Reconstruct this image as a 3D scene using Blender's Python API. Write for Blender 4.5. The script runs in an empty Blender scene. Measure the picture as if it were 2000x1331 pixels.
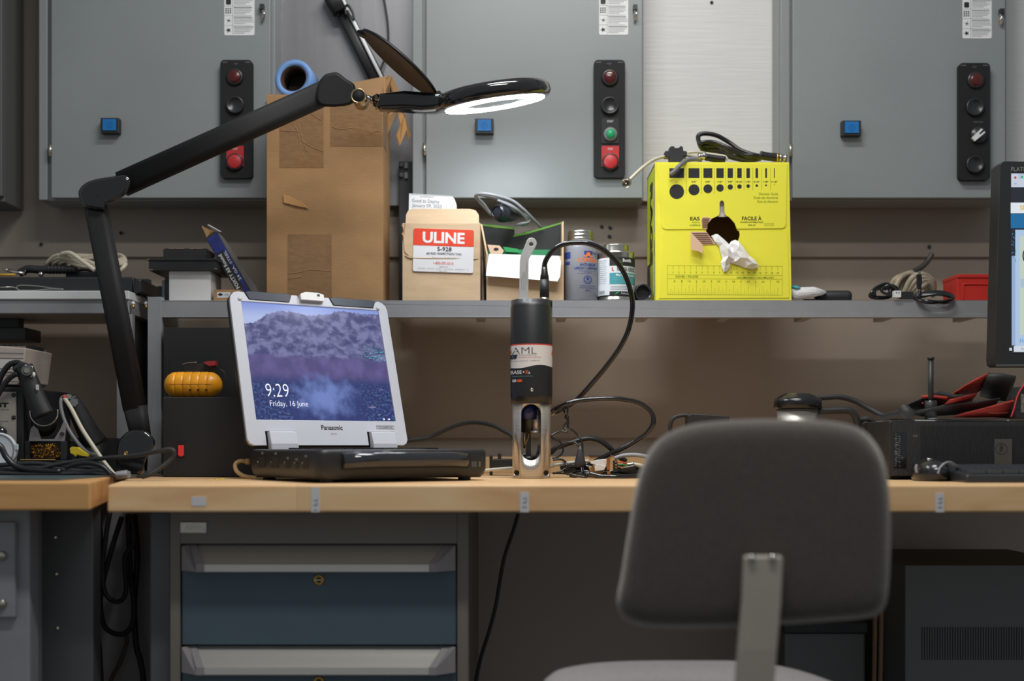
import bpy, bmesh, math, random
from mathutils import Vector, Matrix
from mathutils.geometry import tessellate_polygon
random.seed(7)
C = bpy.context.scene
col = C.collection
PI = math.pi
# ---------------------------------------------------------------- camera, world, lights
F, ZC, HY = 2400.0, 0.965, 870.0       # focal length in pixels of a 2000 px wide frame, eye height, horizon row
cam_data = bpy.data.cameras.new('camera')
cam = bpy.data.objects.new('camera', cam_data); col.objects.link(cam)
cam_data.sensor_width = 36; cam_data.lens = F / 2000 * 36
cam_data.shift_y = (HY - 665.5) / 2000
cam.location = (0, 0, ZC); cam.rotation_euler = (PI / 2, 0, 0)
cam_data.clip_start = 0.05
cam_data.dof.use_dof = True
cam_data.dof.focus_distance = 2.48
cam_data.dof.aperture_fstop = 1.9
C.camera = cam
C.view_settings.view_transform = 'Standard'; C.view_settings.look = 'None'
C.view_settings.exposure = 0.0; C.view_settings.gamma = 1.0
C.view_settings.use_curve_mapping = False
w = bpy.data.worlds.new('room_air'); C.world = w; w.use_nodes = True
w.node_tree.nodes['Background'].inputs[0].default_value = (0.86, 0.94, 1.0, 1)
w.node_tree.nodes['Background'].inputs[1].default_value = 0.27
def area(name, loc, size, power, rot=(0, 0, 0), color=(1, 1, 1), spread=180):
    d = bpy.data.lights.new(name, 'AREA'); d.shape = 'RECTANGLE'; d.size, d.size_y = size
    d.energy = power; d.color = color; d.spread = math.radians(spread)
    o = bpy.data.objects.new(name, d); col.objects.link(o); o.location = loc; o.rotation_euler = rot
    return o
area('ceiling_tube_light', (0.12, 1.90, 2.80), (0.9, 0.14), 20, color=(1, 0.99, 0.97))
area('ceiling_tube_light', (0.12, 1.00, 2.80), (0.9, 0.14), 21, color=(1, 0.99, 0.97))
# ---------------------------------------------------------------- helpers
def P(px, py, Z): return Vector(((px - 1000) * Z / F, Z, ZC - (py - HY) * Z / F))
def X(px, Z): return (px - 1000) * Z / F
def H(py, Z): return ZC - (py - HY) * Z / F
BT = 0.90
ST = H(587, 2.64)
def lin(c):
    c = c / 255.0
    return c / 12.92 if c <= 0.04045 else ((c + 0.055) / 1.055) ** 2.4
_mats = {}
def M(name, rgb, rough=0.5, metal=0.0, var=0.0, scale=(8, 8, 8), bump=0.0, bscale=None, spec=0.5, coat=0.0, emit=0.0, alpha=1.0, aniso=0, trans=0.0):
    if name in _mats: return _mats[name]
    m = bpy.data.materials.new(name); m.use_nodes = True
    nt = m.node_tree; b = nt.nodes['Principled BSDF']
    c = (lin(rgb[0]), lin(rgb[1]), lin(rgb[2]), 1)
    b.inputs['Base Color'].default_value = c
    b.inputs['Roughness'].default_value = rough; b.inputs['Metallic'].default_value = metal
    b.inputs['Specular IOR Level'].default_value = spec; b.inputs['Coat Weight'].default_value = coat
    b.inputs['Coat Roughness'].default_value = 0.08
    b.inputs['Transmission Weight'].default_value = trans
    b.inputs['Alpha'].default_value = alpha
    if aniso: b.inputs['Anisotropic'].default_value = aniso
    if emit:
        b.inputs['Base Color'].default_value = (c[0] * .15, c[1] * .15, c[2] * .15, 1)
        b.inputs['Emission Color'].default_value = c; b.inputs['Emission Strength'].default_value = emit
    if var or bump:
        tc = nt.nodes.new('ShaderNodeTexCoord'); mp = nt.nodes.new('ShaderNodeMapping')
        mp.inputs['Scale'].default_value = scale
        nt.links.new(tc.outputs['Object'], mp.inputs[0])
        n = nt.nodes.new('ShaderNodeTexNoise'); n.inputs['Scale'].default_value = 1.0; n.inputs['Detail'].default_value = 5
        nt.links.new(mp.outputs[0], n.inputs['Vector'])
        if var:
            r = nt.nodes.new('ShaderNodeValToRGB')
            r.color_ramp.elements[0].position = 0.3; r.color_ramp.elements[1].position = 0.7
            r.color_ramp.elements[0].color = tuple(x * (1 - var) for x in c[:3]) + (1,)
            r.color_ramp.elements[1].color = tuple(min(1, x * (1 + var)) for x in c[:3]) + (1,)
            nt.links.new(n.outputs['Fac'], r.inputs[0]); nt.links.new(r.outputs[0], b.inputs['Base Color'])
        if bump:
            n2 = nt.nodes.new('ShaderNodeTexNoise'); n2.inputs['Scale'].default_value = 1.0; n2.inputs['Detail'].default_value = 4
            mp2 = nt.nodes.new('ShaderNodeMapping'); mp2.inputs['Scale'].default_value = bscale or scale
            nt.links.new(tc.outputs['Object'], mp2.inputs[0]); nt.links.new(mp2.outputs[0], n2.inputs['Vector'])
            bp = nt.nodes.new('ShaderNodeBump'); bp.inputs['Strength'].default_value = bump; bp.inputs['Distance'].default_value = 0.002
            nt.links.new(n2.outputs['Fac'], bp.inputs['Height']); nt.links.new(bp.outputs[0], b.inputs['Normal'])
    _mats[name] = m
    return m
def catmull(pts, n=8, closed=False):
    pts = [Vector(p) for p in pts]
    if len(pts) < 3: return pts
    out = []; N = len(pts)
    for i in range(N if closed else N - 1):
        p1, p2 = pts[i], pts[(i + 1) % N]
        p0 = pts[(i - 1) % N] if closed or i > 0 else p1 * 2 - p2
        p3 = pts[(i + 2) % N] if closed or i + 2 < N else p2 * 2 - p1
        for k in range(n):
            t = k / n
            out.append(0.5 * ((2 * p1) + (p2 - p0) * t + (2 * p0 - 5 * p1 + 4 * p2 - p3) * t * t + (3 * p1 - p0 - 3 * p2 + p3) * t ** 3))
    if not closed: out.append(pts[-1])
    return out
def basis(a):
    a = Vector(a).normalized()
    u = a.cross(Vector((0, 0, 1)))
    if u.length < 1e-3: u = a.cross(Vector((0, 1, 0)))
    u.normalize(); return a, u, a.cross(u).normalized()
def rrect(x0, y0, x1, y1, r, n=5):
    out = []
    sx = 1 if x1 > x0 else -1; sy = 1 if y1 > y0 else -1
    for cx, cy, a0 in ((x1 - sx * r, y1 - sy * r, 0), (x0 + sx * r, y1 - sy * r, 90), (x0 + sx * r, y0 + sy * r, 180), (x1 - sx * r, y0 + sy * r, 270)):
        for k in range(n + 1):
            a = math.radians(a0 + 90 * k / n); out.append((cx + sx * r * math.cos(a), cy + sy * r * math.sin(a)))
    return out
def circ(cx, cy, rx, ry=None, n=28, a0=0, a1=360):
    ry = rx if ry is None else ry
    full = abs(a1 - a0) == 360
    return [(cx + rx * math.cos(math.radians(a0 + (a1 - a0) * k / (n if full else n - 1))), cy + ry * math.sin(math.radians(a0 + (a1 - a0) * k / (n if full else n - 1)))) for k in range(n)]
def stadium(cx, y0, y1, r, n=14):
    return circ(cx, y1 - r, r, n=n, a0=0, a1=180) + circ(cx, y0 + r, r, n=n, a0=180, a1=360)
class MB:
    def __init__(s): s.v = []; s.f = []; s.m = []; s.sm = []; s.mats = []
    def mi(s, m):
        if m not in s.mats: s.mats.append(m)
        return s.mats.index(m)
    def add(s, vs, fs, m, smooth=False):
        b = len(s.v); s.v += [Vector(v) for v in vs]; k = s.mi(m)
        for f in fs: s.f.append([b + i for i in f]); s.m.append(k); s.sm.append(smooth)
        return s
    def box(s, a, b, m, R=None, c=None):
        x0, y0, z0 = a; x1, y1, z1 = b
        vs = [Vector(p) for p in ((x0, y0, z0), (x1, y0, z0), (x1, y1, z0), (x0, y1, z0), (x0, y0, z1), (x1, y0, z1), (x1, y1, z1), (x0, y1, z1))]
        if R is not None: c = Vector(c); vs = [R @ (v - c) + c for v in vs]
        return s.add(vs, [(0, 3, 2, 1), (4, 5, 6, 7), (0, 1, 5, 4), (1, 2, 6, 5), (2, 3, 7, 6), (3, 0, 4, 7)], m)
    def pbox(s, x0, y0, x1, y1, Z, d, m):          # pixel rectangle at depth Z, depth d away
        return s.box((X(x0, Z), Z, H(y1, Z)), (X(x1, Z), Z + d, H(y0, Z)), m)
    def rbox(s, x0, y0, x1, y1, r, Z, d, m, n=4):  # rounded rectangle slab seen from the front
        return s.prism(rrect(x0, y0, x1, y1, r, n), lambda u, v: P(u, v, Z), Vector((0, d, 0)), m)
    def hexa(s, p, m): return s.add(p, [(0, 3, 2, 1), (4, 5, 6, 7), (0, 1, 5, 4), (1, 2, 6, 5), (2, 3, 7, 6), (3, 0, 4, 7)], m)
    def prism(s, poly, mp, d, m, holes=(), mside=None, smooth=False):
        loops = [[mp(*q) for q in poly]] + [[mp(*q) for q in h] for h in holes]
        flat = [v for l in loops for v in l]
        tris = tessellate_polygon(loops) if holes or True else None
        N = len(flat); d = Vector(d)
        s.add(flat, [tuple(t) for t in tris], m)
        if d.length > 0:
            s.add([v + d for v in flat], [tuple(t) for t in tris], m)
            for l in loops:
                n = len(l)
                s.add(l + [v + d for v in l], [(i, (i + 1) % n, n + (i + 1) % n, n + i) for i in range(n)], mside or m, smooth)
        return s
    def flat(s, poly, mp, m): return s.prism(poly, mp, (0, 0, 0), m)
    def rect(s, x0, y0, x1, y1, mp, m, nx=1, ny=1, smooth=False):
        vs = [mp(x0 + (x1 - x0) * i / nx, y0 + (y1 - y0) * j / ny) for j in range(ny + 1) for i in range(nx + 1)]
        return s.add(vs, [(j * (nx + 1) + i, j * (nx + 1) + i + 1, (j + 1) * (nx + 1) + i + 1, (j + 1) * (nx + 1) + i) for j in range(ny) for i in range(nx)], m, smooth)
    def strip(s, top, bot, mp, m, smooth=True):
        n = len(top); vs = [mp(*q) for q in top] + [mp(*q) for q in bot]
        return s.add(vs, [(i, i + 1, n + i + 1, n + i) for i in range(n - 1)], m, smooth)
    def loft(s, rings, m, caps=True, smooth=True, closed=True):
        n = len(rings[0]); vs = [v for r in rings for v in r]; fs = []
        for j in range(len(rings) - 1):
            for i in range(n if closed else n - 1): fs.append((j * n + i, j * n + (i + 1) % n, (j + 1) * n + (i + 1) % n, (j + 1) * n + i))
        s.add(vs, fs, m, smooth)
        if caps: s.add(rings[0], [tuple(range(n))[::-1]], m); s.add(rings[-1], [tuple(range(n))], m)
        return s
    def cyl(s, a, b, r0, m, r1=None, n=24, caps=True):
        a, b = Vector(a), Vector(b); r1 = r0 if r1 is None else r1; _, u, v = basis(b - a)
        rg = lambda c, r: [c + u * r * math.cos(2 * PI * k / n) + v * r * math.sin(2 * PI * k / n) for k in range(n)]
        return s.loft([rg(a, r0), rg(b, r1)], m, caps)
    def lathe(s, o, ax, prof, m, n=32, caps=True, mats=None, smooth=True):
        o = Vector(o); a, u, v = basis(ax)
        rg = lambda r, h: [o + a * h + u * r * math.cos(2 * PI * k / n) + v * r * math.sin(2 * PI * k / n) for k in range(n)]
        rings = [rg(max(r, 1e-5), h) for r, h in prof]
        for i in range(len(rings) - 1): s.loft([rings[i], rings[i + 1]], mats[i] if mats else m, False, smooth)
        if caps:
            if prof[0][0] > 1e-4: s.add(rings[0], [tuple(range(n))[::-1]], mats[0] if mats else m)
            if prof[-1][0] > 1e-4: s.add(rings[-1], [tuple(range(n))], mats[-1] if mats else m)
        return s
    def tube(s, pts, r, m, n=8, sm=8, closed=False, r1=None, flat=1.0):
        pts = catmull(pts, sm, closed); rings = []; N = len(pts); prev = None
        for i, p in enumerate(pts):
            a = pts[(i + 1) % N] if closed or i + 1 < N else p; b = pts[(i - 1) % N] if closed or i > 0 else p
            t = (a - b)
            t = t.normalized() if t.length > 1e-9 else Vector((1, 0, 0))
            if prev is None: _, u, v = basis(t)
            else:
                u = prev - t * prev.dot(t)
                u = u.normalized() if u.length > 1e-6 else basis(t)[1]
                v = t.cross(u)
            prev = u; rr = r if r1 is None else r + (r1 - r) * i / (N - 1)
            rings.append([p + u * rr * math.cos(2 * PI * k / n) + v * rr * flat * math.sin(2 * PI * k / n) for k in range(n)])
        if closed: rings.append(rings[0]); return s.loft(rings, m, False)
        return s.loft(rings, m, True)
    def beam(s, a, b, wa, wb, da, db, m, r=0.35, n=5, up=None):   # rounded-section beam; w is across in view plane, d in depth
        a, b = Vector(a), Vector(b); t = (b - a).normalized(); y = Vector(up) if up else Vector((0, 1, 0))
        side = t.cross(y).normalized(); y = side.cross(t).normalized()
        def rg(c, w_, d_):
            k = min(w_, d_) * r
            return [c + side * q[0] + y * q[1] for q in rrect(-w_ / 2, -d_ / 2, w_ / 2, d_ / 2, k, n)]
        return s.loft([rg(a, wa, da), rg(b, wb, db)], m)
    def ball(s, c, r, m, n=20, sc=(1, 1, 1), ax=(0, 0, 1)):
        return s.lathe(c, ax, [(r * math.sin(PI * k / 12) * sc[0], -r * math.cos(PI * k / 12) * sc[2]) for k in range(13)], m, n, False)
    def text(s, t, x0, y0, x1, y1, mp, m, bold=0.0, fit=True, shear=0, sub=0):
        cu = bpy.data.curves.new('t', 'FONT'); cu.body = t; cu.offset = bold; cu.resolution_u = 3; cu.shear = shear
        if hasattr(cu, 'fill_mode'): cu.fill_mode = 'FRONT'
        o = bpy.data.objects.new('t', cu); me = bpy.data.meshes.new_from_object(o)
        vs = [v.co.copy() for v in me.vertices]; fs = [tuple(p.vertices) for p in me.polygons]
        bpy.data.objects.remove(o); bpy.data.curves.remove(cu); bpy.data.meshes.remove(me)
        if not vs: return s
        ax, bx = min(v.x for v in vs), max(v.x for v in vs); ay, by = min(v.y for v in vs), max(v.y for v in vs)
        q = [mp(x0 + (v.x - ax) / (bx - ax) * (x1 - x0), y1 + (v.y - ay) / (by - ay) * (y0 - y1)) for v in vs]
        return s.add(q, fs, m)
    def pillow(s, outline, f3, t, m, c=None):
        cx = sum(p[0] for p in outline) / len(outline) if c is None else c[0]; cy = sum(p[1] for p in outline) / len(outline) if c is None else c[1]
        rings = []
        for d, k in ((-1, .5), (-.99, .76), (-.93, .88), (-.8, .945), (-.55, .982), (-.2, 1), (.2, 1), (.55, .982), (.8, .945), (.93, .88), (.99, .76), (1, .5)):
            rings.append([f3(cx + (x - cx) * k, cy + (y - cy) * k, d * t) for x, y in outline])
        return s.loft(rings, m)
    def mesh(s, name, off=(0, 0, 0)):
        off = Vector(off); me = bpy.data.meshes.new(name)
        me.from_pydata([v - off for v in s.v], [], s.f)
        for m in s.mats: me.materials.append(m)
        me.polygons.foreach_set('material_index', s.m); me.polygons.foreach_set('use_smooth', s.sm)
        me.validate(); me.update()
        return me
def fix(me, mats=None):
    bm = bmesh.new(); bm.from_mesh(me)
    bmesh.ops.remove_doubles(bm, verts=bm.verts, dist=1e-6)
    bmesh.ops.recalc_face_normals(bm, faces=bm.faces); bm.to_mesh(me); bm.free()
def mods(o, bevel, sub, solid):
    if solid:
        q = o.modifiers.new('s', 'SOLIDIFY'); q.thickness = solid; q.offset = 0
    if bevel:
        b = o.modifiers.new('b', 'BEVEL'); b.width = bevel; b.segments = 2; b.limit_method = 'ANGLE'; b.angle_limit = math.radians(40); b.harden_normals = False
    if sub:
        q = o.modifiers.new('u', 'SUBSURF'); q.levels = sub; q.render_levels = sub
def tagit(o, label=None, cat=None, group=None, kind=None):
    if label: o['label'] = label
    if cat: o['category'] = cat
    if group: o['group'] = group
    if kind: o['kind'] = kind
    return o
class Thing:
    def __init__(s, name, label, cat, loc=(0, 0, 0), rotz=0, group=None, local=False, kind=None):
        s.e = bpy.data.objects.new(name, None); col.objects.link(s.e); s.e.empty_display_size = 0.05
        s.e.location = loc; s.e.rotation_euler = (0, 0, rotz); s.off = Vector((0, 0, 0)) if local else Vector(loc)
        tagit(s.e, label, cat, group, kind)
    def part(s, name, mb, parent=None, bevel=0, sub=0, solid=0, label=None, norm=True, kind=None):
        me = mb.mesh(name, s.off)
        if norm: fix(me)
        o = bpy.data.objects.new(name, me); col.objects.link(o); o.parent = parent or s.e
        mods(o, bevel, sub, solid)
        if label: o['label'] = label
        if kind: o['kind'] = kind
        return o
def solo(name, label, cat, mb, group=None, bevel=0, sub=0, solid=0, kind=None, loc=None):
    xs = [v.x for v in mb.v]; ys = [v.y for v in mb.v]; zs = [v.z for v in mb.v]
    loc = Vector(((min(xs) + max(xs)) / 2, (min(ys) + max(ys)) / 2, min(zs))) if loc is None else Vector(loc)
    me = mb.mesh(name, loc); fix(me)
    o = bpy.data.objects.new(name, me); col.objects.link(o); o.location = loc
    mods(o, bevel, sub, solid)
    return tagit(o, label, cat, group, kind)
def cut(me_a, me_b):                                   # boolean difference of two meshes, as a new mesh
    a = bpy.data.objects.new('a', me_a); b = bpy.data.objects.new('b', me_b)
    col.objects.link(a); col.objects.link(b)
    m = a.modifiers.new('x', 'BOOLEAN'); m.operation = 'DIFFERENCE'; m.object = b; m.solver = 'EXACT'
    bpy.context.view_layer.update()
    dg = bpy.context.evaluated_depsgraph_get()
    r = bpy.data.meshes.new_from_object(a.evaluated_get(dg))
    bpy.data.objects.remove(a); bpy.data.objects.remove(b)
    return r
def fp(Z): return lambda u, v: P(u, v, Z)
def cylmap(cx, Z, r, e=0.0004):
    xc = X(cx, Z)
    def f(u, v):
        t = max(-0.999, min(0.999, (u - cx) * (Z / F) / r)); a = math.asin(t)
        return Vector((xc + (r + e) * math.sin(a), Z - (r + e) * math.cos(a), H(v, Z - r)))
    return f
# ---------------------------------------------------------------- materials
black = M('black_plastic', (38, 38, 39), 0.45, var=0.15, scale=(20, 20, 20))
gloss = M('glossy_black', (22, 22, 24), 0.12, coat=0.6)
satin = M('satin_black_paint', (36, 36, 37), 0.6, spec=0.2, bump=0.05, scale=(300, 300, 300))
rubber = M('black_rubber', (30, 30, 31), 0.32)
rubber_g = M('shiny_black_cable', (24, 24, 26), 0.16, coat=0.4)
darkmetal = M('dark_grey_steel', (96, 96, 98), 0.45, 0.2, var=0.1)
steel = M('brushed_steel', (182, 176, 168), 0.36, 0.72, var=0.12, scale=(2, 2, 300), aniso=0.5)
stainless = M('blasted_stainless', (196, 194, 190), 0.45, 0.5, var=0.05, scale=(4, 4, 60))
chrome = M('chrome', (205, 200, 195), 0.08, 1.0)
nickel = M('nickel', (190, 184, 170), 0.25, 1.0)
brass = M('brass', (205, 165, 95), 0.3, 1.0)
gold = M('gold_plate', (210, 150, 100), 0.25, 1.0)
ink = M('black_ink', (28, 27, 28), 0.6)
ink_grey = M('grey_ink', (110, 110, 112), 0.6)
white = M('white_plastic', (222, 222, 222), 0.4)
paper = M('white_paper', (226, 226, 226), 0.7, bump=0.1, scale=(60, 60, 60))
white_ink = M('white_ink', (225, 225, 225), 0.5)
red_ink = M('red_ink', (214, 62, 38), 0.5)
kraft = M('kraft_cardboard', (200, 172, 138), 0.75, var=0.09, scale=(14, 14, 50), bump=0.12, bscale=(40, 40, 500))
kraft_d = M('brown_cardboard', (160, 122, 80), 0.7, var=0.13, scale=(9, 9, 14), bump=0.15, bscale=(60, 60, 400))
kraft_in = M('cardboard_inside', (180, 134, 84), 0.8, var=0.08)
tape = M('clear_brown_tape', (138, 104, 68), 0.34, var=0.10, scale=(60, 60, 90), bump=0.3, bscale=(60, 60, 160), coat=0.3)
enamel = M('grey_enamel', (136, 141, 141), 0.34, var=0.04, scale=(5, 5, 5), bump=0.07, bscale=(500, 500, 500))
enamel_side = enamel
grey_paint = M('grey_powder_paint', (140, 141, 144), 0.4, var=0.04, scale=(30, 30, 30), bump=0.05, bscale=(400, 400, 400))
cream = M('cream_cable', (196, 188, 168), 0.4)
greycable = M('grey_cable', (158, 160, 166), 0.35)
# ---------------------------------------------------------------- the setting
taupe = M('taupe_wall_paint', (152, 139, 126), 0.5, var=0.06, scale=(3, 3, 3), bump=0.06, bscale=(30, 30, 120))
siding = M('white_wood_grain_siding', (214, 212, 210), 0.55, var=0.02, bump=0.45, bscale=(9, 9, 130))
hole_m = M('dark_screw_hole', (40, 38, 36), 0.7)
WZ = 2.93
mb = MB(); seams = [0.0, 0.30, 0.62, H(856, WZ), H(503, WZ), 2.78, 3.3]
for a, b in zip(seams, seams[1:]):                      # lapped boards, each tilting out to its lower edge
    mb.hexa([(-2.68, WZ - .009, a), (2.68, WZ - .009, a), (2.68, WZ + .06, a), (-2.68, WZ + .06, a), (-2.68, WZ, b), (2.68, WZ, b), (2.68, WZ + .06, b), (-2.68, WZ + .06, b)], taupe)
for px, py in ((80, 477), (236, 455), (1190, 462), (1191, 445), (1175, 443), (1815, 482)):
    mb.cyl(P(px, py, WZ - .014), P(px, py, WZ + .01), .004, hole_m, n=12)
me = mb.mesh('wall_back'); fix(me); o = bpy.data.objects.new('wall_back', me); col.objects.link(o); o['kind'] = 'structure'
mb = MB(); mb.box((X(1240, WZ), WZ - .022, H(396, WZ)), (2.68, WZ - .0095, 2.83), siding)
mb.cyl(P(1390, 5, WZ - .024), P(1390, 5, WZ - .018), .004, hole_m, n=12)
me = mb.mesh('wall_panel_right'); fix(me); o = bpy.data.objects.new('wall_panel_right', me); col.objects.link(o); o['kind'] = 'structure'
floor_m = M('grey_concrete', (88, 86, 84), 0.6, var=0.12, scale=(3, 3, 3), bump=0.1, bscale=(40, 40, 40))
mb = MB(); mb.box((-2.68, -2.5, -.08), (2.68, WZ + .06, 0), floor_m)
me = mb.mesh('floor'); fix(me); o = bpy.data.objects.new('floor', me); col.objects.link(o); o['kind'] = 'structure'
# ---------------------------------------------------------------- steel sheet on the wall between two cabinets
sheet = M('galvanised_sheet', (140, 139, 142), 0.38, 0.5, var=0.10, scale=(6, 6, 1.2), bump=0.1, bscale=(60, 60, 4))
mb = MB(); mb.box((X(536, 2.89), 2.89, H(402, 2.89)), (X(830, 2.89), 2.916, 2.35), sheet)
solo('metal_sheet', 'dull grey metal sheet on the wall behind the tall cardboard box', 'metal panel', mb, bevel=.001)
# ---------------------------------------------------------------- electrical cabinets
blue = M('blue_button', (24, 112, 182), 0.35)
blue_d = M('blue_relief', (20, 96, 162), 0.35)
red_lamp = M('red_lens', (170, 40, 38), 0.25, coat=.3, emit=.03)
red_btn = M('red_button', (184, 42, 44), 0.4)
green_btn = M('green_button', (30, 155, 98), 0.4)
ring_grey = M('grey_ring', (120, 120, 122), 0.4)
lidgrey = M('dark_button', (40, 40, 41), 0.3)
def pictos(mb, x0, y0, x1, y1, Z):
    f = fp(Z); w_ = x1 - x0; rows = 5; h = 19.0; yb = y1
    xm = x0 + w_ * .27
    mb.rect(xm, y0, xm + .6, y1 - 1, f, ink_grey)
    for k in range(rows):
        cy = yb - 10 - k * h
        mb.rect(x0 + 1, cy - 9.6, x0 + w_ * .9, cy - 9.1, f, ink_grey)
        cx = x0 + w_ * .14; rnd = random.Random(k * 5)
        if k == 0: pts = [(cx + (6 if q % 2 else 2.4) * math.cos(q * PI / 5), cy + (5.5 if q % 2 else 2.2) * math.sin(q * PI / 5)) for q in range(10)]; mb.flat(pts, f, ink)
        elif k == 1:
            for a in (0, 50, 120, 200, 300):
                ca, sa = math.cos(math.radians(a)), math.sin(math.radians(a)); mb.flat([(cx - sa * .8, cy + ca * .8), (cx + sa * .8, cy - ca * .8), (cx + ca * 6.5 + sa * .4, cy + sa * 6.5 - ca * .4)], f, ink)
        elif k == 2:
            for i in range(3):
                for j in range(3): mb.flat([(cx - 6 + i * 4.2, cy - 5 + j * 4), (cx - 3 + i * 4.2, cy - 6 + j * 4), (cx - 3.4 + i * 4.2, cy - 3 + j * 4), (cx - 6 + i * 4.2, cy - 2.4 + j * 4)], f, ink)
        elif k == 3: mb.flat(rrect(cx - 5, cy - 4, cx + 5, cy + 7, 2), f, ink)
        for j in range(5):
            yy = cy - 7 + j * 3.1
            mb.rect(xm + 2.5, yy, xm + 2.5 + w_ * (.5 + .18 * rnd.random()) * (.6 if j == 4 else 1), yy + (1.1 if j == 0 else .8), f, ink if j == 0 else ink_grey)
def elec(label, bx0, dx0, dx1, bx1, blue_px, station, controls, sticker, latch, hinge):
    Zb, Zd = 2.815, 2.802
    zb, zt = H(387, Zd), 2.36
    t = Thing('electrical_cabinet', label, 'electrical cabinet', ((X(bx0, Zb) + X(bx1, Zb)) / 2, 2.86, zb), group='electrical cabinets on the wall')
    b = MB(); b.box((X(bx0, Zb), Zb + .004, zb - .003), (X(bx1, Zb) , 2.904, zt), enamel_side)
    b.box((X(bx0, Zb), Zb - .004, zb - .003), (X(dx0 - 6, Zb), Zb + .01, zt), enamel_side)
    t.part('body', b, bevel=.002)
    d = MB(); d.box((X(dx0, Zd), Zd, zb), (X(dx1, Zd), Zb + .002, zt - .01), enamel)
    do = t.part('door', d, bevel=.002)
    hx, hy0, hy1 = hinge
    h = MB(); h.cyl(P(hx, hy1, Zd), P(hx, hy0, Zd), .0035, nickel, n=12); h.box((X(hx, Zd), Zd, H(hy1 - 3, Zd)), (X(dx0 + 1, Zd) , Zd + .006, H(hy0 + 3, Zd)), nickel); t.part('hinge', h, do)
    # blue push switch
    x0, y0, x1, y1 = blue_px; Zq = Zd - .018; k = MB()
    k.box((X(x0, Zq), Zq, H(y1, Zq)), (X(x1, Zq), Zd + .001, H(y0, Zq)), black)
    ko = t.part('switch_housing', k, do, bevel=.0015)
    k = MB(); k.box((X(x0 + 5, Zq), Zq - .002, H(y1 - 5, Zq)), (X(x1 - 5, Zq), Zq + .002, H(y0 + 3, Zq)), blue)
    cx, cy = (x0 + x1) / 2, (y0 + y1) / 2 - 1
    k.prism(circ(cx, cy, 6.5), fp(Zq - .0024), (0, .002, 0), blue_d, holes=[circ(cx, cy, 5.2)])
    k.prism([(cx - 2, cy - 3), (cx + 2.5, cy - 1), (cx, cy + 3.5)], fp(Zq - .0024), (0, .002, 0), blue_d)
    t.part('blue_push_button', k, do)
    # control station
    x0, y0, x1, y1 = station; Zs = Zd - .014
    k = MB(); k.rbox(x0, y0, x1, y1, 8, Zs, .0145, satin)
    for q in (x0 + 9, x1 - 9): k.rect(q - 5, y0 + 4, q + 5, y0 + 5.2, fp(Zs - .0003), ink_grey)
    k.text('PILOT', (x0 + x1) / 2 - 4, y0 + 6, (x0 + x1) / 2 + 4, y0 + 9, fp(Zs - .0004), ring_grey)
    so = t.part('control_station', k, do, bevel=.0015)
    for kind, cy, cx in controls:
        k = MB(); c = lambda z: P(cx, cy, Zs + z)
        s = 1 / 870.
        if kind == 'lamp':
            k.lathe(P(cx, cy, Zs), (0, -1, 0), [(17 * s, 0), (17 * s, .003), (14.5 * s, .006), (13 * s, .006)], lidgrey)
            k.lathe(P(cx, cy, Zs), (0, -1, 0), [(12.5 * s, .004), (12.2 * s, .007), (9 * s, .009), (0, .0095)], red_lamp); nm = 'indicator_light'
        elif kind == 'blank':
            k.lathe(P(cx, cy, Zs), (0, -1, 0), [(17.5 * s, 0), (17.5 * s, .006), (15 * s, .008), (13.5 * s, .005), (0, .005)], lidgrey); nm = 'black_plug'
        elif kind == 'start':
            k.rbox(cx - 17, cy - 32, cx + 17, cy + 17, 3, Zs - .002, .003, lidgrey)
            k.text('START', cx - 6, cy - 28, cx + 6, cy - 24, fp(Zs - .0025), white_ink)
            k.lathe(P(cx, cy, Zs - .001), (0, -1, 0), [(14 * s, 0), (13.5 * s, .006), (10 * s, .008)], ring_grey)
            k.lathe(P(cx, cy, Zs - .001), (0, -1, 0), [(9.5 * s, .006), (9 * s, .010), (0, .0105)], green_btn); nm = 'start_button'
        elif kind == 'stop':
            k.rbox(cx - 17, cy - 32, cx + 17, cy + 8, 1, Zs - .002, .003, red_btn)
            k.text('STOP', cx - 5, cy - 28, cx + 5, cy - 24, fp(Zs - .0025), white_ink)
            k.lathe(P(cx, cy, Zs - .001), (0, -1, 0), [(17 * s, 0), (16.5 * s, .005), (15 * s, .005)], lidgrey)
            k.lathe(P(cx, cy, Zs - .001), (0, -1, 0), [(14 * s, .003), (13.5 * s, .007), (12 * s, .008), (0, .008)], red_btn); nm = 'stop_button'
        else:
            k.text('HAND  AUTO', cx - 9, cy - 27, cx + 9, cy - 24, fp(Zs - .0004), ring_grey)
            k.lathe(P(cx, cy, Zs), (0, -1, 0), [(17 * s, 0), (16 * s, .006), (0, .006)], lidgrey)
            a = math.radians(-43); R_ = lambda u, v: P(cx + u * math.cos(a) - v * math.sin(a), cy + u * math.sin(a) + v * math.cos(a), Zs - .012)
            k.prism([(-13, -5), (13, -5.5), (14, -2), (3, -1.2), (3, 1.6), (14, 2.4), (13, 5.5), (-13, 4)], R_, (0, .007, 0), white); nm = 'selector_switch'
        t.part(nm, k, so)
    x0, y0, x1, y1 = sticker
    k = MB(); k.prism(rrect(x0, y0, x1, y1, 3), fp(Zd - .0006), (0, .0008, 0), paper); pictos(k, x0, y0, x1, y1, Zd - .0009)
    t.part('warning_sticker', k, do)
    lx, ly0, ly1 = latch
    k = MB(); k.box((X(lx - 4, Zd), Zd - .012, H(ly0 + 10, Zd)), (X(lx + 4, Zd), Zd + .001, H(ly0, Zd)), black)
    k.tube([P(lx, ly0 + 8, Zd - .008), P(lx + 3, (ly0 + ly1) / 2, Zd - .014), P(lx, ly1 - 4, Zd - .006)], .0028, chrome)
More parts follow.
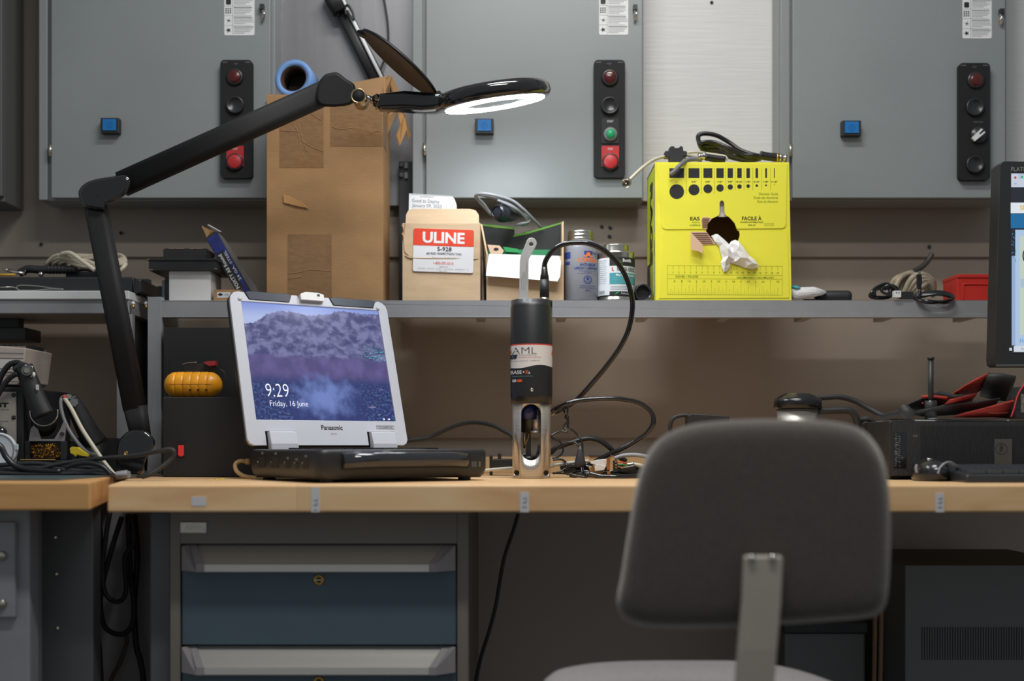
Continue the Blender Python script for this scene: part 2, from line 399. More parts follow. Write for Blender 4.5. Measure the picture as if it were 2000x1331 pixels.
    k.cyl(P(lx + 1, ly0 + 12, Zd - .006), P(lx + 1, ly1 - 8, Zd - .006), .0036, nickel, n=10)
    t.part('latch', k, do)
elec('grey electrical cabinet behind the black lamp arm, beside the tall cardboard box', 77, 100, 528, 545 - 8, (196, 230, 232, 260), (430, 117, 493, 348),
     [('lamp', 151, 459), ('blank', 206, 460), ('blank', 262, 460), ('stop', 317, 459)], (438, -30, 497, 69), (513, 11, 44), (98, 282, 306))
elec('grey electrical cabinet with a green start button, behind the lit magnifier head', 806, 832, 1255, 1257, (928, 231, 964, 261), (1160, 117, 1221, 347),
     [('lamp', 152, 1191), ('blank', 207, 1191), ('start', 263, 1192), ('stop', 317, 1192)], (1170, -30, 1227, 68), (1240, 12, 44), (829, 280, 304))
elec('grey electrical cabinet with a white selector lever, above the red case', 1524, 1548, 1964, 1967, (1645, 235, 1682, 265), (1873, 123, 1934, 352),
     [('lamp', 157, 1905), ('blank', 210, 1903), ('selector', 264, 1911), ('blank', 322, 1903)], (1880, -30, 1937, 75), (1954, 20, 52), (1544, 280, 306))
# ---------------------------------------------------------------- benches
def wood(name, base, dark, light):
    m = bpy.data.materials.new(name); m.use_nodes = True; nt = m.node_tree; b = nt.nodes['Principled BSDF']; L = nt.links.new
    tc = nt.nodes.new('ShaderNodeTexCoord'); mp = nt.nodes.new('ShaderNodeMapping'); mp.inputs['Scale'].default_value = (2.2, 14, 14); L(tc.outputs['Object'], mp.inputs[0])
    n = nt.nodes.new('ShaderNodeTexNoise'); n.inputs['Scale'].default_value = 2; n.inputs['Detail'].default_value = 8; n.inputs['Distortion'].default_value = .8; L(mp.outputs[0], n.inputs['Vector'])
    r = nt.nodes.new('ShaderNodeValToRGB'); e = r.color_ramp.elements; e[0].position = .25; e[1].position = .75
    e[0].color = tuple(lin(x) for x in dark) + (1,); e[1].color = tuple(lin(x) for x in light) + (1,)
    k = e.new(.5); k.color = tuple(lin(x) for x in base) + (1,)
    L(n.outputs['Fac'], r.inputs[0])
    br = nt.nodes.new('ShaderNodeTexBrick'); br.inputs['Scale'].default_value = 1; br.inputs['Brick Width'].default_value = 1.5; br.inputs['Row Height'].default_value = .042; br.inputs['Mortar Size'].default_value = .0006
    br.inputs['Color1'].default_value = (1, 1, 1, 1); br.inputs['Color2'].default_value = (.86, .84, .8, 1); br.inputs['Mortar'].default_value = (.8, .74, .66, 1)
    L(tc.outputs['Object'], br.inputs['Vector'])
    mx = nt.nodes.new('ShaderNodeMix'); mx.data_type = 'RGBA'; mx.blend_type = 'MULTIPLY'; mx.inputs[0].default_value = 1
    L(r.outputs[0], mx.inputs[6]); L(br.outputs['Color'], mx.inputs[7]); L(mx.outputs[2], b.inputs['Base Color'])
    b.inputs['Roughness'].default_value = .42
    bp = nt.nodes.new('ShaderNodeBump'); bp.inputs['Strength'].default_value = .1; bp.inputs['Distance'].default_value = .001; L(n.outputs['Fac'], bp.inputs['Height']); L(bp.outputs[0], b.inputs['Normal'])
    return m
maple = wood('maple_butcher_block', (236, 194, 144), (222, 174, 122), (244, 210, 166))
maple2 = wood('aged_butcher_block', (222, 168, 106), (206, 150, 88), (234, 184, 124))
sticker_m = M('faded_white_sticker', (205, 204, 206), .6)
t = Thing('workbench', 'long butcher-block workbench under the silver laptop and grey chair', 'workbench', (0.4, 2.4, 0))
BX0 = X(210, 2.0)
b = MB(); b.hexa([(BX0, 2.0, BT - .0442), (1.55, 2.0, BT - .0442), (1.55, 2.88, BT - .0442), (BX0 - .20, 2.88, BT - .0442), (BX0, 2.0, BT), (1.55, 2.0, BT), (1.55, 2.88, BT), (BX0 - .20, 2.88, BT)], maple); top = t.part('bench_top', b, bevel=.003)
for i, (x0, y0, x1, y1) in enumerate(((374, 971, 402, 989), (608, 952, 624, 1004), (1016, 962, 1033, 1003), (1828, 964, 1844, 1002))):
    k = MB(); k.box((X(x0, 1.9992), 1.9992, max(H(y1, 1.9992), BT - .0441)), (X(x1, 1.9992), 2.0005, min(H(y0, 1.9992), BT - .002)), sticker_m)
    if i:
        f = lambda u, v, cx=(x0 + x1) / 2, cy=(y0 + y1) / 2 + (8 if i == 1 else 0): P(cx - v, cy + u * -1, 1.9988)
        k.text('%d FT' % i, -12, -4, 12, 4, f, ink_grey)
    t.part('sticker', k, top, label='small white sticker on the bench edge')
strip_m = M('pale_wood_strip', (226, 190, 140), .5, var=.1, scale=(3, 30, 30))
b = MB(); b.box((BX0, 2.86, BT), (1.55, 2.88, BT + .038), strip_m)
b2 = MB(); random.seed(3)
for q in range(-1, 14): b.box((-.62 + q * .16, 2.855, BT + .038), (-.62 + q * .16 + .05, 2.88, BT + .041), black)
t.part('backstop', b, bevel=.001)
for x0, x1 in ((X(286, 2.1), X(328, 2.1)), (1.30, 1.345)):
    b = MB(); b.box((x0, 2.12, 0), (x1, 2.165, BT - .0442), darkmetal); b.box((x0, 2.74, 0), (x1, 2.78, BT - .0442), darkmetal)
    b.box((x0 + .005, 2.165, .1), (x1 - .005, 2.74, .14), darkmetal); b.box((x0 - .01, 2.10, BT - .05), (x1 + .01, 2.8, BT - .0442), darkmetal)
    t.part('leg_frame', b, bevel=.006)
b = MB(); b.box((X(920, 2.8), 2.78, .10), (1.30, 2.792, .84), M('dark_back_panel', (205, 190, 178), .6)); t.part('back_panel', b)
ZL = 1.95; LT = H(942, ZL); LX1 = X(176, ZL)
t = Thing('workbench', 'worn butcher-block workbench under the soldering tools', 'workbench', (-1.2, 2.3, 0))
b = MB(); b.hexa([(-1.75, ZL, LT - .0452), (LX1, ZL, LT - .0452), (LX1 - .205, 2.86, LT - .0452), (-1.75, 2.86, LT - .0452), (-1.75, ZL, LT), (LX1, ZL, LT), (LX1 - .205, 2.86, LT), (-1.75, 2.86, LT)], maple2); t.part('bench_top', b, bevel=.003)
b = MB(); b.box((-1.4, 2.02, .05), (X(58, 2.02), 2.06, LT - .0452), grey_paint)
b.box((-1.4, 2.06, .05), (X(55, 2.06), 2.68, LT - .0452), grey_paint); lf = t.part('leg_frame', b, bevel=.003)
b = MB(); b.box((-1.3, 2.008, H(1207, 2.008)), (X(29, 2.008), 2.0205, H(1020, 2.008)), grey_paint); br_ = t.part('bracket_plate', b, lf, bevel=.002)
for py in (1086, 1180):
    b = MB(); p = P(4, py, 2.008); b.lathe(p, (0, -1, 0), [(.0085, 0), (.0085, .005), (.006, .007), (0, .007)], nickel, n=6); t.part('bolt', b, lf)
b = MB(); b.box((X(62, 2.12), 2.12, .02), (X(182, 2.12), 2.16, LT - .0452), M('dark_side_panel', (88, 88, 89), .5))
b2 = MB(); b2.box((X(178, 2.38), 2.38, .05), (X(345, 2.38), 2.39, LT - .0452), M('gap_brightening_panel', (168, 164, 166), .5)); t.part('back_panel', b2)  # pale panel added behind the hanging cables to brighten the gap
for px, py in ((108, 1050), (110, 1122), (112, 1228)): b.cyl(P(px, py, 2.118), P(px, py, 2.13), .0035, nickel, n=10)
t.part('side_panel', b, bevel=.002)
# ---------------------------------------------------------------- shelf risers
t = Thing('riser_shelf', 'long grey steel riser shelf carrying the yellow box and cartons', 'shelf', (0.5, 2.68, BT))
lt = H(620, 2.64)
b = MB(); b.box((X(315, 2.64), 2.64, lt), (1.48, 2.642, ST), grey_paint); b.box((X(315, 2.64), 2.64, ST - .002), (1.48, 2.80, ST), grey_paint)
b.box((X(315, 2.64), 2.64, lt), (1.48, 2.665, lt + .002), grey_paint); b.box((X(315, 2.64), 2.795, ST - .012), (1.48, 2.80, ST), grey_paint)
for q in range(-3, 8): b.box((q * .18 + .1, 2.642, lt + .004), (q * .18 + .12, 2.79, ST - .002), grey_paint)
t.part('shelf_deck', b, bevel=.0006)
for x0, x1 in ((X(288, 2.637), X(315.5, 2.637)), (1.48, 1.51)):
    b = MB(); b.box((x0, 2.636, BT), (x1, 2.66, H(580, 2.636)), grey_paint); b.box((x0, 2.636, BT), (x0 + .003, 2.88, H(580, 2.636)), grey_paint)
    b.box((x0 - .003, 2.64, BT), (x1 + .003, 2.88, BT + .003), grey_paint); up = t.part('upright', b, bevel=.001)
b = MB(); b.ball(P(286, 593, 2.645), .0045, white); b.cyl(P(286, 603, 2.645), P(286, 596, 2.645), .003, brass); t.part('shelf_pin', b)
t = Thing('riser_shelf', 'grey riser shelf with white top board over the soldering bench', 'shelf', (-1.2, 2.68, LT))
b = MB(); b.box((-1.7, 2.635, H(585, 2.635)), (X(252, 2.635), 2.88, H(568, 2.635)), white); t.part('shelf_board', b, bevel=.002)
b = MB(); b.box((-1.7, 2.64, H(613, 2.64)), (X(252, 2.64), 2.87, H(585.2, 2.64)), grey_paint); t.part('shelf_beam', b, bevel=.002)
LS = H(568, 2.635)
for x0, x1 in ((X(226, 2.637), X(256, 2.637)), (-1.70, -1.67)):
    b = MB(); b.box((x0, 2.643, LT), (x1, 2.665, H(613, 2.637)), grey_paint); b.box((x0, 2.665, LT), (x0 + .003, 2.86, H(613, 2.637)), grey_paint); t.part('upright', b, bevel=.001)
b = MB(); b.ball(P(260, 593, 2.645), .0045, white); b.cyl(P(260, 603, 2.645), P(260, 596, 2.645), .003, brass); t.part('shelf_pin', b)
# ---------------------------------------------------------------- drawer cabinet
frame_m = M('taupe_grey_enamel', (122, 115, 106), .45, var=.03)
navy = M('navy_blue_enamel', (78, 95, 106), .4, var=.04)
alu = M('satin_aluminium', (222, 218, 210), .36, .6, var=.05, scale=(1, 60, 60))
capm = M('grey_end_cap', (150, 144, 146), .5)
ZD = 2.085
t = Thing('drawer_cabinet', 'navy blue tool drawer cabinet with long silver handles under the bench', 'drawer cabinet', (X(624, ZD), 2.35, 0))
xa, xb, xi0, xi1 = X(332, ZD), X(915, ZD), X(352, ZD), X(893, ZD)
b = MB(); zt = BT - .0445
b.box((xa, ZD, .06), (xi0, 2.7, zt), frame_m); b.box((xi1, ZD, .06), (xb, 2.7, zt), frame_m); b.box((xi0, ZD, H(1063, ZD)), (xi1, 2.7, zt), frame_m)
b.box((xi0, ZD + .03, .06), (xi1, 2.7, H(1063, ZD)), ink); b.box((xa + .02, ZD + .05, 0), (xb - .02, 2.68, .06), ink)
t.part('frame', b, bevel=.0015)
b = MB(); b.box((X(353, ZD), ZD - .003, H(1042, ZD)), (X(404, ZD), ZD + .001, H(1020, ZD)), nickel)
[b.flat(q, fp(ZD - .0034), white_ink) for q in ([(361,1033),(366,1025),(371,1034)],[(372,1025),(376,1025),(377,1035),(373,1035)],[(378,1028),(383,1026),(382,1036)],[(385,1026),(390,1030),(388,1037)],[(391,1028),(395,1032),(402,1038),(396,1037)])]; t.part('maker_plate', b, bevel=.001)
dh = 199 * ZD / F
for i in range(4):
    z1 = H(1063, ZD) - .002 - i * dh; z0 = z1 - dh + .003
    b = MB(); b.box((xi0 + .002, ZD + .004, z0), (xi1 - .002, ZD + .028, z1 - .035), navy)
    dr = t.part('drawer', b, bevel=.001)
    hx0, hx1 = xi0 + .003, xi1 - .003; zl, zm, zu = z1 - .043, z1 - .031, z1 - .001
    c0, c1 = hx0 + .043, hx1 - .043; e0, e1 = hx0 + .022, hx1 - .022
    b = MB(); yo, yi = ZD - .024, ZD + .016          # slanted recess and lip
    b.add([(c0, yo, zl), (c1, yo, zl), (c1, yo, zm), (c0, yo, zm), (e1 + .001, yi, zu), (e0 - .001, yi, zu), (e1, yi + .01, zl), (e0, yi + .01, zl), (e1, yi + .01, zu), (e0, yi + .01, zu)],
          [(0, 1, 2, 3), (3, 2, 4, 5), (0, 7, 6, 1), (7, 9, 8, 6), (5, 4, 8, 9), (0, 3, 5, 9, 7), (1, 6, 8, 4, 2)], alu)
    hd = t.part('drawer_handle', b, dr)
    for s, (h0, c_, e_) in ((1, (hx0, c0, e0)), (-1, (hx1, c1, e1))):
        b = MB(); d_ = .012 * s
        b.add([(h0, ZD - .002, zl), (c_ - d_, yo - .003, zl), (c_, yo - .003, zl), (c_, yo - .003, zm + .001), (c_ - d_, yo - .003, zm + .001), (e_ - d_, yi - .004, zu + .0005), (e_ - .0005 * s, yi - .004, zu + .0005), (h0, ZD - .002, zu), (h0, yi + .01, zl), (h0, yi + .01, zu), (c_, yi + .01, zl), (e_, yi + .01, zu)],
              [(1, 2, 3, 4), (4, 3, 6, 5), (0, 1, 4, 5, 7), (0, 7, 9, 8), (0, 8, 10, 2, 1), (7, 5, 6, 11, 9), (2, 10, 11, 6, 3), (8, 9, 11, 10)], capm)
        t.part('end_cap', b, hd)
    b = MB(); cx = (xi0 + xi1) / 2; p = Vector((cx, ZD + .004, z1 - .0595))
    b.lathe(p, (0, -1, 0), [(.0092, 0), (.0092, .003), (.0075, .0045), (.0048, .0045), (.0048, .002)], brass, caps=False); b.lathe(p, (0, -1, 0), [(.0048, 0), (.0048, .003), (0, .003)], ink)
    b.box((cx - .0045, ZD - .0008, p.z - .001), (cx + .0045, ZD + .001, p.z + .001), nickel); t.part('lock', b, dr)
b = MB(); b.box((-1.55, 2.80, 1.52), (X(9, 2.80), 2.91, 2.36), M('dark_grey_enamel', (92, 92, 92), .45)); b.box((-1.55, 2.785, 1.53), (X(4, 2.785), 2.80, 2.35), M('dark_grey_enamel', 0))
solo('electrical_cabinet', 'dark edge of one more wall cabinet, cut off by the frame above the white-topped shelf', 'electrical cabinet', b, bevel=.002)
# ================================================================ things on the riser shelf
ZF = 2.648                                            # front faces of things standing at the shelf edge
def shell(x0, x1, Z0, Z1, zb, zt, t, m, mi, floor_=True, front=True, mb=None, tops=None):
    b = mb or MB(); f, r, l, k = tops or (zt, zt, zt, zt)      # front, right, left, back heights
    if front: b.box((x0, Z0, zb), (x1, Z0 + t, f), m)
    b.box((x0, Z1 - t, zb), (x1, Z1, k), m)
    b.box((x0, Z0 + t, zb), (x0 + t, Z1 - t, l), m); b.box((x1 - t, Z0 + t, zb), (x1, Z1 - t, r), m)
    if floor_: b.box((x0 + t, Z0 + t, zb), (x1 - t, Z1 - t, zb + t), m)
    return b
# ---- tall brown cardboard box
Z1 = 2.795; f = fp(ZF)
bx0, bx1, zt = X(521, ZF), X(748, ZF), H(187, ZF)
t = Thing('cardboard_box', 'tall worn brown cardboard box with tape patches and torn open flaps', 'box', ((bx0 + bx1) / 2, 2.75, ST))
b = shell(bx0, bx1, ZF, Z1, ST, zt, .004, kraft_d, kraft_in)
b.prism([(553, 380), (566, 384), (588, 394), (603, 407), (580, 403), (554, 396)], fp(ZF - .003), (0, .0015, 0), kraft_in)
for pts in (((590, 195), (600, 215), (628, 236)), ((583, 240), (590, 270), (600, 296)), ((586, 272), (605, 285), (630, 296)), ((575, 245), (583, 262), (588, 300)), ((546, 255), (585, 257)), ((648, 248), (668, 252), (690, 249)), ((722, 262), (735, 256), (746, 258)), ((563, 535), (590, 531), (605, 527), (645, 530)), ((562, 545), (590, 541))):
    b.tube([P(x, y, ZF - .0008) for x, y in pts], .0008, kraft_d, n=6)
body = t.part('box_body', b, bevel=.0015)
for i, (x0, y0, x1, y1) in enumerate(((546, 195, 632, 328), (645, 200, 747, 286), (562, 458, 648, 583))):
    b = MB(); b.box((X(x0, ZF), ZF - .0005, H(y1, ZF)), (X(x1, ZF), ZF + .0002, H(y0, ZF)), tape); t.part('tape_patch', b, body)
b = MB(); b.box((bx1 - .0002, ZF, H(283, ZF)), (bx1 + .0005, ZF + .07, H(215, ZF)), tape); t.part('tape_patch', b, body)
b = MB()                                               # back flap leaning up, inside face towards the room
b.hexa([P(520, 194, Z1 - .002), P(752, 194, Z1 - .002), P(752, 194, Z1 + .002), P(520, 194, Z1 + .002), P(640, 172, Z1 + .02), P(758, 148, Z1 + .02), P(758, 148, Z1 + .024), P(640, 172, Z1 + .024)], kraft_d)
t.part('back_flap', b, body)
b = MB()
b.add([(bx1, ZF + .02, zt), (bx1, Z1, zt), P(766, 150, Z1), P(752, 152, 2.74), (bx1 + .001, ZF + .03, zt + .012)], [(0, 1, 2, 3, 4)], kraft_d)
b.add([P(757, 148, 2.78), P(766, 150, Z1), P(786, 196, Z1), P(775, 200, 2.76)], [(0, 1, 2, 3)], kraft_d)
b.add([P(776, 215, 2.78), P(789, 222, 2.8), P(794, 252, 2.8), P(780, 285, 2.78), P(774, 264, 2.78), P(782, 245, 2.78)], [(0, 1, 2, 3, 4, 5)], kraft_in)
b.add([P(775, 198, 2.78), P(787, 212, 2.79), P(803, 265, 2.82), P(797, 273, 2.82), P(785, 235, 2.8)], [(0, 1, 2, 3, 4)], kraft_d)
b.add([(bx1, 2.74, zt - .02), P(776, 200, 2.8), P(776, 215, 2.78), (bx1, 2.74, zt - .06)], [(0, 1, 2, 3)], kraft_d)
t.part('side_flap', b, body, solid=.003)
b = MB(); b.hexa([(bx0, ZF + .001, zt - .001), (X(606, ZF), ZF + .001, zt - .001), (X(600, ZF), ZF + .08, zt + .012), (bx0 - .002, ZF + .08, zt + .012)] + [(bx0, ZF + .001, zt + .003), (X(606, ZF), ZF + .001, zt + .003), (X(600, ZF), ZF + .08, zt + .015), (bx0 - .002, ZF + .08, zt + .015)], kraft_d)
t.part('front_flap', b, body)
# ---- roll of blue tape on it
blue_tape = M('blue_masking_tape', (108, 146, 200), .6, var=.08, scale=(60, 60, 60))
t = Thing('tape_roll', 'roll of blue masking tape lying on its side on the tall cardboard box', 'tape', P(573, 190, 2.74)); b = MB()
c = P(573, 153, 2.68); ax = Vector((.16, 1, -.12)).normalized()
n = .0425
b.lathe(c, ax, [(n, 0), (n, .052), (n * .70, .052), (n * .70, 0), (n, 0)], blue_tape, n=48, caps=False); t.part('tape', b)
b = MB(); b.lathe(c, ax, [(n * .70, .0005), (n * .70, .051), (n * .66, .051), (n * .66, .0005), (n * .70, .0005)], M('shade_brown_core', (60, 44, 34), .8), n=40, caps=False); b.lathe(c, ax, [(0, .050), (n * .68, .050)], M('hole_shade_disc', (40, 34, 30), .8), n=40, caps=False); t.part('cardboard_core', b)  # core darkened and dark disc added, standing for shade inside the hole
# ---- black arm with white edge behind the box, its cables
led = M('white_arm_edge', (240, 240, 240), .4)
t = Thing('lamp_arm', 'black arm with a white edge and cable wraps, rising behind the cardboard box', 'lamp arm', P(735, 150, 2.87))
b = MB(); b.beam(P(644, -20, 2.87), P(754, 200, 2.87), .024, .024, .02, .02, black); a_ = t.part('arm_tube', b)
b = MB(); b.beam(P(660, -20, 2.862), P(769, 200, 2.862), .0078, .0078, .016, .016, led); t.part('edge_strip', b, a_)
b = MB(); b.beam(P(668, -10, 2.87), P(777, 205, 2.87), .004, .004, .01, .01, black); b.beam(P(642, -20, 2.856), P(664, 24, 2.856), .036, .034, .03, .03, black); t.part('bracket', b, a_)
b = MB()
b.tube([P(x, y, 2.855) for x, y in ((632, -8), (640, 8), (648, 20), (660, 30), (656, 18), (646, 4), (640, -10))], .0026, rubber)
b.tube([P(x, y, 2.852) for x, y in ((676, 30), (674, 14), (680, 10), (688, 22), (691, 38), (684, 30), (679, 20))], .0026, rubber)
t.part('cable_wrap', b, a_)
solo('cable', 'thin black cable hanging in a curve in front of the metal sheet', 'cable', MB().tube([P(x, y, z) for x, y, z in ((745, -30, 2.87), (752, 10, 2.87), (757, 45, 2.87), (758, 80, 2.87), (752, 112, 2.87), (742, 140, 2.87), (736, 170, 2.868))], .0026, black))
# dark connector block in the gap behind the box
b = MB(); Zg = 2.87; b.box((X(779, Zg), Zg, ST), (X(806, Zg), Zg + .02, H(315, Zg)), black)
for py in (322, 342):
    b.cyl(P(784, py, Zg), P(784, py, Zg - .008), .005, darkmetal, n=12); b.box((X(790, Zg), Zg - .006, H(py + 8, Zg)), (X(797, Zg), Zg, H(py - 4, Zg)), ring_grey)
solo('terminal_block', 'black terminal block in the gap behind the tall cardboard box', 'electrical part', b, bevel=.001)
# ---- carton with the red label
x0, x1 = X(786, ZF), X(938, ZF); zt = H(436, ZF)
t = Thing('carton', 'small kraft carton with a red and white label and raised tab', 'box', ((x0 + x1) / 2, 2.73, ST))
b = shell(x0, x1, ZF, 2.79, ST, zt, .003, kraft, kraft_in)
b.prism([(791, 436), (935, 440), (937, 470), (934, 506), (918, 504), (905, 508), (800, 502), (790, 492), (788, 470)], fp(ZF - .002), (0, .0018, 0), kraft)
b.tube([P(791, 499, ZF - .001), P(806, 504, ZF - .0026), P(860, 505, ZF - .003), P(930, 506, ZF - .001)], .0014, kraft)
for q in (440, 455): b.tube([P(785, q, ZF), P(788, q + 8, ZF - .002), P(787, q + 14, ZF)], .0015, kraft_in)
body = t.part('carton_body', b, bevel=.001)
b = MB(); b.hexa([P(786, 437, ZF + .001), P(938, 441, ZF + .001), P(938, 441, ZF + .004), P(786, 437, ZF + .004)] + [(x0, 2.8, zt + .002), (x1, 2.8, zt + .002), (x1, 2.8, zt + .005), (x0, 2.8, zt + .005)], kraft); t.part('lid_flap', b, body)
b = MB(); pts = [(792, 438), (793, 420), (797, 412), (806, 408), (918, 408), (929, 411), (935, 420), (936, 441)]
b.prism(pts, lambda u, v: P(u, v, ZF + .004 + (438 - v) * .0003), (0, .003, 0), kraft); t.part('tuck_tab', b, body)
R_ = lambda u, v: P(u - (v - 447) * .022, v + (u - 808) * .033, ZF - .0032)
def R2(e): return lambda u, v: R_(u, v) - Vector((0, e, 0))
lab_red = M('red_label_ink', (222, 66, 36), .45)
b = MB(); b.prism(rrect(808, 446, 926, 530, 4), R_, (0, .0008, 0), M('glossy_white_label', (225, 224, 224), .35))
b.flat([q for q in rrect(808, 446, 926, 484, 4) if q[1] < 479] + [], R2(.0004), lab_red) if False else b.flat([(926, 479), (926, 450)] + [(926 - 4 + 4 * math.cos(math.radians(a)), 450 - 4 * math.sin(math.radians(a))) for a in (0, 30, 60, 90)] + [(812 - 4 * math.sin(math.radians(a)), 450 - 4 * math.cos(math.radians(a))) for a in (0, 30, 60, 90)] + [(808, 479)], R2(.0004), lab_red)
b.text('ULINE', 826, 452, 908, 474, R2(.0008), white_ink, .035)
b.text('S-928', 855, 481, 883, 489, R2(.0008), ink, .01); b.text('#5 RED INSPECTION TAG', 834, 492, 902, 496.5, R2(.0008), ink, .012)
b.text('Manufactured in the USA  Lot No 1', 845, 500.5, 895, 503.5, R2(.0008), ink_grey)
b.text('1-800-295-5510', 848, 510, 887, 515, R2(.0008), red_ink); b.text('uline.com', 860, 518, 876, 521, R2(.0008), ink_grey)
b.text('CHICAGO  ·  ATLANTA  ·  DALLAS  ·  LOS ANGELES  ·  MINNEAPOLIS  ·  NJ', 818, 523, 916, 525.3, R2(.0008), ink_grey); b.text('Made in USA', 859, 527, 875, 529, R2(.0008), ink_grey)
t.part('label', b, body, label='red and white product label')
# ---- white card box standing in it
b = MB(); Zc = 2.692; g = lambda e: (lambda u, v: P(u + (v - 377) * -.02, v + (u - 799) * .045, Zc - e))
b.prism([(799, 378), (883, 379), (888, 385), (892, 396), (890, 560), (799, 560)], g(0), (0, .05, 0), paper)
b.text('Good to Deploy', 805, 388, 859, 397, g(.0004), ink_grey); b.text('January 09, 2023', 805, 397.5, 863, 406, g(.0004), ink_grey); b.text('Recheck due', 805, 408, 840, 414, g(.0004), ink_grey)
b.text('AML OCEANOGRAPHIC', 820, 382, 848, 384.4, g(.0004), ring_grey); b.rect(801, 379.3, 885, 380, g(.0004), ring_grey)
solo('card_stack', 'white card standing in the labelled carton, printed Good to Deploy', 'card', b)
# ---- open carton beside it
black_card = M('black_printed_card', (30, 31, 30), .6); green_edge = M('green_print', (100, 150, 50), .6)
x0, x1 = X(950, ZF), X(1101, ZF); t = Thing('carton', 'small open kraft carton with a white flap folded down in front', 'box', ((x0 + x1) / 2, 2.73, ST))
b = MB(); zf = H(500, ZF); Zb = 2.775; T3 = .003
b.box((x0, ZF, ST), (x1, ZF + T3, zf), kraft); b.box((x0, ZF + T3, ST), (x1, Zb, ST + T3), kraft)
kl = P(950, 500, ZF)
b.hexa([(x0, ZF + T3, ST), (x0 + T3, ZF + T3, ST), (x0 + T3, Zb, ST), (x0, Zb, ST), P(950, 497, ZF + T3), P(953, 497, ZF + T3), P(942, 439, 2.7), P(938, 437, 2.7)], kraft)
b.hexa([(x1 - T3, ZF + T3, ST), (x1, ZF + T3, ST), (x1, Zb, ST), (x1 - T3, Zb, ST), P(1097, 434, ZF + T3), P(1101, 432, ZF + T3), P(1099, 436, Zb), P(1096, 436, Zb)], kraft)
body = t.part('carton_body', b)
b = MB(); Zk = 2.78; g = fp(Zk)
b.prism([(940, 437), (1005, 444), (1005, 458), (1012, 457), (1099, 433), (1098, 600), (946, 600)], g, (0, .003, 0), black_card, mside=kraft)
b.strip([(941, 437.5), (970, 440.5), (1005, 444.5)], [(941, 441), (970, 445), (1005, 448.5)], fp(Zk - .0008), green_edge); b.strip([(1003, 459), (1030, 453), (1098, 434)], [(1003, 463), (1030, 457.5), (1098, 437)], fp(Zk - .0008), green_edge)
t.part('back_panel', b, body)
b = MB(); b.prism([(955, 496), (1092, 500), (1096, 512), (1094, 540), (1089, 550), (949, 539), (951, 520)], lambda u, v: P(u, v, ZF - .004 - (v - 496) * .00035), (0, .0025, 0), paper, mside=kraft); t.part('front_flap', b, body)
b = MB(); b.box((x0 + .003, ZF + .02, ST + .003), (x0 + .14, 2.77, H(485, ZF)), M('green_tags', (40, 128, 80), .6)); b.flat([(952, 478), (976, 480), (984, 490), (980, 498), (958, 496)], fp(ZF + .015), M('manila_tag', (226, 190, 160), .6))
b.flat(circ(969, 487, 5, 3), fp(ZF + .0145), ink)
b.flat([(982, 482), (1010, 486), (1018, 494), (988, 492)], fp(ZF + .015), M('bright_green_tag', (40, 150, 80), .6))
solo('tag_pack', 'pack of green tags lying inside the open carton', 'tags', b)
# ---- connector with grey cable lying over the open carton
t = Thing('cable_connector', 'round black connector with a coil of grey cable resting over the open carton', 'connector', P(985, 442, 2.735)); b = MB()
c = P(970, 414, 2.68); ax = (P(1012, 424, 2.75) - c).normalized()
b.lathe(c, ax, [(.0, .001), (.007, 0), (.010, .002), (.0125, .001), (.0165, .004), (.0175, .010), (.0175, .016), (.020, .018), (.020, .028), (.0165, .031), (.0165, .046), (.012, .07), (.007, .085)], M('blue_black_plastic', (36, 40, 50), .3, coat=.3), n=36)
b.lathe(c, ax, [(.0115, -.0005), (.013, -.002), (.0145, .0005)], gloss, n=36, caps=False)
t.part('connector_body', b)
b = MB(); L3 = lambda *p: [P(x, y, z) for x, y, z in p]
b.tube(L3((1020, 440, 2.77), (1030, 436, 2.74), (1026, 424, 2.72), (1005, 405, 2.7), (975, 390, 2.69), (945, 382, 2.69), (929, 382, 2.7), (935, 392, 2.71), (948, 407, 2.73), (960, 420, 2.75)), .0033, greycable)
b.tube(L3((958, 418, 2.74), (944, 398, 2.72), (930, 385, 2.7), (938, 378, 2.68), (968, 382, 2.68), (1000, 392, 2.69), (1020, 407, 2.7), (1040, 427, 2.73), (1056, 444, 2.765)), .0033, greycable)
b.tube(L3((1008, 440, 2.74), (1018, 437, 2.73), (1031, 434, 2.73), (1034, 428, 2.73), (1024, 420, 2.72), (1000, 404, 2.69), (972, 391, 2.68)), .003, greycable)
t.part('grey_cable', b)
# ---- grey bottle
t = Thing('bottle', 'grey plastic bottle with silver cap and orange COPPER lettering', 'bottle', P(1134, 587, 2.7) * 1); Zq = 2.685; s = Zq / F
t.e.location.z = ST; t.off.z = ST
bot = M('grey_bottle_plastic', (136, 138, 144), .35, coat=.15); rr = 33.5 * s
b = MB(); zz = lambda py: H(py, Zq) ; o = Vector((X(1134, Zq), Zq, 0))
b.lathe(o, (0, 0, 1), [(rr * .93, ST), (rr, ST + .004), (rr, zz(489)), (rr * .97, zz(483)), (rr * .85, zz(476)), (rr * .72, zz(472)), (rr * .68, zz(470))], bot, n=56); t.part('bottle_body', b)
b = MB(); b.lathe(o, (0, 0, 1), [(rr * .74, zz(472)), (rr * .76, zz(468)), (rr * .70, zz(466.5)), (rr * .76, zz(464)), (rr * .76, zz(461)), (rr * .70, zz(459.5)), (rr * .76, zz(457)), (rr * .72, zz(453)), (rr * .68, zz(452.5))], M('silver_lid', (200, 198, 190), .25, 1.0), n=48); t.part('screw_cap', b)
g = cylmap(1134, Zq, rr); b = MB(); bi = M('blue_ink', (44, 62, 130), .5); oi = M('orange_ink', (226, 120, 66), .5)
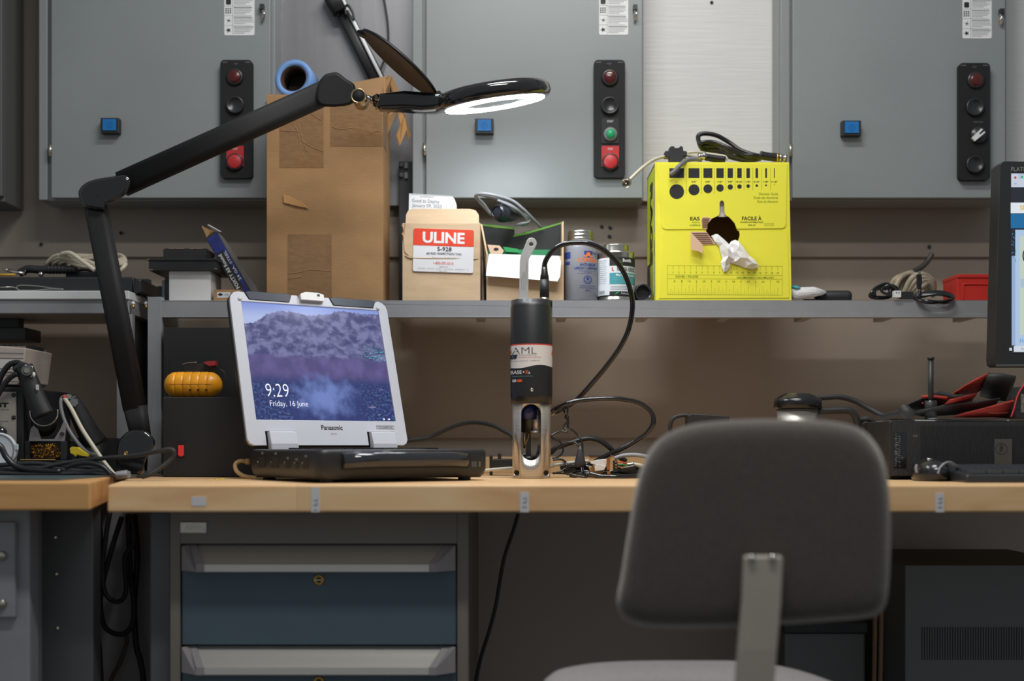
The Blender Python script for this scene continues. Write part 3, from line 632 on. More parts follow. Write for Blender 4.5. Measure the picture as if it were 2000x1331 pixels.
b.rect(1139, 490, 1155, 502, g, bi, 4, 1); b.flat(circ(1147, 496, 4), cylmap(1134, Zq, rr, .0008), oi); b.rect(1139, 498, 1145, 502, cylmap(1134, Zq, rr, .0007), oi); b.rect(1149, 498, 1155, 502, cylmap(1134, Zq, rr, .0007), oi)
b.text('P-80', 1156, 491, 1163, 496, g, bi, .02); b.text('COPPER', 1125, 504, 1165, 512, g, oi, .03); b.text('ANTI-SEIZE', 1130, 514, 1162, 519.5, g, bi, .03); b.text('LUBRICANT / LUBRIFIANT', 1120, 521, 1165, 526, g, bi, .03)
b.text('Protects metal from corrosion', 1129, 527.5, 1162, 530, g, bi); b.text('and seizure', 1138, 530.5, 1154, 532.5, g, bi); b.text('Protège les pièces contre', 1127, 533.5, 1163, 535.5, g, bi)
oc = [(1146 + 8.6 * math.cos(math.radians(22.5 + 45 * k)), 546.5 + 8.6 * math.sin(math.radians(22.5 + 45 * k))) for k in range(8)]; ic = [(1146 + (x - 1146) * .8, 546.5 + (y - 546.5) * .8) for x, y in oc]
b.prism(oc, g, (0, 0, 0), bi, holes=[ic]); b.flat(circ(1146, 544.5, 2.8), g, bi); b.flat([(1141, 548), (1151, 551), (1151, 552), (1141, 549)], g, bi); b.flat([(1151, 548), (1141, 551), (1141, 552), (1151, 549)], g, bi)
b.text('CAUTION contents harmful', 1131, 557, 1161, 559.5, g, bi, .01); b.text('ATTENTION contenu nocif', 1129, 561, 1163, 563.5, g, bi, .01); b.text('228 g', 1141, 565.5, 1152, 570, g, bi, .02)
b.rect(1103, 491, 1113, 504, g, bi, 3, 1); b.rect(1104, 510, 1112, 516, g, bi, 3, 1)
t.part('bottle_print', b)
# ---- round tin
Zq = 2.685; s = Zq / F; rr = 36.5 * s; o = Vector((X(1203, Zq), Zq, 0)); tin = M('tinplate', (205, 200, 190), .22, 1.0)
t = Thing('can', 'round metal tin with black, white and teal wrap label beside the yellow box', 'can', (o.x, o.y, ST))
b = MB(); b.lathe(o, (0, 0, 1), [(rr * .96, ST), (rr, ST + .002), (rr * 1.0, ST + .004), (rr * .97, ST + .006), (rr * .97, H(501, Zq)), (rr, H(499, Zq)), (rr, H(496, Zq)), (rr * .9, H(495, Zq)), (rr * .68, H(494.5, Zq))], tin, n=56); t.part('can_body', b)
b = MB(); b.lathe(o, (0, 0, 1), [(rr * .66, H(494.5, Zq)), (rr * .70, H(491, Zq)), (rr * .66, H(489, Zq)), (rr * .70, H(486, Zq)), (rr * .66, H(484, Zq)), (rr * .70, H(482, Zq)), (rr * .66, H(480, Zq)), (rr * .6, H(480, Zq))], tin, n=48); t.part('screw_cap', b)
g = cylmap(1203, Zq, rr, .0002); g2 = cylmap(1203, Zq, rr, .0006); b = MB(); teal = M('teal_ink', (60, 150, 160), .5)
b.rect(1167, 503, 1239, 576, g, M('label_white', (214, 220, 224), .4), 24, 1, True); b.rect(1188, 502, 1239, 519, g2, ink, 16, 1, True); b.rect(1188, 533, 1239, 555, g2, teal, 16, 1, True); b.rect(1188, 569, 1239, 577, g2, ink, 16, 1, True); b.rect(1167, 576, 1239, 577.5, g2, ink, 16, 1)
g3 = cylmap(1203, Zq, rr, .001); b.text('Bostik', 1213, 505, 1230, 511.5, g3, white_ink, .03); b.tube([g3(*q) for q in ((1209, 508), (1210, 512), (1214, 513.5))], .0005, green_edge)
b.text('NEVER-SEEZ', 1202, 522, 1237.5, 529.5, g3, ink, .012); b.text('Marine Grade', 1200, 535, 1237, 539.5, g3, white_ink, .02); b.flat([(1192, 522), (1194, 522), (1194, 527), (1197, 529.5), (1193, 529), (1192, 526)], g3, red_ink)
for k in range(5): b.rect(1196, 542 + k * 2.4, 1234, 542.5 + k * 2.4, g3, M('pale_teal', (130, 190, 196), .5), 8, 1)
for k in range(12): b.rect(1168, 508 + k * 4, 1183 - (k % 3), 508.5 + k * 4, g2, ink_grey, 5, 1)
for k in range(3): b.rect(1190, 559 + k * 3, 1236, 559.8 + k * 3, g2, ink_grey, 8, 1)
for k in range(7): b.rect(1170 + k * 1.4, 567, 1170.6 + k * 1.4, 574, g2, ink)
b.flat([(1197, 576), (1201, 571), (1206, 571), (1202, 574)], g3, green_btn); b.text('Product of USA', 1210, 571, 1230, 575, g3, white_ink)
t.part('wrap_label', b)
# ---- dark socket lying between tin and yellow box
b = MB(); r_ = 19 * 2.58 / F; c = Vector((X(1257, 2.665), 2.665, ST + r_))
b.lathe(c, (-.12, 1, 0), [(0, .012), (r_ * .78, .012), (r_ * .80, 0), (r_ * .86, 0), (r_ * .93, .004), (r_, .03), (r_ * .96, .06)], M('chrome_black', (70, 72, 78), .2, .8), n=40)
b.lathe(c, (-.12, 1, 0), [(0, .0115), (r_ * .77, .0115)], ink, n=40, caps=False)
solo('socket', 'short dark metal cylinder lying beside the yellow box', 'metal cylinder', b)
# ---- yellow box of rags
yel = M('yellow_printed_card', (236, 229, 62), .45, var=.025, scale=(8, 8, 8), bump=.06, bscale=(20, 20, 300)); yel2 = M('lime_printed_card', (200, 214, 40), .5)
gline = M('green_line_ink', (110, 140, 20), .6)
x0, x1 = X(1280, ZF), X(1545, ZF); zt = H(317, ZF); Zb = 2.81; T4 = .004
t = Thing('rag_box', 'bright yellow dispenser box with printed sizing guide and a torn hole', 'box', ((x0 + x1) / 2, 2.76, ST))
hole = [(1379, 454), (1381, 438), (1388, 428), (1400, 423)] + [(1404, 420), (1405.5, 414), (1405.5, 396), (1408, 392), (1412, 392), (1414.5, 396), (1415, 414), (1417, 420)] + [(1425, 425), (1435, 436), (1440, 450), (1444, 452), (1445, 460), (1442, 470), (1435, 476), (1426, 476), (1412, 482), (1402, 478), (1390, 466), (1381, 460)]
b = MB(); b.prism([(1280, 587), (1279, 317), (1541, 317), (1546, 587)], f, (0, T4, 0), yel, holes=[hole], mside=kraft_in)
b.box((x0, ZF + T4, ST), (x0 + T4, Zb, zt), yel2); b.box((x1 - T4 - .004, ZF + T4, ST), (x1 - .004, Zb, zt), yel); b.box((x0, ZF + T4, zt - T4), (x1 - .004, Zb, zt), yel); b.box((x0, Zb - T4, ST), (x1 - .004, Zb, zt), kraft_in); b.box((x0 + T4, Zb - .05, ST + T4), (x1 - T4 - .004, Zb - T4, zt - T4), kraft_in)
b.box((x0 + T4, ZF + T4, ST), (x1 - T4 - .004, Zb - T4, ST + T4), yel)
body = t.part('box_body', b)
fl = [(1282, 320), (1291, 438), (1294, 445), (1300, 448), (1528, 446), (1533, 443), (1535, 436), (1537, 320)]
hl = [q for q in hole if q[1] < 447]; hl2 = [(1379.5, 447)] + hl[1:-1] + [(1440, 446)]
top_hole = [(1381, 446.5)] + [q for q in hole if q[1] < 440]
b = MB(); ee = [(1282, 320), (1291, 438), (1294, 445), (1300, 448), (1381, 447.4), (1382, 438), (1388, 428), (1400, 423), (1404, 420), (1405.5, 414), (1405.5, 396), (1408, 392), (1412, 392), (1414.5, 396), (1415, 414), (1417, 420), (1425, 425), (1435, 436), (1439, 447), (1528, 446), (1533, 443), (1535, 436), (1537, 320)]
b.prism(ee, fp(ZF - .0022), (0, .002, 0), yel); t.part('top_flap', b, body)
b = MB(); q = [(1297, 452), (1379, 451.5), (1380, 460), (1392, 470), (1404, 480), (1414, 484), (1424, 478), (1438, 474), (1444, 466), (1446, 450.5), (1534, 450), (1538, 460), (1541, 582), (1287, 583), (1293, 460)]
b.prism(q, fp(ZF - .0012), (0, .001, 0), yel); t.part('bottom_flap', b, body)
b = MB(); g = fp(ZF - .0026); gx = lambda u: 1270 + u * .145; gy = lambda v: 310 + v * .1449
rows = [(258, 456, 348, 548, '1"'), (515, 663, 346, 496, '3/4"'), (716, 836, 346, 468, '5/8"'), (891, 990, 346, 446, '1/2"'), (1042, 1114, 346, 420, '3/8"'), (1172, 1232, 346, 408, '5/16"'), (1295, 1343, 346, 395, '1/4"'), (1418, 1452, 346, 382, '3/16"'), (1548, 1572, 346, 371, '1/8"'), (1667, 1678, 346, 358, '1/16"')]
for i, (a, c_, e1, e2, tx) in enumerate(rows):
    b.rect(gx(a), gy(130), gx(c_), gy(260), g, ink); cx, r_ = gx((a + c_) / 2), (c_ - a) / 2 * .145
    b.flat(circ(cx, gy(346) + r_, r_), g, ink); wd = len(tx) * 1.22
    b.text(tx, cx - wd, gy(300), cx + wd, gy(322), g, ink, .015)
    if i < 9: lx = gx((c_ + rows[i + 1][0]) / 2); b.rect(lx - .25, gy(125), lx + .25, gy(480 if i < 3 else 425), g, gline)
for tx, y_, xa in (('Diameter Guide', 476, 1465), ('Guide des diamètres', 526, 1390), ('Guía de diámetro', 578, 1440)): b.text(tx, gx(xa), gy(y_ - 17), gx(1720), gy(y_ + 15), g, gline)
b.text('EASY', gx(538), gy(785), gx(738), gy(834), g, ink, .02) if False else b.text('EAS', gx(538), gy(785), gx(665), gy(834), g, ink, .02)
b.text('POP-U', gx(566), gy(850), gx(668), gy(870), g, gline, .01); b.text('DISPENS', gx(535), gy(888), gx(676), gy(910), g, gline, .01)
b.text('FACILE À', gx(1235), gy(768), gx(1500), gy(832), g, ink, .02); b.text('OUVRIR DISTRIBUTRICE', gx(1212), gy(848), gx(1522), gy(868), g, ink, .012); b.text('POP-UP', gx(1318), gy(888), gx(1416), gy(908), g, ink, .012); b.text('DISPENSADOR', gx(1536), gy(872), gx(1668), gy(884), g, gline); b.text('FACIL DE ABRIR', gx(1536), gy(894), gx(1668), gy(906), g, gline)
g = fp(ZF - .0018); ry = lambda v, u=0: 500 + v * .1449 + (u - 230) * .0009
x_ = lambda u: 1270 + u * .145
for v in (130, 254, 306, 520): b.flat([(x_(230), ry(v)), (x_(1778), ry(v) + 1.5), (x_(1778), ry(v) + 1.9), (x_(230), ry(v) + .4)], g, gline)
for u in (230, 1778): b.rect(x_(u) - .2, ry(130), x_(u) + .2, ry(520) + 1.6, g, gline)
for k in range(19):
    u = 307 + k * 78.3; d = k * .078; b.rect(x_(u) - .22, ry(130) + d, x_(u) + .22, ry(190) + d, g, gline); wd = (.45 if k == 0 else .9) if k < 9 else 2.2
    if k + 1 != 10: b.text(str(k + 1), x_(u) - wd, ry(212) + d, x_(u) + wd, ry(234) + d, g, gline, .02)
    else: b.text('10', x_(u) - wd, ry(218) + d, x_(u) + wd, ry(238) + d, g, gline, .02)
for k in range(60):
    u = 250 + k * 24.9; d = k * .025; hh = 38
    if (k + 1) % 8 == 0: hh = 160
    elif (k + 1) % 4 == 0: hh = 118
    elif (k + 1) % 2 == 0: hh = 80
    b.rect(x_(u) - .16, ry(520 - hh) + d, x_(u) + .16, ry(520) + d, g, gline)
    if (k + 1) % 4 == 0:
        v_ = (k + 1) / 8; tx = ('%g' % v_).lstrip('0') ; wd = .8 * len(tx) + .3; b.text(tx, x_(u) - wd, ry(328) + d, x_(u) + wd, ry(352) + d, g, gline, .015)
b.text('INCHES + POUCES', x_(340), ry(268), x_(645), ry(294), g, gline, .01)
b.text('CENTIMETERS + CENTIMÈTRES', x_(1665), ry(305) + 1, x_(1165), ry(278) + 1, g, gline, .01)
t.part('print', b, body, label='printed diameter guide and ruler')
b = MB()                                               # side print
sx = x0 - .0006; g = lambda u, v: Vector((sx, ZF + .02 + u, ST + v))
sg = lambda u, v: Vector((sx, ZF + .012 + (u - 0) * .001, H(v, ZF + .012 + u * .001)))
b.text('RAGS', 0, 0, 1, 1, lambda u, v: Vector((sx, ZF + .10 - .052 * (1 - v) - 0, zt - .03 - u * .185)), ink, .05)
b.rect(0, 0, 1, 1, lambda u, v: Vector((sx, ZF + .10 + .05 * u, ST + .045 + .05 * v)), black_card)
b.rect(0, 0, 1, 1, lambda u, v: Vector((sx, ZF + .108 + .004 * u, ST + .10 + .12 * v)), M('orange_print', (226, 120, 40), .5))
b.flat(circ(0, 0, 1, n=20), lambda u, v: Vector((sx, ZF + .022 + .010 * u, ST + .055 + .045 * v)), M('pale_blue_print', (190, 200, 225), .5)); b.rect(0, 0, 1, 1, lambda u, v: Vector((sx, ZF + .012 + .010 * u, zt - .15 + .10 * v)), M('pale_blue_print', 0))
b.rect(0, 0, 1, 1, lambda u, v: Vector((sx, ZF + .012 + .006 * u, zt - .20 + .035 * v)), bi)
t.part('side_print', b, body)
flute = M('torn_corrugation', (206, 168, 138), .8)
b = MB(); b.prism([(1369, 430), (1373, 424), (1382, 424), (1391, 427), (1382, 437), (1379, 448), (1377, 449), (1371, 441)], fp(ZF - .003), (0, .0015, 0), flute, mside=paper)
for k in range(6): b.box((X(1371, ZF), ZF - .0042, H(428.6 + k * 3.3, ZF)), (X(1385 - k, ZF), ZF - .003, H(427.4 + k * 3.3, ZF)), M('corrugation_groove', (110, 76, 56), .8))
b.prism([(1349, 453), (1380, 453), (1386, 461), (1395, 473), (1398, 477), (1374, 478), (1371, 480)], fp(ZF - .003), (0, .0015, 0), flute)
for k in range(6): b.box((X(1352 + k * 3.6, ZF), ZF - .0042, H(457.2 + k * 3.7, ZF)), (X(1381 + k * 2.2, ZF), ZF - .003, H(456 + k * 3.7, ZF)), M('corrugation_groove', 0))
b.prism([(1349, 453), (1353, 458), (1368, 474), (1373, 480), (1372, 495), (1364, 491), (1350, 488)], lambda u, v: P(u, v, ZF - .004 - max(0, (v - 453)) * .0003), (0, .0012, 0), M('torn_card_backing', (200, 164, 134), .8), mside=paper)
t.part('torn_flap', b, body)
from mathutils.geometry import delaunay_2d_cdt
def relief(mb, outline, ridge, m):
    n = len(outline); pts = [Vector(p) for p in outline] + [Vector(p) for p, _ in ridge]; hs = [.004] * n + [h for _, h in ridge]
    vs, _, fs, *_r = delaunay_2d_cdt(pts, [(i, (i + 1) % n) for i in range(n)], [tuple(range(n))], 1, 1e-4)
    out = []
    for v in vs:
        k = min(range(len(pts)), key=lambda i: (pts[i] - v).length); out.append(P(v.x, v.y, ZF - hs[k]))
    mb.add(out, [tuple(f) for f in fs], m, False)
rag = M('white_wiper', (236, 234, 232), .8, bump=.15, scale=(30, 30, 30))
b = MB(); k3 = lambda u, v, d: P(u, v, ZF - d)
relief(b, [(1389, 461), (1396, 458), (1402, 458), (1414, 468), (1426, 480), (1434, 480), (1440, 490), (1440, 503), (1436, 512), (1426, 514), (1425, 522), (1420, 530), (1414, 532), (1410, 524), (1408, 514), (1411, 506), (1407, 492), (1405, 482), (1396, 472)],
       [((1402, 464), .010), ((1412, 476), .014), ((1411, 490), .010), ((1422, 486), .022), ((1430, 494), .014), ((1423, 500), .018), ((1416, 502), .009), ((1432, 506), .012), ((1417, 510), .016), ((1416, 522), .010), ((1421, 516), .004)], rag)
relief(b, [(1424, 478), (1428, 472), (1436, 469), (1443, 472), (1452, 483), (1463, 500), (1474, 508), (1480, 517), (1480, 523), (1470, 526), (1456, 524), (1442, 518), (1427, 514), (1432, 500), (1430, 488)],
       [((1434, 476), .016), ((1444, 482), .026), ((1438, 490), .018), ((1452, 492), .028), ((1446, 503), .022), ((1460, 504), .030), ((1440, 509), .014), ((1456, 510), .020), ((1470, 514), .026), ((1474, 520), .014), ((1462, 518), .022), ((1448, 515), .010)], rag)
b.add([k3(1402, 424, -.012), k3(1406, 392, -.010), k3(1415, 392, -.010), k3(1422, 424, -.012)], [(0, 1, 2, 3)], rag)
solo('paper_rag', 'crumpled white wipe pulled out of the yellow box hole', 'rag', b, solid=.0008)
# ---- on top of the yellow box
b = MB(); Zt = 2.68; Zt = ZF + .003
b.prism([(1308, 318), (1308, 306), (1299, 306), (1299, 295), (1307, 294.5), (1308, 288), (1310, 286), (1317, 286), (1317.5, 289), (1327, 289), (1327.5, 286), (1333, 286), (1334, 288), (1334.5, 294.5), (1342, 296), (1342, 306), (1334, 306), (1334, 318)], fp(Zt), (0, .028, 0), black)
o = solo('cable_clamp', 'black plastic clamp standing on the yellow box', 'clamp', b, bevel=.0015); o.location.z = zt
t = Thing('coax_cable', 'cream coaxial cable with metal plug hanging off the yellow box corner', 'cable', P(1300, 317, 2.7)); b = MB()
b.tube(L3((1222, 360, 2.62), (1235, 346, 2.625), (1258, 325, 2.635), (1280, 311, 2.655), (1305, 305, 2.665), (1330, 302, 2.665), (1352, 305, 2.67), (1372, 309, 2.68)), .0036, cream); b.tube(L3((1335, 300, 2.7), (1360, 297, 2.7), (1380, 300, 2.7), (1402, 303, 2.69), (1416, 306, 2.68), (1421, 313, 2.68)), .003, cream); t.part('cable', b)
b = MB(); a0, a1 = P(1228, 354, 2.62), P(1208, 373, 2.535); ax = (a1 - a0).normalized(); b.lathe(a0, ax, [(.003, -.006), (.0045, 0), (.005, .006), (.0088, .008), (.0095, .012), (.0088, .0135), (.0095, .015), (.0095, .026), (.0082, .0265), (.0078, .018), (.003, .018), (.002, .028), (0, .029)], nickel, n=28); t.part('plug', b)
t = Thing('cable', 'short grey cable stub with a metal plug on the yellow box', 'cable', P(1340, 317, 2.67)); b = MB()
b.tube(L3((1309, 341, 2.635), (1318, 334, 2.632), (1330, 321, 2.633), (1342, 313, 2.655), (1356, 311, 2.665), (1370, 312, 2.67)), .005, M('mid_grey_cable', (118, 118, 122), .45)); t.part('cable', b)
b = MB(); c = P(1364, 306, 2.665); b.lathe(c, (1, .1, .12), [(.002, 0), (.0075, 0), (.0075, .004), (.006, .005), (.006, .008), (.0082, .009), (.0082, .016), (.005, .017)], chrome, n=24); t.part('plug', b)
b = MB(); b.tube(L3((1378, 307, 2.667), (1395, 310, 2.667), (1416, 312, 2.667)), .0095, rubber, n=12, flat=.8); t.part('boot', b)
t = Thing('cable_coil', 'coiled black cable with plugs lying on the yellow box', 'cable', P(1430, 317, 2.74)); b = MB()
b.tube(L3((1366, 282, 2.76), (1364, 266, 2.76), (1376, 261, 2.76), (1400, 265, 2.76), (1425, 279, 2.76), (1445, 293, 2.75), (1470, 302, 2.74), (1490, 306, 2.73)), .0052, rubber)
for i in range(6):
    j = i * 1.0; rnd = random.Random(i); e = lambda: rnd.uniform(-2, 2)
    b.tube(L3((1368 + i * 2, 287 + i * 3, 2.74 + i * .006), (1372 + i, 277 + i * 3 + e(), 2.73 + i * .006), (1395 + i * 3, 277 + i * 3 + e(), 2.73 + i * .004), (1420 + i * 3, 288 + i * 3 + e(), 2.72), (1450 + i * 2, 303 + i + e(), 2.72 + i * .004), (1478, 304 + i * 1.6, 2.72 + i * .004), (1484, 311 - i, 2.75), (1455, 314 - i, 2.77), (1420, 306 - i, 2.77), (1390, 296, 2.77)), .0045, rubber, closed=True)
t.part('cable', b)
b = MB(); b.tube(L3((1484, 303, 2.68), (1500, 306, 2.68), (1521, 308, 2.68)), .0092, rubber, n=12); t.part('boot', b)
b = MB(); b.lathe(P(1520, 308, 2.68), (1, 0, -.1), [(.006, 0), (.0085, .002), (.0085, .008), (.006, .009), (.006, .012), (.008, .013), (.008, .018), (.004, .0185)], nickel, n=24); b.cyl(P(1520, 308, 2.68), P(1516, 308, 2.68), .0095, brass); t.part('plug', b)
# ---- right part of the shelf
t = Thing('work_gloves', 'white ribbed glove lying flat beside the yellow box', 'gloves', P(1580, 587, 2.7)); t.e.location.z = ST; t.off.z = ST
b = MB(); ring = lambda x, y0, y1, w_: [P(x, y0, 2.68 - w_ / 2), P(x, y1, 2.68 - w_ * .45), P(x, y1 - .5, 2.68 + w_ * .3), P(x, y0, 2.68 + w_ / 2)]
glove = M('white_glove', (206, 205, 204), .8, var=.12, scale=(30, 200, 200), bump=.6, bscale=(60, 300, 300))
b.loft([ring(1545, 585, 566, .05), ring(1560, 583, 562, .07), ring(1590, 580, 561, .08), ring(1606, 577, 566, .07), ring(1614, 573, 570, .03)], glove); b.tube(L3((1548, 561, 2.66), (1556, 562, 2.65), (1562, 564, 2.65)), .004, teal, n=6); t.part('glove', b)
b = MB(); r_ = 13 * 2.6 / F; b.lathe((X(1592, 2.7), 2.7, ST + r_), (1, -.05, 0), [(r_ * .8, 0), (r_ * .95, .004), (r_, .01), (r_, .068), (r_ * .94, .074), (r_ * .7, .078)], black, n=28); b.box((X(1570, 2.67), 2.665, ST), (X(1600, 2.67), 2.68, ST + .006), black)
solo('torch', 'black cylindrical tool handle lying behind the white glove', 'tool', b)
rope = M('tan_rubber_cable', (152, 140, 118), .55, var=.25, scale=(60, 60, 60))
t = Thing('cable_coil', 'thick tan cable coil with a dark tail in front of the wall', 'cable', P(1785, 586, 2.76)); t.e.location.z = ST; t.off.z = ST; b = MB(); rr = .0068
for i in range(5): b.tube(L3((1752 + i * 9, 577, 2.72 + i * .016), (1754 + i * 8, 550 - i, 2.72 + i * .016), (1775 + i * 7, 535 + i * 1.5, 2.73 + i * .014), (1800 + i * 5, 548 + i * 5, 2.73 + i * .014), (1812 + i * 2, 572, 2.74 + i * .014), (1790, 578, 2.78)), rr, rope, n=8, closed=True)
for i in range(4): b.tube(L3((1765 + i * 5, 576, 2.7), (1780 + i * 7, 545 + i * 5, 2.69), (1803 + i * 3, 537 + i * 6, 2.7), (1822, 552 + i * 6, 2.71), (1822, 576, 2.73)), rr, rope, n=8)
b.tube(L3((1740, 578, 2.74), (1744, 552, 2.74), (1760, 540, 2.74), (1782, 533, 2.75)), rr, rope, n=8); t.part('cable', b)
b = MB(); b.tube(L3((1762, 540, 2.76), (1785, 530, 2.78), (1800, 522, 2.79), (1812, 510, 2.8), (1820, 497, 2.805)), .0062, M('dark_cable_tail', (56, 54, 50), .5), n=10); t.part('cable_tail', b)
t = Thing('charging_cable', 'tangled black charging cable with white plug hanging over the shelf lip', 'cable', P(1790, 586, 2.66)); b = MB()
for i in range(3): b.tube(L3((1702 + i * 3, 572, 2.655), (1700 + i * 5, 580, 2.66 + i * .01), (1716, 583 - i, 2.68), (1738, 580, 2.68), (1748 - i * 4, 566 + i * 3, 2.67), (1732, 555 + i * 3, 2.665 + i * .006), (1712, 562 + i * 2, 2.66 + i * .01)), .0036, rubber_g, closed=True)
for i in range(3): b.tube(L3((1722 + i * 3, 568, 2.655), (1734 + i * 2, 558, 2.65), (1750, 562 + i, 2.65), (1754, 574 + i * 2, 2.655), (1738, 576 - i * 2, 2.65)), .0036, rubber_g, closed=True)
for i in range(5): b.tube(L3((1785, 580 + i * .8, 2.654 - i * .001), (1800, 573 + i * 1.5, 2.65 - i * .002), (1832, 570 + i * 1.4, 2.646 - i * .004), (1856, 575 + i * 1.5, 2.636 - i * .002), (1862 - i * 2, 583 + i, 2.628), (1845, 589 + i * .7, 2.626), (1815, 592 - i, 2.626), (1795, 587, 2.63 + i * .002)), .0030, rubber_g, closed=True)
b.tube(L3((1798, 562, 2.64), (1796, 572, 2.638), (1797, 584, 2.636)), .0028, rubber_g); t.part('cable', b)
b = MB(); b.prism([(1792, 536), (1800, 536), (1801, 548), (1800, 560), (1797, 565), (1795, 565), (1792, 558), (1792, 548)], fp(2.636), (0, .008, 0), rubber); b.prism([(1794.5, 529), (1798.5, 529), (1798.5, 536), (1794.5, 536)], fp(2.638), (0, .003, 0), nickel); t.part('micro_plug', b)
b = MB(); b.rbox(1746, 568, 1760, 581, 1, 2.632, .012, white); b.rbox(1750, 571, 1752, 573, .5, 2.6315, .001, ink); b.rbox(1755, 571, 1757, 573, .5, 2.6315, .001, ink); b.rbox(1758, 570, 1784, 583, 1, 2.636, .01, black); t.part('usb_plug', b)
b = MB(); redc = M('red_plastic_case', (196, 48, 38), .45, var=.05); Zr = 2.68
x0, x1 = X(1870, Zr), X(1960, Zr); b.box((x0, Zr, ST), (x1, Zr + .09, H(540, Zr)), redc); b.box((x0 - .001, Zr - .002, H(543, Zr)), (x1 + .001, Zr + .092, H(536, Zr)), redc)
b.prism([(1880, 586), (1880, 556), (1884, 553), (1945, 553), (1945, 557), (1884, 557), (1883, 586)], fp(Zr - .0015), (0, .002, 0), redc)
solo('red_case', 'red plastic case on the shelf next to the monitor', 'case', b, bevel=.0015)
# ---- left part of the same shelf
Zw_ = 2.68; b = MB(); b.box((X(330, Zw_), Zw_, ST), (X(411, Zw_), Zw_ + .1, H(530, Zw_)), M('white_card_box', (214, 212, 210), .6)); solo('white_box', 'plain white cardboard box carrying black trays', 'box', b, bevel=.001); wt = H(530, Zw_)
t = Thing('tray', 'wide scuffed black tray lying on the white cardboard box', 'tray', (X(357, 2.68), 2.74, wt)); b = MB(); chip = M('chipped_edge', (150, 118, 92), .7)
b.box((X(293, Zw_), Zw_ - .01, wt), (X(424, Zw_), Zw_ + .11, H(511, Zw_)), black); b.box((X(290, Zw_), Zw_ - .012, H(511, Zw_)), (X(427, Zw_), Zw_ + .112, H(506.5, Zw_)), black)
for a, c_, y_ in ((290, 295, 509), (293, 302, 529), (420, 425, 506), (421, 427, 527)): b.box((X(a, Zw_), Zw_ - .0127, H(y_ + .8, Zw_)), (X(c_, Zw_), Zw_ - .011, H(y_ - .8, Zw_)), chip)
t.part('tray_body', b, bevel=.0015)
b = MB(); z5 = H(506.5, Zw_); b.box((X(319, Zw_), Zw_, z5), (X(403, Zw_), Zw_ + .08, H(485.5, Zw_)), black)
for a, c_ in ((319, 322), (330, 341), (343, 360), (370, 380), (382, 395)): b.box((X(a, Zw_), Zw_ - .0005, H(486.3, Zw_)), (X(c_, Zw_), Zw_ + .003, H(485, Zw_)), chip)
solo('tray', 'smaller black block with chipped top edge on the wide black tray', 'tray', b)
b = MB(); b.box((X(308, 2.7), 2.7, ST), (X(318, 2.7), 2.72, H(559, 2.7)), black); b.box((X(317, 2.7), 2.698, ST), (X(322, 2.7), 2.702, H(548, 2.7)), ring_grey); b.box((X(322, 2.7), 2.7, ST), (X(329, 2.7), 2.73, H(540, 2.7)), M('dark_grey_plastic', (60, 60, 61), .5))
solo('plastic_bracket', 'dark plastic bracket wedged against the white cardboard box', 'bracket', b)
b = MB(); Zq = 2.68; b.box((X(417, Zq), Zq, ST), (X(470, Zq), Zq + .06, H(566, Zq)), kraft_d); b.box((X(424, Zq), Zq - .0004, H(582, Zq)), (X(450, Zq), Zq + .0002, H(571, Zq)), sticker_m)
b.flat([(425, 576), (430, 572), (436, 576), (430, 579)], fp(Zq - .0006), ink); b.text('LISTED', 438, 574.5, 447, 578.5, fp(Zq - .0006), ink_grey); solo('small_carton', 'small brown carton with certification sticker behind the laptop corner', 'box', b, bevel=.001)
navy2 = M('navy_printed_card', (36, 46, 116), .5, var=.3, scale=(30, 30, 30)); t = Thing('blade_box', 'open blue and black box leaning on the tall cardboard box', 'box', P(495, 586, 2.74)); t.e.location.z = ST; t.off.z = ST
Zq = 2.71; b = MB()
# long slanted box: corners in pixels
pA, pB, pC, pD = (405, 463), (420, 452), (500, 588), (470, 592)
pE = (434, 462)
fr = [(402, 466), (422, 452), (503, 592), (474, 592)]
b.prism(fr, fp(Zq), (0, .012, 0), M('black_printed_card2', (40, 40, 44), .5)); b.prism([(422, 452), (434, 462), (522, 592), (503, 592)], fp(Zq + .006), (0, .012, 0), M('grey_worn_card', (112, 106, 104), .6, var=.25, scale=(40, 40, 12)))
bb = t.part('box_body', b, bevel=.0008)
b = MB(); q = lambda u, v: P(402 + u * 20 + v * 76, 466 - u * 14 + v * 136, Zq - .0006)
b.rect(0.05, .02, 1, .24, q, navy2, 1, 1); b.rect(0.72, .24, 1, .78, q, navy2); b.rect(0.1, .78, 1, .98, q, navy2)
b.text('FOCTY All Round', .98, .35, .12, .70, lambda u, v: q(.55 - (u - .55) * -.0 + 0, 0), white_ink) if False else None
tr = lambda u, v: q(1 - u, 1 - v)
b.text('FOXTY All Round', 0, 0, 1, 1, lambda u, v: q(.18 + .30 * v, .75 - u * .48) + Vector((0, -.0004, 0)), white_ink, .02); b.text('24 GA. STEEL', 0, 0, 1, 1, lambda u, v: q(.70 + .22 * v, .68 - u * .42) + Vector((0, -.0004, 0)), white_ink)
t.part('print', b, bb)
b = MB(); b.add([P(405, 464, Zq), P(394, 443, Zq), P(396, 441, Zq), P(409, 455, Zq)], [(0, 1, 2, 3)], kraft_d); b.add([P(421, 453, Zq + .01), P(405, 440, Zq + .004), P(407, 439, Zq), P(432, 453, Zq)], [(0, 1, 2, 3)], paper); b.add([P(396, 443, Zq + .012), P(418, 452, Zq + .012), P(403, 464, Zq + .012)], [(0, 1, 2)], kraft_in); t.part('end_flap', b, bb, solid=.0012)
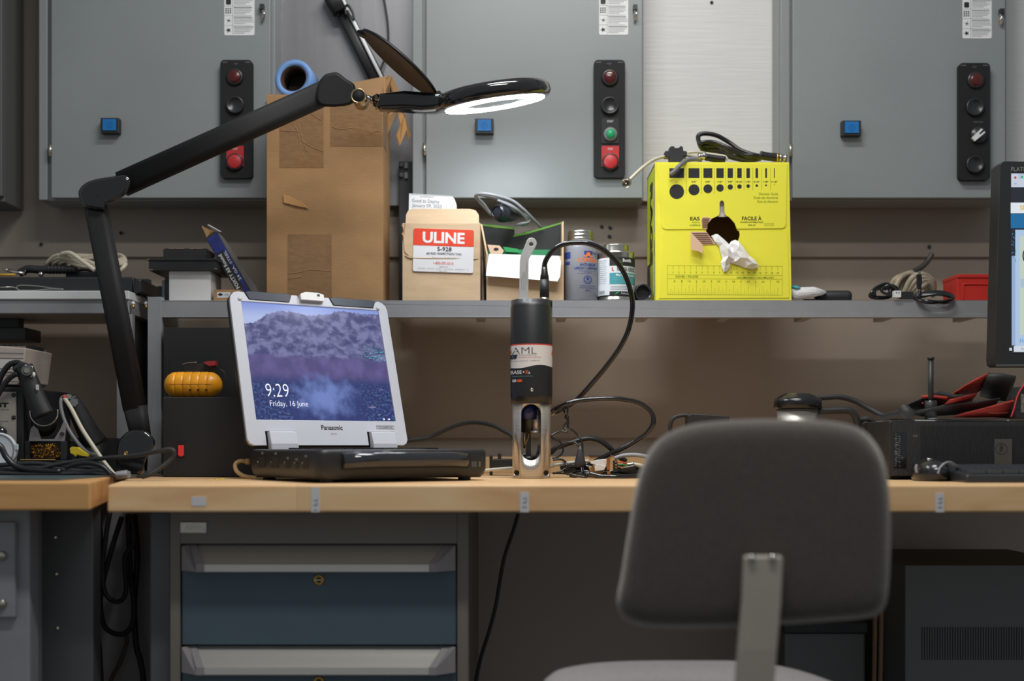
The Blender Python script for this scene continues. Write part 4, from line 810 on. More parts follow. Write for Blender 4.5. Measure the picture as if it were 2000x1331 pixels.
# ================================================================ things on the white-topped shelf
Zs = 2.68; LS2 = LS
b = MB(); b.box((-1.5, Zs, LS2), (X(262, Zs), 2.86, H(541, Zs)), black); b.box((X(262, Zs), Zs, LS2), (X(276, Zs), 2.86, H(545, Zs)), black)
b.text('WORKSTATION', X(70, Zs), 0, X(112, Zs), 1, lambda u, v: Vector((u, Zs - .0004, H(555.5 + 2.4 * v, Zs))), M('grey_print', (78, 78, 78), .5)) if False else None
solo('instrument_case', 'flat black instrument case on the white-topped shelf', 'case', b, bevel=.004)
LC = H(541, Zs)
b = MB(); b.box((X(262, 2.7) + .0005 + .018, 2.78, LS - .30), (X(292, 2.78), 2.8, LS + .03), M('dark_grey_box', (50, 50, 52), .5)) if False else None
t = Thing('cable_coil', 'bundle of cream network cable on the flat black case', 'cable', P(170, 541, 2.74)); t.e.location.z = LC; t.off.z = LC; b = MB()
for i in range(7):
    rnd = random.Random(40 + i); e = lambda k=4: rnd.uniform(-k, k)
    b.tube(L3((92 + i * 5 + e(), 517 + e(3), 2.74 + e() * .004), (112 + i * 4, 500 + i * 2 + e(2), 2.71), (160 + e(), 508 + i * 2 + e(), 2.7), (205 + e(), 520 + e(3), 2.71), (243 - i * 3, 512 + e(), 2.74), (236, 499 + i * 2, 2.77), (200, 502 + e(), 2.78), (140 + e(), 500 + i * 3, 2.77)), .0045, M('cream_network_cable', (176, 166, 146), .5, var=.12, scale=(40, 40, 40)), closed=True, n=8)
b.tube(L3((120, 496, 2.7), (138, 495, 2.69), (160, 510, 2.68), (185, 528, 2.68)), .0048, cream); b.tube(L3((228, 536, 2.7), (240, 524, 2.7), (246, 516, 2.71)), .0048, cream)
t.part('cable', b)
t = Thing('screwdriver', 'screwdriver with a silver shank and ribbed black handle on the flat case', 'screwdriver', P(80, 541, 2.7)); t.e.location.z = LC; t.off.z = LC
b = MB(); b.tube(L3((15, 529, 2.695), (48, 535, 2.695)), .0034, chrome, n=10, sm=1); b.lathe(P(5, 526, 2.695), (1, 0, -.2), [(.0005, 0), (.003, .006), (.0034, .012)], nickel, n=10); t.part('shank', b)
b = MB(); b.tube(L3((38, 534, 2.71), (55, 526, 2.71), (75, 527, 2.71), (110, 527, 2.71), (150, 526, 2.71)), .0088, black, n=12)
for q_ in range(8): b.cyl(P(95 + q_ * 7, 527, 2.71), P(98 + q_ * 7, 527, 2.71), .0098, black, n=12)
b.ball(P(80, 536, 2.705), .006, chrome); b.lathe(P(52, 532, 2.702), (-1, -.3, 0), [(.006, 0), (.008, .004), (.005, .006)], gloss, n=20); t.part('handle', b)
b = MB(); b.tube(L3((-20, 538, 2.69), (30, 537, 2.69)), .003, M('yellow_pencil', (190, 150, 50), .5), n=6, sm=1); o = solo('pencil', 'yellow pencil lying on the flat black case', 'pencil', b)
b = MB(); b.box((X(128, 2.72), 2.72, LC), (X(190, 2.72), 2.74, H(531, 2.72)), black); b.tube(L3((140, 531, 2.725), (165, 527, 2.725), (190, 531, 2.725)), .004, black); solo('pliers', 'dark pliers lying on the flat case beside the cream cable', 'pliers', b, bevel=.002)
t = Thing('tweezers', 'pair of angled silver tweezers on the white shelf edge', 'tweezers', P(60, 568, 2.65)); t.e.location.z = LS; t.off.z = LS; b = MB(); tw = M('polished_steel', (190, 186, 178), .2, 1.0)
b.beam(P(-30, 562, 2.652), P(27, 561, 2.652), .0016, .0016, .006, .006, tw); b.tube(L3((27, 561, 2.652), (32, 563, 2.652), (37, 567, 2.652)), .0012, tw, n=6)
b.tube(L3((32, 563, 2.657), (38, 557.5, 2.657), (70, 558.5, 2.657), (100, 562.5, 2.654), (124, 565, 2.652)), .0012, tw, n=6); b.tube(L3((37, 567, 2.652), (70, 567, 2.652), (98, 564.5, 2.652), (124, 565, 2.652)), .0011, tw, n=6); t.part('prong', b)
b = MB(); Zh = 2.72; b.box((-1.5, Zh, H(664, Zh)), (X(50, Zh), Zh + .09, H(640, Zh)), black); b.box((-1.45, Zh + .02, H(640, Zh)), (X(30, Zh), Zh + .05, H(612.5, 2.64)), black); solo('power_strip', 'black power strip fixed beneath the white-topped shelf', 'power strip', b, bevel=.002)
# dark unit standing in the gap between the two riser shelves
b = MB(); Zg = 2.78; b.prism([(256, 560), (252, 540), (272, 545), (281, 549), (281, 640), (258, 640)], fp(Zg), (0, .02, 0), black) if False else None
b.box((X(270, 2.82), 2.82, LT), (X(291, 2.82), 2.84, H(545, 2.82)), black); b.box((X(258, 2.83), 2.84, LT), (X(270, 2.83), 2.855, H(600, 2.83)), black)
solo('cable_trunking', 'tall dark trunking in the gap between the two riser shelves', 'trunking', b, bevel=.001)
# ================================================================ magnifier lamp
ZM = 2.42
t = Thing('magnifier_lamp', 'black articulated magnifier lamp with a glowing white ring, clamped to the bench', 'lamp', P(268, 935, ZM)); t.e.location.z = BT; t.off.z = BT
b = MB(); b.cyl(P(252, 938, ZM), P(252, 905, ZM), .012, nickel, n=20); b.box((X(232, ZM), ZM - .03, BT), (X(272, ZM), ZM + .03, BT + .008), darkmetal)
b.cyl((X(252, ZM), ZM, BT - .0), (X(252, ZM), ZM, BT + .03), .016, ring_grey, n=20); t.part('clamp', b)
b = MB(); q = [(230, 865), (252, 842), (270, 838), (286, 842), (300, 856), (303, 868), (292, 886), (284, 905), (278, 926), (242, 926), (228, 912)]
q = [(p_.x, p_.y) for p_ in catmull([Vector((x, y, 0)) for x, y in q], 4, True)]; rings = []
for d, k in ((-.022, .86), (-.019, .95), (-.012, 1), (.012, 1), (.019, .95), (.022, .86)): rings.append([P(266 + (x - 266) * k, 882 + (y - 882) * k, ZM + d) for x, y in q])
b.loft(rings, gloss); b.lathe(P(246, 886, ZM - .022), (0, -1, 0), [(.004, 0), (.004, .001), (.003, .0015), (.0028, .0005), (0, .0005)], brass, n=16)
kb = t.part('base_joint', b)
b = MB(); b.beam(P(186, 396, ZM), P(264, 800, ZM), .043, .044, .034, .034, satin); b.beam(P(264, 796, ZM), P(276, 858, ZM), .044, .037, .034, .030, satin); t.part('lower_arm', b)
b = MB()
q = [(165, 405), (154, 384), (155, 370), (168, 357), (190, 349), (222, 344), (246, 340), (258, 352), (248, 378), (226, 392), (206, 400), (202, 412)]
q = [(p_.x, p_.y) for p_ in catmull([Vector((x, y, 0)) for x, y in q], 4, True)]; rings = []
for d, k in ((-.024, .80), (-.022, .91), (-.016, .98), (-.008, 1), (.008, 1), (.016, .98), (.022, .91), (.024, .80)): rings.append([P(198 + (x - 198) * k, 375 + (y - 375) * k, ZM + d) for x, y in q])
b.loft(rings, gloss); b.cyl(P(196, 378, ZM - .0235), P(196, 378, ZM - .0255), .006, gloss); t.part('elbow_joint', b)
b = MB(); b.beam(P(238, 360, ZM), P(642, 178, ZM), .048, .046, .036, .036, satin); t.part('upper_arm', b)
b = MB(); q = [(623, 206), (618, 172), (632, 148), (648, 142), (660, 142), (676, 154), (692, 165), (694, 182), (684, 205)]
q = [(p_.x, p_.y) for p_ in catmull([Vector((x, y, 0)) for x, y in q], 4, True)]; rings = []
for d, k in ((-.024, .84), (-.021, .95), (-.013, 1), (.013, 1), (.021, .95), (.024, .84)): rings.append([P(655 + (x - 655) * k, 176 + (y - 176) * k, ZM + d) for x, y in q])
b.loft(rings, satin); kn = t.part('wrist_joint', b)
b = MB(); b.lathe(P(700, 187, ZM - .025), (0, 1, 0), [(.012, 0), (.0150, 0), (.0150, .05), (.012, .05), (.012, 0)], M('pale_gold_ring', (190, 170, 130), .25, 1.0), n=36, caps=False); b.lathe(P(700, 187, ZM - .0245), (0, 1, 0), [(0, 0), (.0128, 0), (.0128, .048), (0, .048)], satin, n=32)
b.cyl(P(710, 188, ZM), P(729, 196, ZM), .0060, chrome, n=20); b.cyl(P(726, 194, ZM), P(732, 197, ZM), .0078, chrome, n=20)
b.loft([[P(728 + u, 197 + v, ZM + w_) for u, v, w_ in ((-2, -8, -.008), (1, 10, -.008), (1, 10, .008), (-2, -8, .008))], [P(737 + u, 200 + v, ZM + w_) for u, v, w_ in ((-2, -17, -.013), (4, 14, -.013), (4, 14, .013), (-2, -17, .013))], [P(742 + u, 201 + v, ZM + w_) for u, v, w_ in ((-3, -17, -.014), (4, 14, -.014), (4, 14, .014), (-3, -17, .014))]], M('dark_chrome', (120, 112, 104), .12, 1.0))
b.cyl(P(736, 212, ZM - .014), P(736, 212, ZM - .012), .003, brass); t.part('swivel', b, kn)
# head
a9 = math.radians(8.6); el = math.radians(9.2)
hx = Vector((math.cos(a9), 0, math.sin(a9))); hy = Vector((0, math.cos(el), math.sin(el))); hy = (hy - hx * hy.dot(hx)).normalized(); hn = hx.cross(hy).normalized()
HC = P(966, 199, ZM); Rr = .113
hp = lambda u, v, w_: HC + hx * u + hy * v + hn * w_
# elliptical-ish head ring
def ring3(r, h, n=72): return [hp(r * math.cos(2 * PI * k / n), r * math.sin(2 * PI * k / n), h) for k in range(n)]
b = MB(); prof = [(.102, -.004), (.109, -.001), (Rr, .006), (.112, .018), (.105, .026), (.092, .0295), (.070, .0295), (.058, .024), (.054, .012), (.054, 0), (.064, -.003), (.102, -.004)]
b.loft([ring3(r, h) for r, h in prof], gloss, caps=False)
se = []
def sec(px, py, hh, dd): c = P(px, py, ZM); return [c + Vector((0, 1, 0)) * q_[0] + Vector((0, 0, 1)) * q_[1] for q_ in rrect(-dd, -hh, dd, hh, min(hh, dd) * .6, 5)]
b.loft([sec(741, 201, .0150, .016), sec(746, 201, .0158, .018), sec(790, 199, .0185, .021), sec(825, 202, .0180, .024), sec(850, 203, .0160, .028), sec(868, 201, .0130, .030)], gloss)
hd = t.part('lamp_head', b)
glow = M('glowing_diffuser', (242, 248, 255), .5, emit=36.0)
b = MB(); b.loft([ring3(.0995, -.0035), ring3(.0985, -.0062), ring3(.064, -.0062), ring3(.063, -.0035)], glow, caps=False); t.part('ring_light', b, hd, label='glowing white LED ring')
b = MB(); b.lathe(hp(0, 0, -.0045), hn, [(.0632, 0), (.0632, .008), (.04, .012), (.02, .014), (0, .015)], M('lens_glass', (214, 226, 230), .12, trans=.55), n=48, caps=False); b.lathe(hp(0, 0, -.0045), hn, [(.0632, 0), (.04, -.0006), (0, -.001)], M('lens_glass', 0), n=48, caps=False); t.part('lens', b, hd)
# cover
c0, c1 = P(858, 184, ZM), P(710, 60, ZM); cx_ = (c1 - c0).normalized(); cy_ = Vector((-.01, 1, -.015)); cy_ = (cy_ - cx_ * cy_.dot(cx_)).normalized(); cn = cx_.cross(cy_).normalized(); cn = cn if cn.z > 0 else -cn
cc_ = (c0 + c1) / 2; rc = (c1 - c0).length / 2
b = MB(); cr = lambda r, h, n=64: [cc_ + cx_ * r * math.cos(2 * PI * k / n) + cy_ * r * math.sin(2 * PI * k / n) * .86 + cn * h for k in range(n)]
cov = M('black_cover_plastic', (26, 25, 25), .4, spec=.3)
b.loft([cr(.0001, .004), cr(rc * .5, .0045), cr(rc * .9, .001), cr(rc, -.003), cr(rc, -.006), cr(rc * .96, -.007), cr(rc * .88, -.0055), cr(.0001, -.003)], cov, caps=False)
b.cyl(c0 + Vector((0, -.02, -.004)), c0 + Vector((0, .02, -.004)), .005, cov, n=14); b.box(tuple(c0 + Vector((-.006, -.014, -.012))), tuple(c0 + Vector((.012, .014, -.002))), cov)
b.loft([[c1 + cy_ * s_ * .022 + cx_ * e + cn * f_ for s_, e, f_ in ((-1, -.01, -.006), (1, -.01, -.006), (1, -.01, .0), (-1, -.01, .0))], [c1 + cy_ * s_ * .012 + cx_ * .006 + cn * f_ for s_, f_ in ((-1, -.012), (1, -.012), (1, -.008), (-1, -.008))]], cov)
t.part('lens_cover', b, hd)
# the lamp's own light: the glowing ring above is the emitter
# ================================================================ laptop
th = math.radians(34.5); ph = math.radians(17.9); LW, LH, LD = .349, .3188, .302
t = Thing('laptop', 'rugged silver laptop open on the bench, showing a lake lock screen', 'laptop', (-.4996, 2.327, BT), rotz=th, local=True)
base_m = M('laptop_black', (34, 34, 35), .4, bump=.05, scale=(200, 200, 200)); mag = M('silver_magnesium', (196, 197, 204), .42, bump=.04, scale=(400, 400, 400))
b = MB(); out = rrect(0, -LD, LW, 0, .02, 5)
def lp(pts, z, k=1.0): return [Vector((LW / 2 + (x - LW / 2) * k, -LD / 2 + (y + LD / 2) * k, z)) for x, y in pts]
b.loft([lp(out, .006, .955), lp(out, .012, .985), lp(out, .022, 1), lp(out, .050, 1), lp(out, .056, .99), lp(out, .0575, .975)], base_m)
for x_, y_ in ((.03, -.03), (.31, -.03), (.03, -.275), (.31, -.275)): b.cyl((x_, y_, 0), (x_, y_, .008), .012, rubber, n=16)
bs = t.part('base', b)
b = MB()                                               # carrying handle along the front edge
b.loft([[Vector((x_, y0 + a, z0 + c_)) for a, c_ in ((0, 0), (-.010, .004), (-.014, .014), (-.010, .026), (0, .030), (.004, .015))] for x_, y0, z0 in ((.045, -LD + .002, .022), (.075, -LD - .008, .024), (.12, -LD - .012, .025), (.24, -LD - .012, .025), (.285, -LD - .008, .024), (.300, -LD + .002, .022))], M('handle_black', (36, 38, 42), .10, coat=.5)); t.part('carry_handle', b, bs)
for y_, w_, h_ in ((-.265, .02, .016), (-.225, .012, .010), (-.19, .02, .012), (-.14, .03, .02), (-.08, .03, .02)):
    b = MB(); b.box((-.0008, y_, .024), (.002, y_ + w_, .024 + h_), ink); b.box((-.0012, y_ + w_ * .3, .024 + h_ + .004), (.001, y_ + w_ * .3 + .006, .024 + h_ + .008), ring_grey); b.cyl((-.001, y_ + w_ + .004, .034), (.001, y_ + w_ + .004, .034), .0016, nickel, n=10); t.part('side_port', b, bs)
b = MB(); b.box((.308, -LD - .0006, .025), (.320, -LD + .002, .035), M('grey_icon_port', (74, 74, 76), .5)); b.box((.324, -LD - .0006, .025), (.328, -LD + .002, .035), M('olive_icon_port', (96, 94, 80), .5)); t.part('front_port', b, bs)
b = MB(); keys = M('keycap_black', (28, 28, 30), .5)
for r_ in range(6):
    for k_ in range(13): b.box((.045 + k_ * .02, -.10 - r_ * .019 + .0, .0575), (.062 + k_ * .02, -.084 - r_ * .019, .0600), keys)
b.box((.14, -.285, .0575), (.22, -.235, .0583), ring_grey); t.part('keyboard', b, bs)
upv = Vector((0, math.sin(ph), math.cos(ph))); nrm = Vector((0, -math.cos(ph), math.sin(ph))); L0 = Vector((0, 0, .065))
KL = .946
lm = lambda e: (lambda u, v: L0 + Vector((u * KL, 0, 0)) + upv * (v * KL) + nrm * e)
b = MB(); LW, LH = .369, .337; lo = rrect(0, 0, LW, LH, .022, 6); g = lambda k, e: [lm(e)(LW / 2 + (u - LW / 2) * k, LH / 2 + (v - LH / 2) * k) for u, v in lo]
b.loft([g(.955, -.026), g(.99, -.022), g(1.004, -.014), g(1.004, -.006)], base_m)
ld = t.part('lid_shell', b)
scr = [(.0245, .0545), (.3465, .0545), (.3465, .315), (.0245, .315)]
notch = [(.0, 0)]
ol = [(.012, 0), (.040, 0), (.040, .030), (.108, .030), (.108, 0), (.272, 0), (.272, .030), (.338, .030), (.338, 0), (.357, 0), (.364, .004), (.368, .012), (LW, LH - .022), (.366, LH - .010), (.358, LH - .003), (.348, LH), (.341, LH - .003), (.334, LH - .0175), (.236, LH - .0175), (.228, LH), (.215, LH), (.210, LH - .012), (.158, LH - .012), (.153, LH), (.140, LH), (.133, LH - .0175), (.042, LH - .0175), (.033, LH - .001), (.020, LH), (.010, LH - .003), (.002, LH - .012), (0, LH - .024), (0, .014), (.004, .004)]
b = MB(); b.prism(ol, lm(0), nrm * -.007, mag, holes=[scr]); bz = t.part('bezel', b, ld, bevel=.0008)
b = MB(); b.text('Panasonic', .166, .0440, .215, .0335, lm(.0004), ink, .02); b.text('CF-31', .186, .0265, .199, .0225, lm(.0004), ring_grey)
def fr(x0, y0, x1, y1, w_, e, m): b.prism([(x0, y0), (x1, y0), (x1, y1), (x0, y1)], lm(e), (0, 0, 0), m, holes=[[(x0 + w_, y0 + w_), (x1 - w_, y0 + w_), (x1 - w_, y1 - w_), (x0 + w_, y1 - w_)]])
fr(.296, .036, .339, .044, .0006, .0004, ink); b.text('TOUGHBOOK', .299, .0425, .336, .0375, lm(.0004), ink)
t.part('lettering', b, bz)
for x0, x1 in ((.042, .133), (.236, .334)):
    b = MB(); b.prism([(x0 - .006, LH - .002), (x0 + .0005, LH - .017), (x1 - .0005, LH - .017), (x1 + .006, LH - .002), (x1 + .001, LH + .0015), (x0 + .001, LH + .0015)], lm(.0015), nrm * -.009, M('bumper_rubber', (34, 40, 52), .4)); t.part('rubber_bumper', b, ld, bevel=.001)
b = MB(); b.prism([(.157, LH - .013), (.211, LH - .013), (.213, LH + .002), (.200, LH + .006), (.170, LH + .006), (.157, LH + .001)], lm(.009), nrm * -.016, M('latch_white', (214, 212, 208), .4)); b.rect(.196, LH - .003, .202, LH + .002, lm(.0094), ink); t.part('lid_latch', b, ld, bevel=.0012)
for x_, y_ in ((.022, LH - .017), (.346, LH - .017)):
    b = MB(); p = lm(0)(x_, y_); b.lathe(p, nrm, [(.0042, 0), (.0038, .0018), (0, .0024)], M('light_bumper', (196, 196, 198), .4), n=16); t.part('lid_bumper', b, ld)
for x0, x1 in ((.044 * KL, .104 * KL), (.276 * KL, .334 * KL)):
    b = MB(); b.loft([[Vector((x, y, z)) for x in (x0, x1) for y, z in ()] or [Vector((x0, .002, .052)), Vector((x0, -.014, .052)), Vector((x1, -.014, .052)), Vector((x1, .002, .052))], [Vector((x0, .004, .066)), Vector((x0, -.013, .068)), Vector((x1, -.013, .068)), Vector((x1, .004, .066))], [Vector((x0, .010, .090)), Vector((x0, -.003, .092)), Vector((x1, -.003, .092)), Vector((x1, .010, .090))]], mag, smooth=False); t.part('hinge', b, ld, bevel=.002)
# screen picture as a lit display
sm = bpy.data.materials.new('lock_screen_picture'); sm.use_nodes = True; nt = sm.node_tree; bs_ = nt.nodes['Principled BSDF']; NL = nt.links.new
def nd(k, **kw):
    n_ = nt.nodes.new(k)
    for a_, v_ in kw.items(): setattr(n_, a_, v_)
    return n_
def mth(op, a_, b_=None, c_=None):
    n_ = nd('ShaderNodeMath', operation=op)
    for i_, q_ in enumerate((a_, b_, c_)):
        if q_ is None: continue
        if isinstance(q_, (int, float)): n_.inputs[i_].default_value = q_
        else: NL(q_, n_.inputs[i_])
    return n_.outputs[0]
uv = nd('ShaderNodeUVMap'); sp = nd('ShaderNodeSeparateXYZ'); NL(uv.outputs[0], sp.inputs[0]); U, V = sp.outputs[0], sp.outputs[1]
def noise(sx, sy, sc=1, det=6, dist=0.0):
    mp_ = nd('ShaderNodeMapping'); mp_.inputs['Scale'].default_value = (sx, sy, 1); NL(uv.outputs[0], mp_.inputs[0]); n_ = nd('ShaderNodeTexNoise'); n_.inputs['Scale'].default_value = sc; n_.inputs['Detail'].default_value = det; n_.inputs['Distortion'].default_value = dist; NL(mp_.outputs[0], n_.inputs['Vector']); return n_.outputs['Fac']
def mixc(f_, a_, b_):
    n_ = nd('ShaderNodeMix', data_type='RGBA')
    if isinstance(f_, (int, float)): n_.inputs[0].default_value = f_
    else: NL(f_, n_.inputs[0])
    for i_, q_ in ((6, a_), (7, b_)):
        if isinstance(q_, tuple): n_.inputs[i_].default_value = tuple(lin(x) for x in q_) + (1,)
        else: NL(q_, n_.inputs[i_])
    return n_.outputs[2]
def ss(x_, a_, b_):
    n_ = nd('ShaderNodeMapRange', interpolation_type='SMOOTHSTEP'); NL(x_, n_.inputs[0]); n_.inputs[1].default_value = a_; n_.inputs[2].default_value = b_; return n_.outputs[0]
sky = mixc(ss(V, .86, 1.0), (176, 190, 232), (132, 152, 220))
hill = mixc(ss(noise(9, 9, 1.5, 10, .2), .38, .64), (64, 66, 116), (122, 122, 168)); hill = mixc(ss(noise(18, 14, 1.4, 6), .62, .78), hill, (150, 148, 176)); hill = mixc(ss(noise(40, 46, 1, 3), .66, .72), hill, (84, 120, 150))
hill = mixc(mth('MULTIPLY', ss(noise(60, 70, 1, 3), .55, .62), mth('MULTIPLY', ss(U, .78, .92), mth('SUBTRACT', 1.0, ss(V, .60, .70)))), hill, (90, 190, 190))
line = mth('ADD', mth('ADD', .90, mth('MULTIPLY', mth('SUBTRACT', noise(5, .01, 1, 2), .5), .10)), mth('MULTIPLY', mth('SUBTRACT', noise(34, .01, 1, 4), .5), .06))
dip = mth('MULTIPLY', ss(U, .26, .02), .16)
n0 = nd('ShaderNodeMapRange', interpolation_type='SMOOTHSTEP'); NL(U, n0.inputs[0]); n0.inputs[1].default_value = .02; n0.inputs[2].default_value = .24; n0.inputs[3].default_value = .08; n0.inputs[4].default_value = -.03
line = mth('SUBTRACT', line, n0.outputs[0]); line = mth('ADD', line, mth('MULTIPLY', ss(U, .55, .7), .04))
hm = ss(mth('SUBTRACT', line, V), -.004, .006); c_ = mixc(hm, sky, hill)
water = mixc(ss(noise(9, 5, 1, 6), .35, .65), (78, 70, 122), (98, 88, 142)); water = mixc(ss(V, .30, .42), (40, 52, 110), water)
wm = ss(mth('ADD', V, mth('MULTIPLY', mth('SUBTRACT', noise(9, 3, 1, 4), .5), .06)), .57, .53); n0 = nd('ShaderNodeMath', operation='SUBTRACT')
c_ = mixc(mth('SUBTRACT', 1.0, ss(mth('ADD', V, mth('MULTIPLY', mth('SUBTRACT', noise(9, 3, 1, 4), .5), .06)), .53, .57)), c_, water)
du = mth('MULTIPLY', mth('SUBTRACT', U, .50), 4.2); dv = mth('MULTIPLY', mth('SUBTRACT', V, .20), 5.6); rad = mth('SQRT', mth('ADD', mth('MULTIPLY', du, du), mth('MULTIPLY', dv, dv)))
c_ = mixc(mth('SUBTRACT', 1.0, ss(mth('ADD', rad, mth('MULTIPLY', mth('SUBTRACT', noise(14, 9, 1, 7), .5), 1.6)), .1, 1.3)), c_, (112, 132, 196))
bank = mth('ADD', mth('MULTIPLY', ss(noise(26, 26, 1, 6), .44, .50), 1.0), 0.0)
sh = mth('ADD', mth('ABSOLUTE', mth('SUBTRACT', U, .52)), mth('MULTIPLY', mth('SUBTRACT', noise(7, 7, 1, 5), .5), .5)); low = mth('MULTIPLY', ss(sh, .22, .34), mth('SUBTRACT', 1.0, ss(V, .25, .38)))
leaf = mixc(ss(noise(50, 50, 1, 4), .48, .62), (38, 46, 98), (66, 88, 146)); leaf = mixc(ss(noise(36, 60, 1, 3), .62, .70), leaf, (50, 118, 150)); leaf = mixc(ss(noise(10, 26, 1, 3), .64, .72), leaf, (130, 128, 160))
c_ = mixc(low, c_, leaf)
bs_.inputs['Base Color'].default_value = (.01, .01, .012, 1); bs_.inputs['Roughness'].default_value = .22; NL(c_, bs_.inputs['Emission Color']); bs_.inputs['Emission Strength'].default_value = .92
b = MB(); b.rect(.0245, .0545, .3465, .315, lm(-.0035), sm)
me = b.mesh('display'); me.uv_layers.new(name='UVMap')
for lpz, co in zip(me.uv_layers[0].data, ((0, 0), (1, 0), (1, 1), (0, 1))): lpz.uv = co
dsp = bpy.data.objects.new('display', me); col.objects.link(dsp); dsp.parent = ld
wh = M('white_screen_text', (235, 238, 250), .5, emit=.95)
b = MB(); b.text('9:29', .0545, .1345, .1055, .1060, lm(-.0031), wh, -.012); b.text('Friday, 16 June', .060, .0975, .145, .0820, lm(-.0031), wh, -.006); b.rect(.318, .058, .3215, .062, lm(-.0031), wh); b.flat(circ(.332, .060, .003, .0018, n=12), lm(-.0031), wh); t.part('screen_text', b, ld)
# tan cable plugged into the laptop's side
b = MB(); b.tube(L3((486, 903, 2.40), (470, 901, 2.395), (460, 907, 2.39), (462, 920, 2.38), (476, 930, 2.38), (500, 934, 2.39)), .0042, M('tan_cable', (190, 158, 108), .5), n=10); b.cyl(P(480, 902, 2.40), P(488, 902, 2.40), .006, M('tan_cable', 0), n=12)
solo('cable', 'tan cable curling out of the laptop side beside the black box', 'cable', b)
b = MB(); rnd = random.Random(2)
for i in range(9): p = P(416 + rnd.uniform(0, 17), 0, 2.28); b.ball(Vector((p.x, 2.28 + rnd.uniform(-.02, .02), BT + .001)), .0018, M('yellow_crumb', (220, 190, 60), .6), n=6)
solo('crumbs', 'scatter of yellow crumbs on the bench before the laptop', 'crumbs', b, kind='stuff')
# ================================================================ sensor instrument
ZA = 2.40; xc = X(1038, ZA); t = Thing('water_sensor', 'upright cylindrical instrument with black housing and slotted steel guard', 'instrument', (xc, ZA, BT))
R1, R2_ = .0410, .0372; zc_t = H(772, ZA); zt = H(590, ZA); o = (xc, ZA, 0); housing = M('black_housing', (30, 30, 31), .42, coat=.1)
b = MB(); b.lathe(o, (0, 0, 1), [(R1 * .97, H(790, ZA)), (R1, H(772, ZA) - .0), (R1, H(602, ZA)), (R1 - .0012, H(600, ZA)), (R1 - .0012, zt + .002), (R1 - .003, zt)], housing, n=72)
b.lathe(o, (0, 0, 1), [(R1, zc_t), (R1 * .99, H(800, ZA)), (R1 * .88, H(830, ZA))], housing, n=72, caps=False) if False else None
b.box((xc + .034, ZA - .012, H(602, ZA)), (xc + .0405, ZA + .012, zt + .001), housing)
hs = t.part('housing', b)
g = cylmap(1038, ZA, R1, .0003); g2 = cylmap(1038, ZA, R1, .0007)
lw = M('label_white_satin', (224, 220, 216), .4)
us = [997 + 82 * k / 40 for k in range(41)]; wave = lambda u: 716 + 3.2 * math.cos((u - 1012) / 82 * 2 * PI * .95)
b = MB(); b.strip([(u, 674) for u in us], [(u, wave(u)) for u in us], g, lw); b.strip([(u, 671.5) for u in us], [(u, 674) for u in us], g, red_ink)
b.text('AML', 1000.5, 678.5, 1047, 691, g2, ink, -.018); b.text('OCEANOGRAPHIC', 1013, 692.7, 1047, 694.6, g2, ink_grey); b.text('EMPOWERING DATA COLLECTION', 1011, 697, 1055, 699.2, g2, red_ink); b.text('www.amloceanographic.com   +1 250 656 0771', 997.5, 703.8, 1053, 706.2, g2, ink)
b.strip([(997.2 + k * 1.43, 692) for k in range(11)], [(997.2 + k * 1.13, 700.5) for k in range(11)], g2, M('navy_logo', (36, 42, 58), .5)); b.strip([(1001.5 + k * .3, 694) for k in range(4)], [(1003 + k * .3, 698.6) for k in range(4)], cylmap(1038, ZA, R1, .001), M('pale_blue_stroke', (120, 140, 170), .5)); b.flat([(997.1, 684), (1000, 683), (998.6, 691), (997.1, 691)], g2, red_ink); b.flat([(1077, 684), (1079, 683), (1078.8, 691.5), (1076, 691.5)], g2, red_ink)
b.text('BASE', 998.5, 723.5, 1019, 730.5, g2, white_ink, .012); b.flat(circ(1022.5, 727, 1.5), g2, white_ink); b.text('X', 1025, 723, 1031.5, 730.5, g2, M('orange_logo', (224, 88, 34), .5), .03); b.text('2', 1031, 726.5, 1035, 730.5, g2, white_ink, .02)
b.text('multiparameter instrument', 1000, 734, 1040, 736.2, g2, M('pale_teal', 0)); b.rect(1001.5, 741, 1008.5, 746, g2, white_ink); b.text('RS', 1003, 742, 1007, 745, cylmap(1038, ZA, R1, .001), ink); b.flat(rrect(1010.5, 741, 1019.5, 746.2, 1.2), g2, M('orange_logo', 0))
t.part('wrap_label', b, hs, label='white wrap label with black lettering')
b = MB()
for py, rr_ in ((762, .0036), (778, .0050)):
    p = Vector((xc, ZA - (R1 if py < 770 else R2_ + .0005), H(py, ZA - R1))); b.lathe(p, (0, -1, 0), [(rr_, 0), (rr_, .001), (rr_ * .55, .0016), (rr_ * .5, .0004), (0, .0004)], nickel, n=20)
t.part('screw', b, hs)
# guard: tube with cut slots
m1 = MB(); m1.lathe(o, (0, 0, 1), [(R2_, BT), (R2_, zc_t - .0005), (R2_ - .003, zc_t - .0005), (R2_ - .003, BT), (R2_, BT)], steel, n=96, caps=False)
A = m1.mesh('g', (xc, ZA, BT)); fix(A)
m2 = MB(); m2.prism(stadium(1037.5, 789, 900, 19.5), fp(ZA - .06), (0, .12, 0), steel); B = m2.mesh('c', (xc, ZA, BT)); fix(B); A = cut(A, B)
for px, rr_ in ((1009, .0052), (1066.5, .0052)):
    m2 = MB(); p = P(px, 924, ZA - .02); m2.cyl((p.x, ZA - .06, p.z), (p.x, ZA, p.z), rr_, steel, n=24); B = m2.mesh('c', (xc, ZA, BT)); fix(B); A = cut(A, B)
A.name = 'sensor_guard'; go = bpy.data.objects.new('sensor_guard', A); col.objects.link(go); go.parent = t.e
if not A.materials: A.materials.append(steel)
b = MB(); bl = M('blue_sensor', (22, 32, 84), .3)
